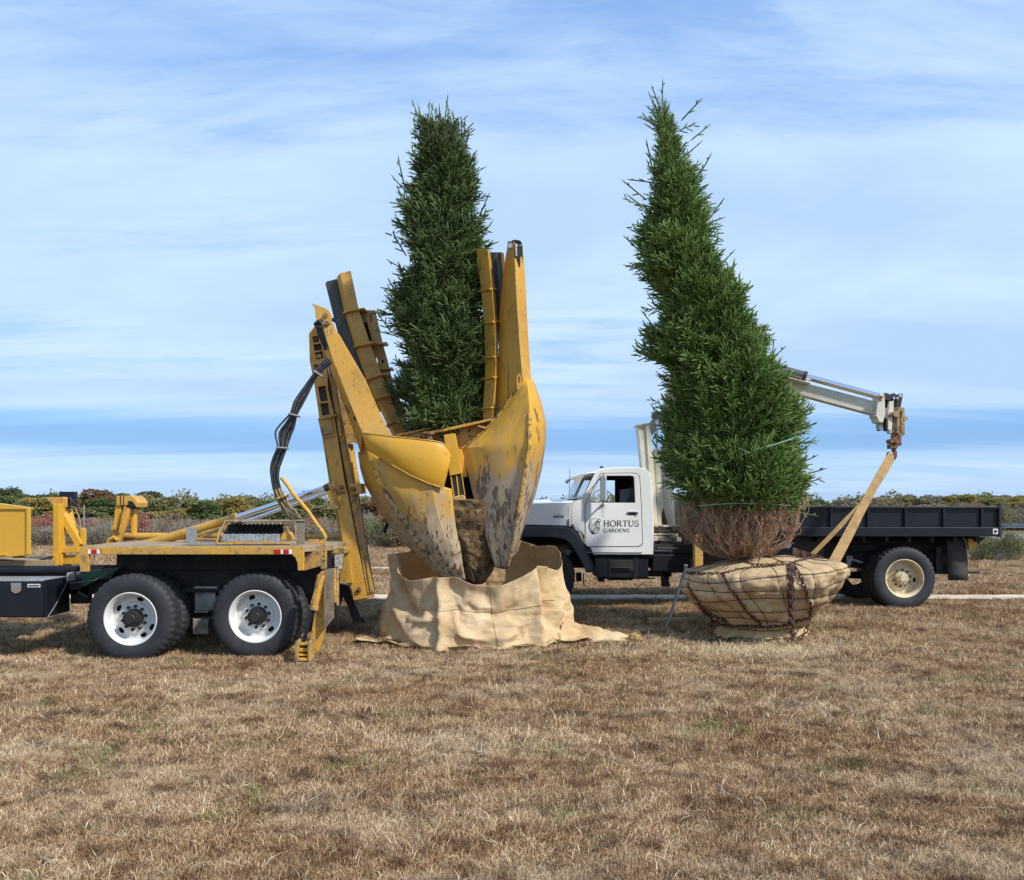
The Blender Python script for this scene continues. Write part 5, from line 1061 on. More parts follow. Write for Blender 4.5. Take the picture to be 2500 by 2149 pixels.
# blades
def blade(name, rows, mat, parent=TS, rib=None, **k):
    R_ = [PW(r) for r in rows]; out = []
    for i in range(len(R_) - 1):                # refine so the sheet curves
        for t in (0, .25, .5, .75): out.append([a.lerp(c, t) for a, c in zip(R_[i], R_[i + 1])])
    out.append(R_[-1]); fin = []
    for r in out:
        q = []
        for i in range(len(r) - 1):
            for t in (0, .25, .5, .75): q.append(r[i].lerp(r[i + 1], t))
        q.append(r[-1]); fin.append(q)
    return B().grid(fin).build(name, mat, parent, smooth=True, solid=.03, ang=25, **k)
LB = [[(876, 1104, 11.95), (884, 1100, 11.7), (898, 1099, 11.42), (950, 1130, 11.30), (1002, 1161, 11.24), (1050, 1180, 11.24), (1102, 1194, 11.35)],
      [(882, 1145, 11.95), (894, 1140, 11.7), (910, 1142, 11.38), (958, 1165, 11.28), (1006, 1185, 11.24), (1056, 1202, 11.24), (1104, 1212, 11.36)],
      [(893, 1182, 11.93), (905, 1180, 11.7), (924, 1179, 11.38), (968, 1200, 11.28), (1012, 1215, 11.25), (1060, 1228, 11.26), (1106, 1235, 11.38)],
      [(929, 1248, 11.9), (945, 1248, 11.7), (966, 1250, 11.42), (1002, 1264, 11.33), (1036, 1276, 11.3), (1076, 1284, 11.32), (1112, 1287, 11.42)],
      [(981, 1318, 11.85), (996, 1319, 11.7), (1016, 1320, 11.48), (1044, 1330, 11.41), (1070, 1338, 11.38), (1098, 1343, 11.4), (1125, 1345, 11.46)],
      [(1030, 1366, 11.75), (1042, 1367, 11.65), (1054, 1368, 11.54), (1074, 1375, 11.49), (1094, 1382, 11.47), (1114, 1387, 11.48), (1131, 1390, 11.52)],
      [(1072, 1407, 11.64), (1078, 1407, 11.62), (1084, 1408, 11.6), (1096, 1411, 11.56), (1110, 1413, 11.55), (1124, 1415, 11.55), (1137, 1417, 11.57)]]
blade('blade', LB, BLADE, label='left front spade blade, yellow above and scraped bare and muddy below')
rb_ = [(912, 1148), (925, 1178), (966, 1249), (1016, 1321), (1054, 1370), (1084, 1408)]; dr_ = [11.38, 11.37, 11.41, 11.47, 11.53, 11.59]
B().beam([[W(x - 4, y + 3, d + .02), W(x - 3, y + 1, d - .05), W(x + 9, y - 2, d - .06), W(x + 12, y - 1, d)] for (x, y), d in zip(rb_, dr_)]).build('blade_rib', BLADER, TS, bevel=.004)
B().ptube([(904, 1126, 11.36), (914, 1148, 11.35), (950, 1190, 11.36), (1000, 1270, 11.42), (1050, 1345, 11.5), (1088, 1402, 11.57)], .008, 6).build('blade_weld', BLADER, TS)
RBl = [[(1274, 929, 11.62), (1280, 929, 11.56), (1286, 929, 11.54), (1297, 927, 11.68), (1300, 928, 11.9)],
       [(1228, 1000, 11.65), (1248, 996, 11.5), (1291, 985, 11.34), (1312, 983, 11.55), (1319, 981, 11.95)],
       [(1180, 1053, 11.68), (1228, 1048, 11.42), (1294, 1040, 11.24), (1322, 1037, 11.5), (1331, 1034, 12.0)],
       [(1128, 1095, 11.68), (1212, 1090, 11.36), (1293, 1085, 11.20), (1320, 1083, 11.48), (1330, 1080, 12.0)],
       [(1143, 1153, 11.58), (1214, 1150, 11.34), (1283, 1148, 11.22), (1309, 1148, 11.5), (1321, 1143, 11.95)],
       [(1159, 1219, 11.52), (1216, 1217, 11.36), (1271, 1215, 11.28), (1293, 1216, 11.5), (1303, 1214, 11.85)],
       [(1173, 1268, 11.5), (1220, 1267, 11.4), (1263, 1266, 11.34), (1276, 1266, 11.5), (1284, 1268, 11.75)],
       [(1186, 1311, 11.5), (1222, 1311, 11.44), (1256, 1311, 11.40), (1264, 1311, 11.5), (1269, 1312, 11.7)],
       [(1200, 1356, 11.52), (1224, 1356, 11.5), (1248, 1356, 11.47), (1252, 1354, 11.52), (1254, 1352, 11.65)],
       [(1209, 1384, 11.55), (1222, 1388, 11.54), (1234, 1389, 11.54), (1238, 1384, 11.56), (1240, 1380, 11.6)]]
blade('blade', RBl, BLADE2, label='right front spade blade with yellow top, grey scraped face and dark rust streaks')
rb2 = [(1293, 1011, 11.28), (1293, 1085, 11.17), (1283, 1148, 11.19), (1271, 1215, 11.25), (1256, 1311, 11.37), (1246, 1360, 11.45), (1238, 1383, 11.51)]
B().beam([[W(x - 5, y, d + .03), W(x - 3, y, d - .022), W(x + 2, y, d - .022), W(x + 5, y, d + .02)] for x, y, d in rb2]).build('blade_rib', BLADER, TS, bevel=.003)
# the two blades behind, closing the cone
CY = 12.25
for rows in (LB, RBl):
    back = [[Vector((p.x * .98, 2 * CY - p.y, p.z)) for p in PW(r)] for r in rows]; B().grid(back).build('blade', BLADE, TS, smooth=True, solid=.03)
# skirt plate over the left blade
def lerp2(a, b, t): return tuple(x + (y - x) * t for x, y in zip(a, b))
topE = [(884, 1056, 11.30), (905, 1059, 11.24), (960, 1066, 11.18), (1020, 1072, 11.16), (1060, 1077, 11.17), (1082, 1083, 11.20), (1094, 1094, 11.24), (1100, 1108, 11.28), (1100, 1114, 11.29)]
botE = [(898, 1099, 11.36), (920, 1112, 11.28), (960, 1137, 11.20), (1002, 1161, 11.18), (1045, 1180, 11.19), (1070, 1188, 11.22), (1081, 1192, 11.24), (1089, 1162, 11.27), (1098, 1125, 11.29)]
rows = [[W(*lerp2(a, b, t)) - Vector((0, .04 * math.sin(t * 3.14), 0)) for a, b in zip(topE, botE)] for t in [i / 6 for i in range(7)]]
B().grid(rows).build('skirt_plate', YELC, TS, smooth=True, solid=.02, ang=60, bevel=.003)
B().tube([W(x, y, d - .012) for x, y, d in topE], .009, 6).tube([W(x, y, d - .012) for x, y, d in botE], .009, 6).build('skirt_edge', YEL, TS, smooth=True)
# corner panel under the left tower
B().grid([PW([(878, 1104, 11.9), (880, 1106, 11.52), (887, 1056, 11.32)]), PW([(877, 1110, 11.92), (889, 1101, 11.55), (898, 1099, 11.36)])]).build('corner_panel', YEL, TS, solid=.01)
B().ptube([(879, 1106, 11.46), (889, 1103, 11.40), (898, 1099, 11.33)], .008, 6).build('weld_seam', YELG, TS)
B().ptube([(1128, 1095, 11.63), (1180, 1053, 11.63), (1228, 1000, 11.6), (1273, 930, 11.56), (1298, 928, 11.65)], .009, 6).build('weld_seam', BLADER, TS, smooth=True)
# ring frame
B().prism([(955, 1063), (1064, 1041), (1066, 1044), (960, 1068)], 11.75, .35).build('ring_flange', YEL, TS, bevel=.004)
B().prism([(1031, 1056), (1080, 1047), (1197, 1022), (1204, 1026), (1082, 1054), (1036, 1060)], 11.62, .40).build('ring_flange', YEL, TS, bevel=.004)
B().prism([(955, 1066), (1200, 1028), (1185, 1062), (1130, 1096), (1150, 1160), (1100, 1165), (1090, 1100), (1000, 1090)], 11.80, .06).build('ring_web', YEL, TS)
B().prism([(1168, 1038), (1190, 1044), (1186, 1047), (1166, 1041)], 11.6, .2).build('ring_gusset', YEL, TS)
B().lathe([(.0, -.045), (.06, -.035), (.10, -.01), (.11, .02)], W(1050, 1046, 11.9), 20).build('dome_cap', YEL, TS, smooth=True)
B().ptube([(1047, 1058, 11.55), (1047, 1078, 11.55)], .045, 12).ptube([(1047, 1057, 11.55), (1047, 1061, 11.55)], .075, 12).ptube([(1047, 1073, 11.55), (1047, 1077, 11.55)], .058, 12).build('ring_bolt', RUST, TS, smooth=True)
B().prism([(1083, 1062), (1111, 1058), (1127, 1156), (1098, 1162)], 11.50, .25).prism([(1119, 1096), (1127, 1097), (1138, 1136), (1140, 1165), (1128, 1166)], 11.62, .1).build('centre_post', YELC, TS, bevel=.006)
B().prism([(1100, 1163), (1127, 1159), (1134, 1210), (1108, 1214)], 11.53, .14).build('post_rail', BLKD, TS)
B().prism([(1113, 1161), (1116, 1160.5), (1122, 1212), (1119, 1213)], 11.52, .02).prism([(1099, 1162), (1102, 1162), (1110, 1214), (1107, 1214)], 11.515, .03).prism([(1126, 1159), (1128, 1158), (1136, 1209), (1134, 1210)], 11.515, .03).build('rail_strip', YELC, TS)
B().prism([(1103, 1217), (1107, 1213), (1130, 1208), (1135, 1211), (1136, 1221), (1130, 1225), (1109, 1228), (1104, 1226)], 11.46, .28).build('post_foot', M('foot_straw', (.50, .32, .09), .9, 0, (((.3, .2, .08), 14, .45, .6, .7),), .6, 40), TS, bevel=.02)
B().prism([(1060, 1130), (1165, 1130), (1175, 1250), (1080, 1250)], 11.88, .04).build('inner_shade_sheet', DARK, TS)  # near-black sheet added as the shaded hollow behind the post
# soil cone held between the blades (root ball of the left spruce)
rows = []; ap = W(1160, 1424, 11.85); tp_ = W(1135, 1222, 12.1)
for i in range(40):
    t = i / 39; c = tp_.lerp(ap, t); r = .64 * (1 - t) ** .75 + .10; row = []
    for j in range(96):
        a = 2 * math.pi * j / 96; nx = noise.noise(Vector((math.cos(a) * 2.5, math.sin(a) * 2.5, c.z * 4))) * .05 + noise.noise(Vector((math.cos(a) * 9, math.sin(a) * 9, c.z * 14))) * .028
        row.append(c + Vector(((r + nx) * math.cos(a), (r + nx) * math.sin(a), noise.noise(Vector((a * 3, 1, t * 9))) * .02)))
    rows.append(row)
rows.append([ap + Vector((0, 0, -.02))] * 96); rows.insert(0, [tp_ + Vector((0, 0, .05))] * 96)
B().grid(rows, True).build('root_ball', SOIL, t1, smooth=True, ang=80, label='bare brown soil root ball squeezed between the spade blades')
# yellow tag and black lever seen past the left blade
tgx = sub_empty('side_lever', TS, W(945, 1280, 12.8))
B().prism([(929, 1275), (933, 1265), (940, 1262), (945, 1268), (944, 1276)], 12.8, .03).build('yellow_tag', YELC, tgx); B().bar(W(936, 1275, 12.79), W(941, 1265, 12.79), .006, .006).bar(W(932, 1271, 12.79), W(943, 1270, 12.79), .004, .004).build('tag_mark', DARK, tgx)
B().ptube([(950, 1266, 12.75), (944, 1282, 12.75), (939, 1296, 12.75), (936, 1300, 12.75)], [.03, .026, .035, .025], 8).prism([(936, 1288), (944, 1291), (943, 1297), (937, 1294)], 12.7, .08).build('lever', BLK, tgx, smooth=True)
# ---------------------------------------------------------------- white flatbed crane truck
F0 = 14.2; FB = 16.55
FT = thing('flatbed_crane_truck', 'white cab crane truck with a long black dropside bed and door lettering', 'truck', (W(1850, 0, F0).x, 15.3, .13))
def fp(name, b, mat, parent=None, **k): return b.build(name, mat, parent or FT, **k)
wr = sub_empty('wheel', FT, W(2209, 1413, F0 + .05)); wheel_parts(wr, RIMC, (-8,), Rr=.515, dish=.15, wd=.25, dual=True, hub_in=.10, hubmat=RIMC, lugmat=RUST)
wr2 = sub_empty('wheel', FT, W(2209, 1413, F0 + .05) + Vector((0, 1.70, 0))); wheel_parts(wr2, None, (), Rr=.515, wd=.25, dual=True)
wf = sub_empty('wheel', FT, W(1329, 1408, F0 + .12)); wheel_parts(wf, RIMC, (40, 160, 280), Rr=.505, dish=.10, wd=.27, hubmat=RIMC, lugmat=RUST, hub_in=.06)
wf2 = sub_empty('wheel', FT, W(1329, 1408, F0 + .12) + Vector((0, 1.95, 0))); wheel_parts(wf2, None, (), Rr=.505, wd=.27)
fp('chassis', B().box(W(1290, 0, F0).x, W(2390, 0, F0).x, F0 + .75, F0 + .83, W(0, 1395, F0).z, W(0, 1350, F0).z).box(W(1290, 0, F0).x, W(2390, 0, F0).x, F0 + 1.55, F0 + 1.63, W(0, 1395, F0).z, W(0, 1350, F0).z)
   .cyl(W(2209, 1413, F0 + .3), W(2209, 1413, F0 + .3) + Vector((0, 1.8, 0)), .09).cyl(W(1329, 1408, F0 + .3), W(1329, 1408, F0 + .3) + Vector((0, 1.8, 0)), .06).pbox(2080, 1330, 2300, 1345, F0 + .6, 1.0), UNDER)
fp('driveshaft', B().cyl(W(1650, 1385, F0 + 1.2), W(2209, 1410, F0 + 1.2), .06).lathe([(0, -.2), (.16, -.15), (.2, 0), (.16, .15), (0, .2)], W(2209, 1413, F0 + 1.2), 20), UNDER, smooth=True)
# bed
bx0, bx1 = 1705, 2445
zr = [W(0, y, F0).z for y in (1237, 1242, 1288, 1310)]; X0, X1 = W(bx0, 0, F0).x, W(bx1, 0, F0).x
bd = sub_empty('bed', FT, Vector(((X0 + X1) / 2, F0 + 1.2, zr[3])))
B().box(X0, X1, F0, F0 + .07, zr[1], zr[0]).build('top_rail', BLK, bd, bevel=.006)
B().box(X0, X1, F0 + .0, F0 + .09, zr[3], zr[2]).build('side_rail', BLK, bd, bevel=.006)
pxs = [1754, 1846, 1938, 2030, 2121, 2212.5, 2306, 2399]
for k, a in enumerate([bx0] + pxs):
    e = (pxs + [2440])[k]; B().box(W(a + 3, 0, F0).x, W(e - 3, 0, F0).x, F0 + .045, F0 + .06, zr[2] + .002, zr[1] - .002).build('side_panel', BLK, bd)
for a in pxs: B().box(W(a - 3.2, 0, F0).x, W(a + 3.2, 0, F0).x, F0 + .005, F0 + .065, zr[2] - .002, zr[1] + .002).build('stake_post', BLK, bd, bevel=.004)
B().box(W(2439, 0, F0).x, W(2446, 0, F0).x, F0 - .01, F0 + .09, zr[3] - .01, zr[0] + .02).pbox(2441, 1230, 2448, 1236, F0 + .0, .08).pbox(2446, 1240, 2450, 1262, F0 + .02, .03).build('corner_post', BLKD, bd, bevel=.004)
B().box(X0, X1, FB - .06, FB, zr[3], zr[0]).build('far_side', BLK, bd); B().box(X1 - .06, X1, F0 + .09, FB - .06, zr[3], zr[0]).build('tailgate', BLK, bd); B().box(X0, X0 + .05, F0 + .09, FB - .06, zr[3], zr[0] + .1).build('headboard', BLK, bd)
B().box(X0, X1 - .06, F0 + .09, FB - .06, zr[3] + .02, zr[3] + .07).build('floor_boards', BLKD, bd)
B().pbox(2424.5, 1291, 2436.5, 1304, F0 - .006, .006).build('reflector_plate', WHR, bd); B().disc(2431, 1297.5, F0 - .012, .024, .008, 16).build('reflector_disc', M('refl_dark_red', (.12, .01, .01), .2), bd)
cm = B()
for i in range(13): a = 1720 + i * 56; cm.box(W(a, 0, F0).x, W(a, 0, F0).x + .05, F0 + .1, FB - .1, zr[3] - .09, zr[3] - .002)
cm.box(X0 + .1, X1 - .4, F0 + .66, F0 + .74, zr[3] - .28, zr[3] - .09).box(X0 + .1, X1 - .4, F0 + 1.6, F0 + 1.7, zr[3] - .28, zr[3] - .09); cm.build('cross_members', UNDER, bd)
fp('under_panel', B().pbox(1700, 1311, 2012, 1392, F0 + .30, .05), BLKD); fp('rear_hanger', B().pbox(2286, 1335, 2300, 1402, F0 + .35, .1).pbox(2300, 1380, 2325, 1402, F0 + .4, .1).pbox(2286, 1345, 2318, 1352, F0 + .4, .1), UNDER, bevel=.004)
fp('mud_flap', B().grid([[W(x0_, y, F0 + .25), W(x1_, y, F0 + .25 + .02)] for x0_, x1_, y in ((2312, 2352, 1312), (2313, 2357, 1330), (2313.5, 2360, 1350), (2314, 2362.5, 1375), (2314.5, 2363, 1400), (2315, 2364, 1417))]), M('rubber_flap', (.03, .03, .028), .8, 0, (((.06, .055, .045), 8, .4, .65, .9),), .1, 40), smooth=True, solid=.012)
fp('flap_bracket', B().ptube([(2350, 1312, F0 + .22), (2357, 1322, F0 + .22), (2361, 1340, F0 + .22)], .008), GREY)
fp('side_lamp', B().prism([(2365, 1315), (2384, 1316), (2386, 1318), (2386, 1335), (2383, 1338), (2365, 1337)], F0 + .2, .15), YELW, bevel=.012); fp('lamp_bracket', B().prism([(2362, 1312), (2405, 1312), (2390, 1326), (2385, 1330), (2380, 1325), (2366, 1318), (2366, 1342), (2362, 1342)], F0 + .3, .1), UNDER)
fp('tow_bar', B().pbox(2364, 1396, 2392, 1400.5, F0 + .9, .08), UNDER)
fp('axle_bracket', B().prism([(2067, 1358), (2082, 1357), (2080, 1372), (2074, 1384), (2068, 1384)], F0 + .5, .05).bar(W(2080, 1366, F0 + .5), W(2106, 1374, F0 + .5), .03, .03).bar(W(2070, 1384, F0 + .5), W(2100, 1390, F0 + .5), .015, .02), GREY, bevel=.004)
fp('round_lamp', B().disc(1924, 1331, F0 + .28, .055, .02, 20), M('lamp_white', (.75, .78, .8), .3), smooth=True)
# cab
cab = sub_empty('cab', FT, W(1510, 1250, F0 + .1)); CW = 2.15; Cf = F0 + .10
doorO = [(1429, 1236), (1433, 1226), (1462, 1168), (1466, 1159), (1473, 1156.5), (1545, 1156), (1556, 1158.5), (1561, 1166), (1565, 1235), (1568, 1325), (1565, 1331), (1557, 1334.5), (1443, 1334.5), (1434, 1331), (1429, 1325)]
winH = [(1439, 1226), (1462, 1168), (1467, 1163.5), (1474, 1162), (1540, 1162), (1546, 1163.5), (1548, 1168), (1550.5, 1228), (1440, 1228)]
sideO = [(1421, 1219), (1428, 1205), (1449, 1162), (1454, 1154), (1470, 1146), (1500, 1142.5), (1560, 1142.5), (1576, 1145.5), (1585, 1154), (1590, 1180), (1594, 1250), (1594, 1353.5), (1449, 1353.5), (1440, 1330), (1420, 1297), (1402, 1284), (1395, 1281), (1397, 1224)]
grow = lambda P, k: [((x - 1500) * (1 + k) + 1500, (y - 1246) * (1 + k) + 1246) for x, y in P]
plate('side_panel', sideO, [[(a + (-1.6 if a < 1500 else 1.6), b + (-1.6 if b < 1240 else 1.6)) for a, b in doorO]], Cf, .05, WHITE, cab, bevel=.012)
plate('side_panel', sideO, [winH], Cf + CW - .05, .05, WHITE, cab)
dr = plate('door', doorO, [winH], Cf - .004, .045, WHITE, cab, bevel=.008)
B().prism([(1427, 1340), (1432, 1162), (1570, 1150), (1572, 1340)][:0] or [(1426, 1228.5), (1572, 1228.5), (1572, 1340), (1426, 1340)], Cf + .05, .01).build('door_inner', BLKD, cab)
B().prism([(1429, 1348), (1568, 1348), (1568, 1350), (1429, 1350)], Cf - .012, .02).build('sill_trim', M('trim_grey', (.25, .27, .27), .5), cab)
def across(pts, mat, name, y0=Cf + .02, dep=CW - .04, th=.03, **k):
    rows = [[Vector((W(x, y, Cf).x, yy, W(x, y, Cf).z + c)) for x, y in pts] for yy, c in ((y0, -.012), (y0 + .12, .0), (y0 + dep / 2, .02), (y0 + dep - .12, 0), (y0 + dep, -.012))]
    return B().grid(rows).build(name, mat, cab, smooth=True, solid=th, ang=60, **k)
across([(1449, 1160), (1454, 1154), (1470, 1146), (1500, 1142.5), (1560, 1142.5), (1576, 1145.5), (1585, 1154), (1588, 1170)], WHITE, 'roof')
across([(1588, 1170), (1592, 1220), (1594, 1290), (1594, 1353)], WHITE, 'rear_wall'); across([(1440, 1350), (1594, 1350)], BLKD, 'cab_floor')
across([(1580, 1160), (1583, 1230), (1584, 1345)], DARK, 'rear_lining', Cf + .06, CW - .12)
B().box(W(1475, 0, Cf).x, W(1582, 0, Cf).x, Cf + .1, Cf + CW - .1, W(0, 1300, Cf).z, W(0, 1265, Cf).z).box(W(1548, 0, Cf).x, W(1580, 0, Cf).x, Cf + .1, Cf + CW - .1, W(0, 1270, Cf).z, W(0, 1190, Cf).z).build('seat', BLKD, cab, bevel=.03)
B().box(W(1537, 0, Cf).x, W(1588, 0, Cf).x, Cf + CW - .12, Cf + CW - .09, W(0, 1232, Cf).z, W(0, 1150, Cf).z).box(W(1440, 0, Cf).x, W(1588, 0, Cf).x, Cf + CW - .16, Cf + CW - .13, W(0, 1165, Cf).z, W(0, 1150, Cf).z).build('far_pillar_trim', DARK, cab)
B().lathe([(.20, 0), (.205, .012), (.20, .024), (.19, .012), (.20, 0)], W(1470, 1225, Cf + .5), 24).build('steering_wheel', DARK, cab)
B().prism([(1540, 1190), (1546, 1190), (1548, 1222), (1534, 1224), (1530, 1218), (1538, 1212)], Cf + .3, .12).build('seat_cover', M('cloth_grey', (.13, .14, .16), .9, 0, (((.02, .02, .02), 30, .45, .55, .9),)), cab, bevel=.02)
# windscreen and hood
wr_ = [[Vector((W(x, y, Cf).x + dx, yy, W(x, y, Cf).z)) for x, y in ((1422, 1220), (1431, 1200), (1441, 1178), (1449, 1162))] for yy, dx in ((Cf + .04, 0), (Cf + .18, -.12), (Cf + .45, -.18), (Cf + CW / 2, -.2), (Cf + CW - .45, -.18), (Cf + CW - .18, -.12), (Cf + CW - .04, 0))]
B().grid(wr_).build('windscreen', GLASS, cab, smooth=True, fix=False)
B().tube([wr_[0][0], wr_[0][1], wr_[0][2], wr_[0][3]], .012, 6).tube([r[0] for r in wr_], .014, 6).tube([wr_[6][0], wr_[6][3]], .03, 6).build('windscreen_seal', BLKD, cab)
B().add(PW([(1439.5, 1227.5, Cf + .02), (1465, 1165, Cf + .02), (1478, 1163, Cf + .02), (1478, 1227.5, Cf + .02)]), [(0, 1, 2, 3)]).build('quarter_glass', GLASS, cab, fix=False)
B().bar(W(1479, 1162, Cf + .02), W(1479, 1228, Cf + .02), .014, .014).tube([W(x, y, Cf + .012) for x, y in winH + winH[:1]], .009, 5).build('window_seal', BLKD, cab)
b = B(); vp = [(1395, 1168), (1405, 1161), (1420, 1156), (1438, 1153.5), (1455, 1153)]; vq = [(1416, 1180), (1421, 1168), (1431, 1160), (1440, 1157), (1455, 1156)]
rows = []
for yy, s in ((Cf + .0, 0), (Cf + .1, .6), (Cf + .5, 1), (Cf + CW - .5, 1), (Cf + CW - .1, .6), (Cf + CW, 0)):
    rows.append([Vector((W(x, y, Cf).x, yy, W(x, y, Cf).z)) for x, y in [lerp2(b_, a_, .55 + .45 * s) for a_, b_ in zip(vp, vq)]])
b.grid(rows).build('sun_visor', WHITE, cab, smooth=True, solid=.02)
B().add(PW([(1395, 1168, Cf), (1420, 1157, Cf), (1450, 1154, Cf), (1440, 1157.5, Cf), (1427, 1161, Cf), (1421, 1168, Cf), (1416, 1180, Cf)]), [tuple(range(7))]).build('visor_side', M('visor_shade', (.48, .47, .44), .6), cab, solid=.012)
B().grid([[Vector((W(x, y, Cf).x, yy, W(x, y, Cf).z + c)) for x, y in ((1262, 1262), (1266, 1243), (1282, 1233), (1310, 1229), (1350, 1227.5), (1390, 1226), (1420, 1220))] for yy, c in ((Cf + .03, -.03), (Cf + .25, .01), (Cf + CW / 2, .05), (Cf + CW - .25, .01), (Cf + CW - .03, -.03))]).build('hood', WHITE, cab, smooth=True, solid=.02, ang=60)
plate('hood_side', [(1262, 1280), (1262, 1262), (1266, 1244), (1282, 1234), (1310, 1230), (1350, 1228.5), (1397, 1226.5), (1397, 1285), (1366, 1282.5), (1320, 1281.5)], (), Cf + .005, .03, WHITE, cab, bevel=.015)
B().box(W(1262, 0, Cf).x, W(1262, 0, Cf).x + .04, Cf + .03, Cf + CW - .03, W(0, 1345, Cf).z, W(0, 1250, Cf).z).build('grille', CHRD, cab)
B().prism([(1240, 1286), (1283, 1284), (1283, 1292), (1277, 1312), (1263, 1340), (1250, 1346), (1240, 1346)], Cf + .25, .2).build('teal_fender_guard', TEAL, cab, bevel=.01)
B().box(W(1235, 0, Cf).x, W(1245, 0, Cf).x, Cf - .05, Cf + CW + .05, W(0, 1380, Cf).z, W(0, 1350, Cf).z).build('bumper', CHRD, cab, bevel=.02)
# fender flare
arc_o = [(1262, 1284), (1290, 1281.5), (1330, 1281), (1368, 1282), (1388, 1284.5), (1402, 1291), (1414, 1306), (1430, 1338), (1446, 1372), (1450, 1384), (1449, 1392), (1443, 1397), (1434, 1398)]
arc_i = [(1262, 1311), (1290, 1310.5), (1324, 1311), (1350, 1311.5), (1368, 1314), (1380, 1318), (1391, 1326), (1406, 1348), (1419, 1370), (1425, 1381), (1428, 1388), (1430, 1394), (1431, 1397)]
rows = [[W(*o_, Cf + .04) for o_ in arc_o], [W(*lerp2(o_, i_, .25), Cf - .05) for o_, i_ in zip(arc_o, arc_i)], [W(*lerp2(o_, i_, .95), Cf - .045) for o_, i_ in zip(arc_o, arc_i)], [W(*i_, Cf + .0) for i_ in arc_i], [W(*i_, Cf + .45) for i_ in arc_i]]
B().grid(rows).build('fender_flare', M('flare_grey', (.040, .046, .056), .5, 0, (((.09, .09, .09), 5, .5, .7, .6),), .03, 60), cab, smooth=True, solid=.012, ang=50)
B().prism([(1262, 1309), (1330, 1309), (1385, 1320), (1440, 1396), (1440, 1353), (1400, 1285), (1262, 1284)], Cf + .46, .02).box(W(1262, 0, Cf).x, W(1420, 0, Cf).x, Cf + .7, Cf + 1.4, W(0, 1390, Cf).z, W(0, 1300, Cf).z).build('wheel_well', DARK, cab)
# mirror, handle, badge, marker, roof light, aerial
B().pbox(1466, 1162, 1480, 1223, Cf - .20, .05).build('mirror_head', M('mirror_steel', (.50, .46, .38), .28, .85), cab, bevel=.012)
B().pbox(1477.5, 1163, 1481, 1223, Cf - .215, .05).ptube([(1474, 1160, Cf - .17), (1476, 1157, Cf - .0)], .010).ptube([(1476, 1222, Cf - .17), (1474, 1228, Cf + .0)], .014).ptube([(1466, 1224, Cf - .17), (1480, 1225, Cf - .17)], .012).ptube([(1472, 1230, Cf - .05), (1476, 1233, Cf - .0)], .018).build('mirror_arm', CHR, cab, smooth=True)
B().prism([(1466, 1232), (1478, 1232), (1474, 1262), (1470, 1262)], Cf - .0055, .002).build('grey_streak', M('door_streak', (.66, .67, .66), .4), cab)  # slightly greyer wedge on the door below the mirror
B().pbox(1532.5, 1249, 1558, 1252.5, Cf - .03, .03).build('door_handle', CHRD, cab, bevel=.008); B().pbox(1534, 1253, 1557, 1257, Cf - .012, .012).build('handle_recess', DARK, cab); B().disc(1554, 1256.5, Cf - .02, .014, .02).build('lock', CHR, cab)
bg_ = B()
for i in range(9): a = 1351 + i * 3; bg_.bar(W(a, 1263, Cf), W(a + 1.4, 1260, Cf), .010, .012).bar(W(a, 1260, Cf), W(a + 2, 1260.3, Cf), .006, .012).bar(W(a, 1263, Cf), W(a + 2.2, 1262.6, Cf), .006, .012)
for i in range(8): a = 1354 + i * 2.7; bg_.bar(W(a, 1257.5, Cf), W(a + 1.2, 1256, Cf), .004, .01)
bg_.build('hood_badge', M('badge_dark', (.07, .075, .08), .4, .5), cab)
B().prism([(1384, 1283), (1386, 1268), (1389, 1267), (1390, 1283)], Cf - .012, .03).disc(1398, 1283, Cf - .012, .024, .02).build('marker_lamp', M('lamp_smoke', (.10, .12, .11), .2), cab, bevel=.003)
B().bar(W(1388.5, 1238, Cf + .003), W(1388, 1262, Cf + .003), .006, .01).build('hood_seam', M('seam_grey', (.45, .46, .46), .6), cab)
B().prism([(1464, 1142), (1466, 1139), (1469, 1137.5), (1473, 1139), (1473.5, 1143)], Cf + .5, .10).build('roof_lamp', BLKD, cab, bevel=.01)
B().bar(W(1391, 1145, Cf + 1.2), W(1390, 1228, Cf + 1.2), .008, .008).build('aerial', BLKD, cab)
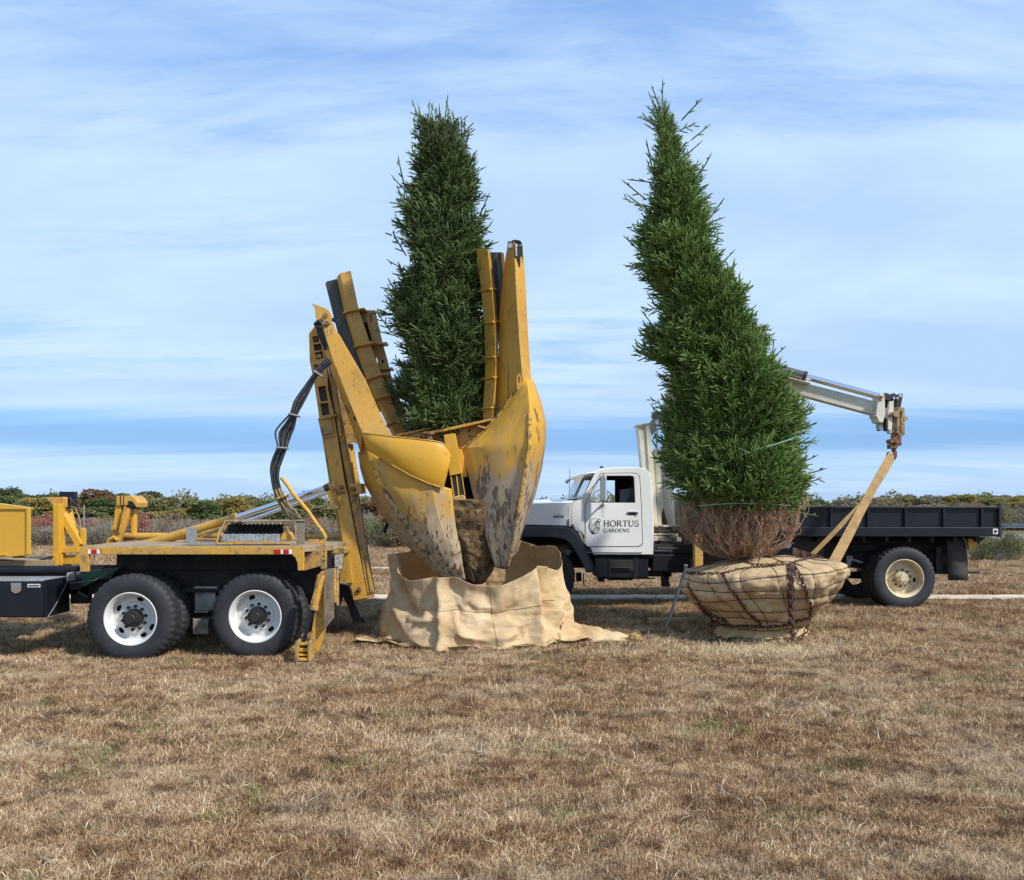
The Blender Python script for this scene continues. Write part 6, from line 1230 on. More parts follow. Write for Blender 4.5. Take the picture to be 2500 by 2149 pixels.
# lettering
def glyph(ch):
    T, S = .15, .065; c = []
    def st(x0, y0, x1, y1, w): c.append(([(x0, y0), (x1, y1)], w))
    def arc(cx, cy, rx, ry, a0, a1, wf, n=14): c.append(([(cx + rx * math.cos(R(a0 + (a1 - a0) * i / n)), cy + ry * math.sin(R(a0 + (a1 - a0) * i / n))) for i in range(n + 1)], wf))
    def serif(x, y, w=.26): c.append(([(x - w / 2, y), (x + w / 2, y)], S * .9))
    w = .72
    if ch == 'H': st(.14, 0, .14, 1, T); st(.66, 0, .66, 1, T); st(.14, .52, .66, .52, S); [serif(x, y) for x in (.14, .66) for y in (.03, .97)]; w = .86
    if ch == 'O': arc(.44, .5, .38, .49, 0, 360, lambda t: S + (T - S) * abs(math.cos(t * 2 * math.pi)), 28); w = .92
    if ch == 'R': st(.14, 0, .14, 1, T); arc(.30, .74, .26, .23, -90, 90, lambda t: S + (T - S) * math.sin(t * math.pi)); st(.14, .97, .30, .97, S); st(.14, .51, .30, .51, S); st(.34, .5, .70, .03, T * .9); serif(.14, .03); serif(.72, .03, .14); serif(.1, .97, .16); w = .80
    if ch == 'T': st(.36, 0, .36, 1, T); st(.02, .97, .70, .97, S); st(.03, .97, .03, .80, S); st(.69, .97, .69, .80, S); serif(.36, .03); w = .76
    if ch == 'U': st(.14, 1, .14, .32, T); st(.66, 1, .66, .32, S * 1.1); arc(.40, .32, .26, .30, 180, 360, lambda t: T + (S - T) * t); serif(.14, .97); serif(.66, .97); w = .84
    if ch == 'S': arc(.30, .74, .22, .23, 20, 250, lambda t: S + (T - S) * t ** 2); arc(.30, .27, .24, .25, 75, -160, lambda t: T + (S - T) * t ** 2); st(.52, .80, .52, .98, S); st(.06, .02, .06, .22, S); w = .62
    if ch == 'G': arc(.44, .5, .38, .49, 45, 320, lambda t: S + (T - S) * math.sin(t * math.pi)); st(.76, .05, .76, .42, T); serif(.74, .42, .24); st(.72, .80, .72, .97, S); w = .88
    if ch == 'A': st(.08, 0, .38, 1, S); st(.38, 1, .70, 0, T); st(.20, .36, .58, .36, S); serif(.08, .03, .2); serif(.70, .03, .22); w = .80
    if ch == 'D': st(.14, 0, .14, 1, T); arc(.34, .5, .40, .47, -90, 90, lambda t: S + (T - S) * math.sin(t * math.pi), 18); st(.06, .97, .34, .97, S); st(.06, .03, .34, .03, S); w = .86
    if ch == 'E': st(.14, 0, .14, 1, T); st(.06, .97, .58, .97, S); st(.06, .03, .62, .03, S); st(.14, .52, .46, .52, S); st(.58, .97, .58, .80, S); st(.62, .03, .62, .22, S); st(.46, .43, .46, .61, S); w = .70
    if ch == 'N': st(.14, 0, .14, 1, S); st(.68, 0, .68, 1, S); st(.12, 1, .68, .02, T); serif(.14, .03, .2); serif(.68, .97, .2); serif(.08, .97, .14); w = .84
    return c, w
INK = M('lettering_ink', (.018, .022, .028), .5)
def flat_stroke(b, pts, w, D):                # pts in px, width in px
    n = len(pts); L = []; Rr = []
    for i in range(n):
        a = pts[max(i - 1, 0)]; c = pts[min(i + 1, n - 1)]; dx, dy = c[0] - a[0], c[1] - a[1]; l = math.hypot(dx, dy) or 1
        ww = (w(i / (n - 1)) if callable(w) else w) / 2; L.append((pts[i][0] - dy / l * ww, pts[i][1] + dx / l * ww)); Rr.append((pts[i][0] + dy / l * ww, pts[i][1] - dx / l * ww))
    b.grid([[W(x, y, D) for x, y in L], [W(x, y, D) for x, y in Rr]])
def word(txt, x0, x1, yb, h, D, name):
    gl = [glyph(c) for c in txt]; tot = sum(g_[1] for g_ in gl); k = (x1 - x0) / tot; x = x0; o = None
    for c, w in gl:
        b = B()
        for pts, ww in c:
            q = [(x + px * k, yb - py * h) for px, py in pts]; m = (k + h) / 2
            flat_stroke(b, q, (lambda t, f=ww: f(t) * m) if callable(ww) else ww * m, D)
        b.build('letter', INK, dr_parent, fix=False); x += w * k
dr_parent = dr; WL[dr.name] = org(cab)
LD = Cf - .0072
word('HORTUS', 1473, 1560, 1285.5, 14.5, LD, 'letter'); word('GARDENS', 1473, 1536.5, 1299.5, 8.6, LD, 'letter')
b = B(); fs = lambda L, w=.85: flat_stroke(b, L, w, LD)
def ell(cx, cy, rx, ry, a0=0, a1=360, n=26): return [(cx + rx * math.cos(R(a0 + (a1 - a0) * i / n)), cy + ry * math.sin(R(a0 + (a1 - a0) * i / n))) for i in range(n + 1)]
fs(ell(1451, 1285, 13.5, 19, -50, 285)); fs(ell(1451, 1285, 12.4, 17.6, 10, 250), .6)
Z7 = lambda L: [(1360 + x / 6.85, 1100 + y / 6.85) for x, y in L]
for L in ([(590, 1400), (550, 1300), (545, 1240), (565, 1195), (600, 1240), (612, 1300), (600, 1370), (590, 1400)], [(590, 1400), (580, 1320), (570, 1230)], [(590, 1400), (620, 1330), (660, 1300), (700, 1285), (690, 1320), (650, 1360), (590, 1400)], [(590, 1400), (640, 1340), (690, 1295)], [(590, 1400), (600, 1340), (640, 1300), (690, 1280)],
          [(640, 1280), (630, 1240), (655, 1200), (690, 1160), (710, 1140)], [(620, 1225), (635, 1210), (650, 1235), (630, 1245), (620, 1225)], [(640, 1190), (665, 1185), (670, 1215), (650, 1220), (640, 1190)], [(668, 1160), (700, 1140), (725, 1160), (735, 1180), (705, 1190), (680, 1185), (668, 1160)], [(675, 1195), (705, 1195), (715, 1220), (690, 1225), (675, 1195)], [(660, 1240), (690, 1235), (688, 1255), (665, 1258), (660, 1240)], [(635, 1260), (665, 1262), (668, 1280), (640, 1280), (635, 1260)]): fs(Z7(L), .95)
b.build('flower_logo', INK, dr, fix=False)
# battery box, tank and underside
fp('step_box', B().prism([(1452, 1362), (1583, 1362), (1583, 1408), (1576, 1412), (1460, 1411), (1451, 1406)], Cf + .05, .5), BLK, bevel=.015)
fp('step_plate', B().pbox(1490, 1368, 1546, 1394, Cf + .03, .03).pbox(1494, 1385, 1541, 1388, Cf + .0, .04), BLKD, bevel=.005); fp('box_strap', B().pbox(1487, 1361, 1490, 1412, Cf + .035, .02).pbox(1548, 1361, 1551, 1413, Cf + .035, .02).pbox(1553, 1363, 1556, 1412, Cf + .04, .02), BLKD)
fp('fuel_tank', B().tube([W(1594, 1374, Cf + .3), W(1697, 1374, Cf + .3)], .17, 28), BLK, smooth=True, bevel=.01); fp('tank_front', B().pbox(1593, 1354, 1696, 1396, Cf + .12, .3), BLK, bevel=.02)
fp('underside', B().pbox(1449, 1354, 1600, 1362, Cf + .15, 1.5).pbox(1590, 1330, 1700, 1352, Cf + .2, 1.4).pbox(1462, 1411, 1476, 1421, Cf + .3, .2).pbox(1486, 1411, 1545, 1417, Cf + .4, .3).bar(W(1450, 1412, Cf + .3), W(1600, 1412, Cf + .3), .02, .02).pbox(1583, 1396, 1640, 1408, Cf + .3, .3).pbox(1617, 1396, 1634, 1433, Cf + .3, .15).pbox(1622, 1425, 1636, 1433, Cf + .25, .15).pbox(1408, 1400, 1420, 1420, Cf + .4, .2).bar(W(1424, 1400, Cf + .4), W(1426, 1430, Cf + .4), .02, .02).pbox(1545, 1410, 1585, 1414, Cf + .35, .1), UNDER, bevel=.006)
fp('chrome_band', B().pbox(1600, 1344, 1640, 1346, Cf + .18, .02).pbox(1606, 1337, 1655, 1339.5, Cf + .19, .02).pbox(1596, 1396, 1625, 1399, Cf + .28, .03), CHRD)
# ---------------- crane
cr_ = sub_empty('crane', FT, W(1620, 1285, F0 + .8)); K = F0 + .85
B().prism([(1557, 1038), (1576, 1035), (1594, 1284), (1582, 1284)], K, .28).prism([(1576, 1035), (1586, 1033), (1594, 1100), (1606, 1284), (1594, 1284)], K - .03, .31).build('column', CREAM, cr_, bevel=.008)
B().prism([(1551, 1039.5), (1556, 1037), (1587, 1031.5), (1588, 1034), (1556, 1040)], K - .05, .35).build('column_cap', CREAMD, cr_)
B().prism([(1566, 1049), (1568, 1045.5), (1570, 1049)], K - .005, .01).build('warning_mark', DARK, cr_)
B().ptube([(1604, 1098, K + .1), (1606, 1283, K + .1)], .068, 20).build('lift_barrel', CREAM, cr_, smooth=True); B().ptube([(1604, 1018, K + .1), (1604, 1100, K + .1)], .026, 14).build('lift_rod', CHR, cr_, smooth=True)
B().prism([(1586, 1033), (1596, 1020), (1602, 1010), (1612, 1006), (1640, 995), (1660, 1000), (1660, 1060), (1622, 1056), (1616, 1040), (1600, 1050), (1594, 1062), (1589, 1050)], K + .15, .16).build('knuckle', CREAM, cr_, bevel=.01)
B().disc(1602, 1013, K + .0, .06, .2, 20).disc(1602, 1013, K - .02, .03, .04).prism([(1616, 1006), (1628, 998), (1640, 1000), (1624, 1016), (1612, 1016)], K + .02, .1).build('pivot', CREAMD, cr_, smooth=True)
B().ptube([(1592, 1075, K), (1603, 1093, K)], .012).ptube([(1594, 1073, K), (1601, 1060, K)], .012).build('link', BLKD, cr_)
B().prism([(1614, 1098), (1640, 1060), (1646, 1284), (1618, 1284), (1619, 1240)], K + .2, .2).build('mast_plate', CREAM, cr_, bevel=.006)
B().prism([(1613, 1275), (1616, 1255), (1619, 1240), (1632, 1284)], K + .18, .02).build('rust_hole', RUST, cr_)
B().prism([(1640, 1170), (1645, 1190), (1649, 1284), (1645, 1284)], K + .05, .08).build('side_strip', CREAM, cr_, bevel=.004)
cb2 = B().pbox(1594, 1283, 1662, 1288, K - .25, .8).pbox(1600, 1288, 1640, 1301, K - .1, .5).pbox(1644, 1286, 1668, 1302, K - .2, .4).pbox(1594, 1303, 1650, 1307, K - .3, .8).pbox(1593, 1309, 1653, 1322, K - .35, .8).pbox(1594, 1324, 1640, 1330, K - .25, .7)
cb2.build('crane_base', CREAMD, cr_, bevel=.012)
B().pbox(1672, 1312, 1697, 1342, K - .3, .3).build('base_block', M('block_brown', (.20, .14, .10), .8, 0, (((.4, .33, .24), 12, .5, .62, .7),), .3, 50), cr_, bevel=.01)
B().pbox(1696.5, 1306, 1716.5, 1391, F0 - .05, .17).build('outrigger', M('outrigger_yellow', (.58, .36, .07), .6, 0, (((.40, .32, .2), 5, .45, .6, .7), ((.06, .04, .03), 18, .58, .64, .9)), .25, 50), cr_, bevel=.008)
# boom: from the knuckle up behind the crown, over, and down to the tip
E1 = W(1668, 846, 14.9)
B().bar(W(1625, 1020, K + .25), E1, .20, .16).build('inner_boom', CREAM, cr_, bevel=.01)
pA, pB, pC = W(1700, 876, 14.7), W(1954, 951, 14.05), W(2146, 1002, 13.75)
B().bar(pA, pB, .265, .20).build('outer_boom', CREAM, cr_, bevel=.008); B().bar(pB - (pB - pA).normalized() * .06, pC, .205, .16).build('boom_extension', CREAM, cr_, bevel=.006)
B().bar(pB - (pB - pA).normalized() * .15, pB, .29, .22).build('boom_collar', CREAM, cr_, bevel=.006)
B().bar(W(1880, 914, 13.96), W(1974, 938.5, 13.9), .012, .26).build('boom_top_plate', CREAM, cr_)
cA, cB, cC = W(1700, 846, 14.5), W(1966, 920, 13.95), W(2148, 969, 13.66)
B().tube([cA, cB], .078, 18).build('extension_barrel', M('barrel_dark', (.13, .13, .125), .4, .6, (((.35, .34, .30), 6, .5, .62, .6, (.3, 3, 3)),)), cr_, smooth=True)
B().tube([cB - (cB - cA).normalized() * .04, cB + (cC - cB).normalized() * .02], .086, 18).build('gland', BLKD, cr_, smooth=True); B().tube([cB, cC], .050, 18).build('extension_rod', CHR, cr_, smooth=True)
B().bar(W(1900, 893, 13.9), W(1920, 898, 13.9), .01, .08).build('hose_clip', BLKD, cr_)
B().ptube([(1962, 975, 13.9), (1963, 990, 13.9), (1957, 1012, 13.95), (1950, 1034, 14.0), (1944, 1056, 14.0)], .006, 5).ptube([(1954, 1030, 14.0), (1950, 1045, 14.0), (1947, 1056, 14.0)], [.02, .035, .02], 8).pbox(1959, 970, 1966, 982, 13.9, .05).build('cable', BLKD, cr_)
tip = sub_empty('boom_tip', FT, W(2170, 990, 13.7)); T_ = 13.58
B().prism([(2148, 962), (2153, 960.5), (2159, 963), (2160, 970), (2161, 995), (2160, 1018), (2159, 1020), (2156, 1032), (2146, 1031), (2142, 1020), (2138, 1016), (2141, 990), (2145, 970)], T_, .26).build('head_bracket', CREAM, tip, bevel=.008)
B().disc(2152.5, 970, T_ - .02, .042, .05).disc(2175, 1012, T_ - .02, .045, .3).build('pin', CREAMD, tip, smooth=True); B().disc(2152.5, 970, T_ - .03, .022, .05, 8).disc(2175, 1012, T_ - .03, .022, .05, 8).build('pin_core', RUST, tip)
B().prism([(2145, 1032), (2156, 1032), (2154, 1050), (2152, 1052), (2147, 1051)], T_ + .06, .12).build('lug', GREY, tip, bevel=.008)
B().prism([(2172, 980), (2182, 980), (2182, 1008), (2179, 1020), (2178, 1048), (2176, 1052), (2170, 1051), (2168, 1045), (2168, 1020), (2168, 1008)], T_ - .0, .06).prism([(2161, 996), (2169, 997), (2170, 1020), (2163, 1022), (2160, 1018)], T_ + .04, .18).build('link_plate', CREAM, tip, bevel=.006)
B().prism([(2150, 961), (2165, 959), (2172, 962), (2176, 966), (2178, 962), (2184, 959), (2188, 963), (2188, 972), (2182, 976), (2180, 984), (2172, 982), (2168, 978), (2161, 977)], T_ + .06, .14).prism([(2162, 978), (2171, 978), (2168, 996), (2162, 996)], T_ + .1, .1).prism([(2195, 962), (2203, 960), (2205, 964), (2203, 976), (2199, 996), (2188, 996), (2188, 985), (2190, 974)], T_ + .04, .12).prism([(2159, 1020), (2166, 1022), (2166, 1050), (2168, 1053), (2161, 1052), (2160, 1045)], T_ + .05, .08).build('dark_link', BLKD, tip, bevel=.008)
B().disc(2199, 966, T_ + .02, .026, .04).disc(2192, 972, T_ + .02, .02, .04).disc(2183, 972, T_ + .02, .02, .1).build('pin', CHRD, tip, smooth=True)
rs = B().ptube([(2186, 1000, T_ + .05), (2182, 1060, T_ + .05)], .035, 12).ptube([(2192, 996, T_ + .0), (2190, 1058, T_ + .0)], .032, 12).ptube([(2201, 1004, T_ + .06), (2200, 1062, T_ + .06)], .038, 12).ptube([(2206, 1002, T_ + .1), (2206, 1062, T_ + .1)], .018, 8).disc(2189, 1011, T_ - .04, .05, .12).pbox(2186, 995, 2208, 1003, T_ + .02, .12).pbox(2196, 1059, 2208, 1063, T_ + .0, .12).disc(2211, 1022, T_ + .02, .035, .04)
rs.build('hook_hanger', M('hanger_gold', (.42, .30, .15), .45, .6, (((.20, .10, .05), 10, .48, .6, .85),), .2, 50), tip, smooth=True)
B().prism([(2170, 1052), (2186, 1050), (2186, 1056), (2183, 1059), (2171, 1058)], T_ + .02, .1).build('bracket_foot', CREAM, tip, bevel=.01)
B().ptube([(2184, 1056, T_ + .05), (2181, 1090, T_ + .05)], .05, 12).ptube([(2193, 1058, T_ + .05), (2191, 1088, T_ + .05)], .05, 12).disc(2178, 1077, T_ - .03, .035, .15).disc(2190, 1077, T_ - .03, .035, .15).pbox(2173, 1084, 2192, 1095, T_ + .0, .12).disc(2196, 1083, T_ - .0, .04, .1).build('swivel_block', RUST, tip, bevel=.006)
hk = [(2181, 1092), (2182, 1098), (2184, 1104), (2184, 1111), (2181, 1117), (2176, 1120), (2171, 1118), (2168, 1111), (2169, 1104)]
B().ptube([(x, y, T_ + .06) for x, y in hk], [.035, .034, .036, .042, .046, .046, .04, .032, .018], 10).build('hook', RUST, tip, smooth=True)

# ---------------------------------------------------------------- lifting strap
b = B(); H0 = W(2176, 1110, T_ + .02)
def strap_leg(mids, w):
    pts = [W(*m) for m in mids]; b.ribbon(pts, w, .012, [(Vector((1, .15, 0)) if i else Vector((.6, 1, 0))) for i in range(len(pts))])
strap_leg([(2177, 1112, T_ + .05), (2158, 1140, 13.4), (2127, 1200, 13.1), (2100, 1250, 12.85), (2072, 1305, 12.55), (2052, 1343, 12.2), (2039, 1367, 11.95), (2034, 1378, 11.9)], [.07, .10, .12, .125, .135, .14, .14, .14])
strap_leg([(2181, 1106, T_ + .05), (2176, 1125, 13.5), (2152, 1165, 13.25), (2120, 1215, 13.0), (2092, 1243, 12.9), (2060, 1275, 12.8), (2022, 1315, 12.75), (1985, 1352, 12.7), (1975, 1362, 12.7)], [.06, .08, .085, .075, .07, .068, .066, .066, .06])
strap_leg([(2173, 1104, T_ + .02), (2168, 1118, 13.5), (2145, 1158, 13.22), (2118, 1205, 13.02), (2098, 1240, 12.9)], [.05, .08, .06, .06, .05])
so_ = b.build('lifting_strap', STRAP, smooth=True, ang=50); tag(so_, 'frayed tan lifting strap hanging from the crane hook down to the wrapped root ball', 'strap')

# ---------------------------------------------------------------- spread burlap under the spade
BC = Vector((W(1168, 1500, 12.05).x, 12.05, 0)); NU, NV = 360, 54
key = [(180, 1.06, 1.10), (197, 1.04, 1.12), (208, 1.02, .93), (222, 1.00, .83), (240, .97, .90), (256, .95, .91), (270, .95, .80), (284, .95, .78), (298, .97, .86), (308, 1.0, .96), (316, .98, 1.01), (326, .99, .99), (340, .99, .90), (352, .99, .90), (360, .98, 1.08), (375, .95, 1.18), (400, .95, 1.14), (420, .92, 1.22), (445, .9, 1.24), (470, .9, 1.14), (500, .92, 1.18), (520, .98, 1.08), (540, 1.06, 1.10)]
ka = [k[0] for k in key]
def heap(u, v):
    u = 180 + (u - 180) % 360
    """u angle in degrees 180..540, v 0 at the rim, 1 at the hem lying on the grass"""
    s = float(np.interp(u, ka, [k[1] for k in key])); h = float(np.interp(u, ka, [k[2] for k in key])); a = R(u)
    x, y = math.cos(a), math.sin(a); front = max(0, -y)
    rx = 1.07 * s; ry = .98 * s
    n1 = noise.noise(Vector((x * 2.2 + 3, y * 2.2, v * 1.6))); n2 = noise.noise(Vector((x * 5, y * 5 + 7, v * 2.6))); n3 = noise.noise(Vector((x * 11, y * 11, v * 7 + 2)))
    rid = 1 - abs(noise.noise(Vector((x * 3.6 + 9, y * 3.6, v * 2.4 + n2 * .6)))) * 2; rid2 = 1 - abs(noise.noise(Vector((x * 7 + 1, y * 7, v * 5 + 5)))) * 2
    bulge = .07 * n1 + .045 * n2 + .009 * n3 + .038 * rid ** 3 + .014 * rid2 ** 4
    # standing folds: a sharp pleat left of centre, another at the right corner, broad sag between
    for c, w, am, sl, va, vb in ((206, 5, .12, 46, -.1, .75), (222, 8, -.12, 50, 0, .7), (236, 5, .10, -22, .35, 1.2), (247, 3.5, .15, 8, -.1, 1.1), (256, 6, -.09, 10, -.1, .6), (266, 9, .10, -30, .45, 1.1), (283, 14, -.07, 18, -.1, .55), (296, 10, .13, -26, .40, 1.1), (312, 3.2, .20, -6, -.1, 1.1), (321, 5, -.17, 12, -.1, .9), (333, 5, .12, -30, .1, 1.1), (344, 5, -.10, -20, -.1, .9), (195, 5, .06, 20, .3, 1.2), (356, 5, .08, 0, -.1, 1.1)):
        win = smooth01((v - va) / .25) * smooth01((vb - v) / .25)
        q = (u - c - sl * (v - .4)) / w; bulge += am * .75 * win * math.exp(-abs(q) ** 1.5)
    for vc, ua, ub, am in ((.42, 215, 250, .05), (.62, 255, 300, .05), (.30, 262, 305, -.04), (.74, 228, 262, .05)):   # sagging cross folds
        vv = vc + .10 * math.sin((u - ua) / (ub - ua) * 3.14159) if ua < u < ub else 9
        bulge += am * math.exp(-((v - vv) / .05) ** 2) * (smooth01((u - ua) / 8) * smooth01((ub - u) / 8))
    foot = smooth01((v - .84) / .16); lean = (.13 + (.08 if u > 322 or u < 200 else 0)) * v
    r = 1 + bulge + lean + foot * (.05 + .10 * abs(noise.noise(Vector((x * 4, y * 4, 5)))))
    if 186 < u < 222: r += foot * .22 * math.sin(R((u - 186) * 5))
    if 322 < u < 352: r += foot * .26 * math.sin(R((u - 322) * 6))
    if v < .06: r += .03 * (1 - v / .06)
    z = h * (1 - min(1, v / .90) ** 1.05) + .03 * rid * smooth01((v - .8) / .1) + .012 + (.008 * n3 if v < .1 else 0)
    z += .045 * foot * abs(n2 + n3) 
    p = Vector((BC.x + rx * r * x, BC.y + ry * r * y, 0)); p.z = G(p.x, p.y) + max(.012, z) + .03 * foot; return p
HOLD = .022
def drape(P, excess_u, excess_v, steps, rim):
    """settle the sheet: a small cloth solver (distance constraints, gravity, ground with friction), rim held where it stands"""
    P = np.array(P); nv, nu = P.shape[:2]; rgc = np.random.RandomState(4)
    base = P.copy(); Lu = np.linalg.norm(np.roll(P, -1, 1) - P, axis=2) * excess_u; Lv = np.linalg.norm(P[1:] - P[:-1], axis=2) * excess_v
    Ls1 = np.linalg.norm(np.roll(P, -1, 1)[1:] - P[:-1], axis=2) * (excess_u + excess_v) / 2; Ls2 = np.linalg.norm(np.roll(P, 1, 1)[1:] - P[:-1], axis=2) * (excess_u + excess_v) / 2
    P = P + rgc.normal(size=P.shape) * .006; Q = P.copy(); w = np.ones((nv, nu)); w[0] = rim[0]; w[1] = np.minimum(1, rim[0] + .3); w[-5:] = .02; w[-1] = .004; gz_ = np.array([[G(float(p[0]), float(p[1])) for p in r] for r in base]) + .015
    ctr = np.array([BC.x, BC.y])
    def con(A, Bx, wa, wb, L, k):
        d = Bx - A; l = np.linalg.norm(d, axis=-1) + 1e-9; s = (k * (l - L) / l / np.maximum(wa + wb, 1e-6))[..., None]
        return A + d * s * wa[..., None], Bx - d * s * wb[..., None]
    ev = np.arange(0, nu, 2); od = np.arange(1, nu, 2)
    for st in range(steps):
        vel = (P - Q) * .97; vel[..., 2] -= .0009; Q = P.copy(); P = P + vel * np.minimum(1, w * 1.0)[..., None]
        for it in range(5):
            for a in (ev, od):
                b2 = (a + 1) % nu; P[:, a], P[:, b2] = con(P[:, a], P[:, b2], w[:, a], w[:, b2], Lu[:, a], 1.0)
            for o in (0, 1):
                a = np.arange(o, nv - 1, 2); P[a], P[a + 1] = con(P[a], P[a + 1], w[a], w[a + 1], Lv[a], 1.0)
                t, u_ = P[a], np.roll(P[a + 1], -1, 1); t, u_ = con(t, u_, w[a], np.roll(w[a + 1], -1, 1), Ls1[a], .5); P[a] = t; P[a + 1] = np.roll(u_, 1, 1)
                t, u_ = P[a], np.roll(P[a + 1], 1, 1); t, u_ = con(t, u_, w[a], np.roll(w[a + 1], 1, 1), Ls2[a], .5); P[a] = t; P[a + 1] = np.roll(u_, -1, 1)
        m = (np.roll(P, 1, 1) + np.roll(P, -1, 1)) / 2; P += (m - P) * (.05 * w)[..., None]
        m = P.copy(); m[1:-1] = (P[2:] + P[:-2]) / 2; P += (m - P) * (.05 * w)[..., None]
        P += (base - P) * (HOLD * w)[..., None]
        low = P[..., 2] < gz_; P[..., 2] = np.maximum(P[..., 2], gz_)
        P[..., :2] = np.where(low[..., None], Q[..., :2] * .85 + P[..., :2] * .15, P[..., :2])
        # the packed soil inside keeps the wall from falling inwards
        d = P[..., :2] - ctr; q = d / np.array([1.07, .98]); r = np.linalg.norm(q, axis=2); mn = .80; fx = np.where(r < mn, mn / np.maximum(r, 1e-6), 1.0); P[..., :2] = ctr + d * fx[..., None]
    for k in range(1):
        m = (np.roll(P, 1, 1) + np.roll(P, -1, 1)) / 2; P += (m - P) * .5
        m = P.copy(); m[1:-1] = (P[2:] + P[:-2]) / 2; P += (m - P) * .4
    return P
NUc, NVc = 260, 50
def twist(j, v): return 9 * v * noise.noise(Vector((math.cos(2 * math.pi * j / NUc) * 1.9 + 2, math.sin(2 * math.pi * j / NUc) * 1.9, 6.5)))
P0 = [[tuple(heap(180 + 360 * j / NUc + twist(j, i / NVc) * 1.6, (i / NVc) ** .95)) for j in range(NUc)] for i in range(NVc + 1)]
rimw = np.array([[.0008 if min(abs(180 + 360 * j / NUc - k) for k in (197, 241, 313, 352, 375, 420, 445, 500, 530)) < 3 else (.010 if 180 + 360 * j / NUc < 356 else .004) for j in range(NUc)]]); PS = drape(P0, 1.06, 1.10, 130, rimw)
rows = [[Vector(p) for p in r] for r in PS]
def cloth_at(u, v):
    fi = v * NVc; fj = (u - 180) / 360 * NUc; i0 = min(int(fi), NVc - 1); j0 = int(fj) % NUc; a = fi - i0; c = fj - int(fj)
    t = rows[i0][j0].lerp(rows[i0][(j0 + 1) % NUc], c).lerp(rows[i0 + 1][j0].lerp(rows[i0 + 1][(j0 + 1) % NUc], c), a); return t
bs = B().grid(rows, True).build('burlap_sheet', BURL, smooth=True, solid=.006, sub=1, ang=80)
tag(bs, 'big tan burlap sheet standing open in folds under the tips of the spade blades', 'burlap')
# floor of the cloth inside, seams, trailing tail
B().grid([[heap(180 + 360 * j / 60, .86) * (1 - t) + Vector((BC.x, BC.y, .05)) * t for j in range(60)] for t in (0, .3, .6, .9)], True).build('inner_fold', BURL, bs, smooth=True)
sm = B()
for U0, U1, v in ((232, 330, .36),): sm.tube([cloth_at(U0 + (U1 - U0) * k / 60, v + .02 * math.sin(k * .16)) + Vector((0, -.006, 0)) for k in range(61)], .004, 4)
sm.tube([cloth_at(281 + 2 * k / 40, .02 + .85 * k / 40) + Vector((0, -.006, 0)) for k in range(41)], .004, 4); sm.build('seam', M('seam_brown', (.26, .16, .08), .95), bs)
rows = []
for i in range(30):
    t = i / 29; c = Vector((W(1368, 1560, 11.75).x + t * .92, 11.72 - .10 * t + .05 * math.sin(t * 7), 0)); wd_ = .30 * (1 - t * .75) + .03 * math.sin(t * 16); row = []
    for j in range(17):
        s = j / 16 - .5; z = .022 + (.16 * (1 - t) ** .8 + .035) * max(0, math.cos(s * 3.1)) * (.6 + .6 * abs(math.sin(s * 11 + t * 9))) + .03 * noise.noise(Vector((t * 7, s * 6, 3)))
        p = c + Vector((.10 * s + .03 * math.sin(j * 1.7), s * wd_ * 2, 0)); p.z = G(p.x, p.y) + max(.015, z); row.append(p)
    rows.append(row)
B().grid(rows).build('trailing_tail', BURL, bs, smooth=True, solid=.008, ang=80)

# ---------------------------------------------------------------- small things
def lump(name, c, r, sq, mat, seed):
    rows = []
    for i in range(17):
        a = math.pi * i / 16; row = []
        for j in range(28):
            t = 2 * math.pi * j / 28; d = Vector((math.sin(a) * math.cos(t), math.sin(a) * math.sin(t), math.cos(a))); k = 1 + .28 * noise.noise(d * 2.2 + Vector((seed, 0, 0))) + .12 * noise.noise(d * 7)
            row.append(Vector(c) + Vector((d.x * r * k, d.y * r * k, d.z * r * k * sq)))
        rows.append(row)
    return B().grid(rows, True).build(name, mat, smooth=True, ang=80)
CL = M('clod_soil', (.36, .23, .07), .95, 0, (((.18, .10, .04), 12, .45, .6, .9), ((.55, .42, .2), 40, .55, .66, .7)), .9, 40)
p = W(1553, 1546, 1.75 * FP / 328); tag(lump('soil_clod', (p.x, 11.6, G(p.x, 11.6) + .055), .085, .75, CL, 1), 'lone yellow brown clod of earth lying between the burlap and the iron bar', 'clod')
for k, (px, dz, rr2) in enumerate(((2060, 11.05, .05), (2100, 10.9, .06), (2140, 11.0, .045), (2010, 11.2, .05))):
    x = (px - CX) / FP * dz; tag(lump('soil_clod', (x, dz, G(x, dz) + .02), rr2, .5, CL, k + 3), 'crumb of yellow soil in the straw to the right of the wrapped root ball', 'clod', 'soil crumbs right of the root ball')
b = B().tube([W(1675, 1384, 11.6), W(1664, 1420, 11.55), W(1650, 1462, 11.5), W(1636, 1505, 11.45), W(1623, 1538, 11.42)], [.020, .021, .023, .022, .010], 8).tube([W(1670, 1382, 11.6), W(1678, 1382, 11.6)], .026, 8)
tag(b.build('pry_bar', IRON, smooth=True), 'dark iron pry bar leaning against the left side of the wrapped root ball', 'bar')
x0_, x1_ = W(1583, 1490, 12.9).x, W(1700, 1490, 12.9).x; zg = G(0, 12.9)
tag(B().box(x0_, x1_, 12.86, 12.98, zg + .02, zg + .075).build('wooden_plank', WOODM, bevel=.006), 'weathered grey brown plank lying in the grass behind the iron bar', 'plank')

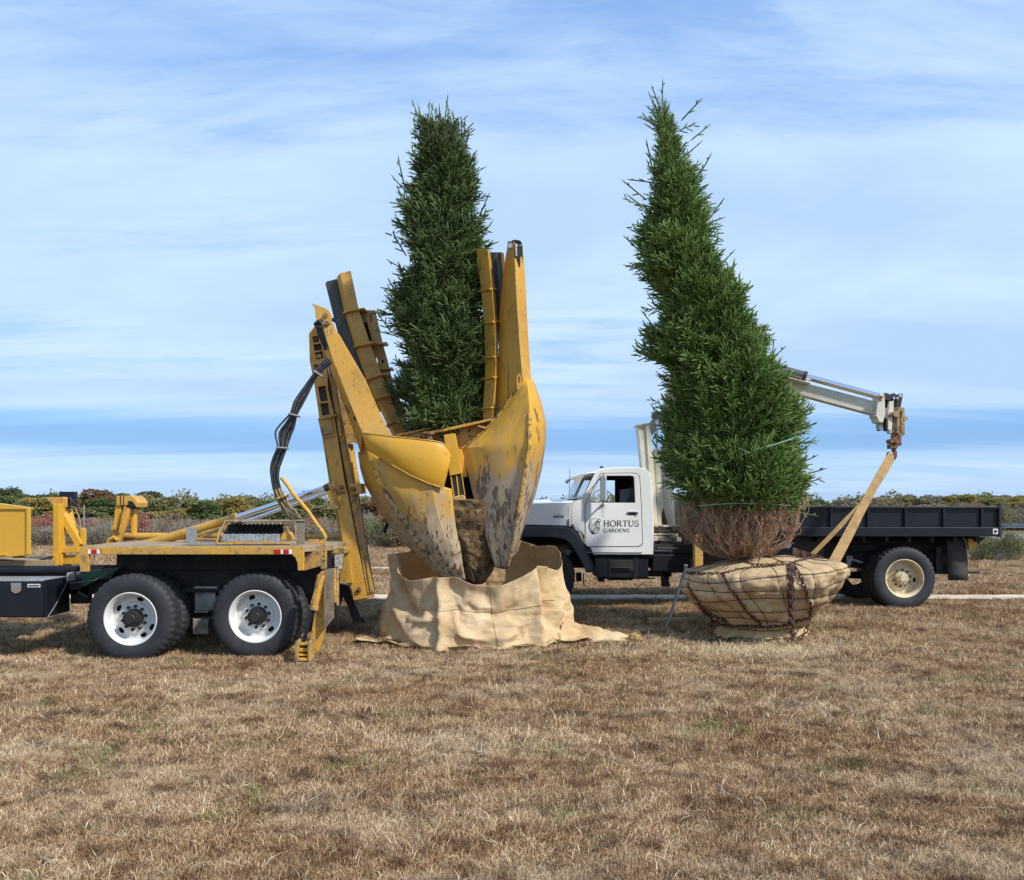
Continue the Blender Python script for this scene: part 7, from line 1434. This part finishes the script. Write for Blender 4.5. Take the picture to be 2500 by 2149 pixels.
# ---------------------------------------------------------------- person bending behind the spade
def skin_body(name, J, E_, rad, mat, parent, root=0, sub=2):
    me = bpy.data.meshes.new(name); me.from_pydata([tuple(Vector(j) - org(parent)) for j in J], E_, []); o = bpy.data.objects.new(name, me); COL.objects.link(o); o.parent = parent; WL[o.name] = org(parent).copy()
    sk = o.modifiers.new('skin', 'SKIN'); sk.use_smooth_shade = True
    for i, r in enumerate(rad): me.skin_vertices[0].data[i].radius = (r, r) if not isinstance(r, tuple) else r
    for i in range(len(J)): me.skin_vertices[0].data[i].use_root = (i == root)
    s = o.modifiers.new('sub', 'SUBSURF'); s.levels = s.render_levels = sub; me.materials.append(mat); return o
PH = Vector((W(1018, 1330, 13.45).x, 13.45, 1.02)); gz = G(PH.x, 13.45)
pe = thing('person', 'person in dark jeans bending over behind the left spade blade', 'person', (PH.x, 13.45, gz))
Jb = [PH, PH + Vector((.20, .0, .10)), PH + Vector((.42, .0, .12)), PH + Vector((.56, 0, .08)), PH + Vector((.66, 0, .02)), PH + Vector((.78, 0, -.04)),
      PH + Vector((.44, -.20, .10)), PH + Vector((.60, -.24, -.16)), PH + Vector((.80, -.20, -.34)), PH + Vector((.44, .20, .10)), PH + Vector((.60, .24, -.16)), PH + Vector((.80, .2, -.34)),
      PH + Vector((.0, -.10, -.06)), PH + Vector((.10, -.13, -.48)), Vector((PH.x + .02, 13.30, gz + .09)), Vector((PH.x + .20, 13.28, gz + .05)),
      PH + Vector((.0, .10, -.06)), PH + Vector((.14, .13, -.48)), Vector((PH.x + .06, 13.60, gz + .09)), Vector((PH.x + .24, 13.62, gz + .05))]
Eb = [(0, 1), (1, 2), (2, 3), (3, 4), (4, 5), (2, 6), (6, 7), (7, 8), (2, 9), (9, 10), (10, 11), (0, 12), (12, 13), (13, 14), (14, 15), (0, 16), (16, 17), (17, 18), (18, 19)]
skin_body('body', Jb, Eb, [.15, .14, .15, .06, .095, .09, .06, .045, .035, .06, .045, .035, .10, .07, .045, .035, .10, .07, .045, .035], SKIN, pe)
Jt = [PH + Vector((.03, 0, .02)), PH + Vector((.0, -.10, -.06)), PH + Vector((.10, -.13, -.48)), Vector((PH.x + .02, 13.31, gz + .12)), PH + Vector((.0, .10, -.06)), PH + Vector((.14, .13, -.48)), Vector((PH.x + .06, 13.59, gz + .12)), PH + Vector((-.06, 0, .0))]
skin_body('jeans', Jt, [(0, 1), (1, 2), (2, 3), (0, 4), (4, 5), (5, 6), (0, 7)], [.20, .135, .10, .085, .135, .10, .085, .15], JEAN, pe)
skin_body('shirt', [PH + Vector((.10, 0, .07)), PH + Vector((.24, 0, .11)), PH + Vector((.42, 0, .12)), PH + Vector((.44, -.21, .10)), PH + Vector((.58, -.24, -.12)), PH + Vector((.44, .21, .10)), PH + Vector((.58, .24, -.12))], [(0, 1), (1, 2), (2, 3), (3, 4), (2, 5), (5, 6)], [.17, .175, .18, .09, .065, .09, .065], SHIRT, pe, 1)
sk_ = [lump('hair', PH + Vector((.74, 0, .02)), .105, 1.0, BLKD, 9)]
for o in sk_: o.parent = pe; o.matrix_parent_inverse = Matrix.Translation(-Vector(pe.location))
bt = B().tube([Vector((PH.x + .0, 13.30, gz + .05)), Vector((PH.x + .22, 13.28, gz + .04))], .05, 10).tube([Vector((PH.x + .04, 13.60, gz + .05)), Vector((PH.x + .26, 13.62, gz + .04))], .05, 10); bt.build('boots', BLKD, pe, smooth=True)
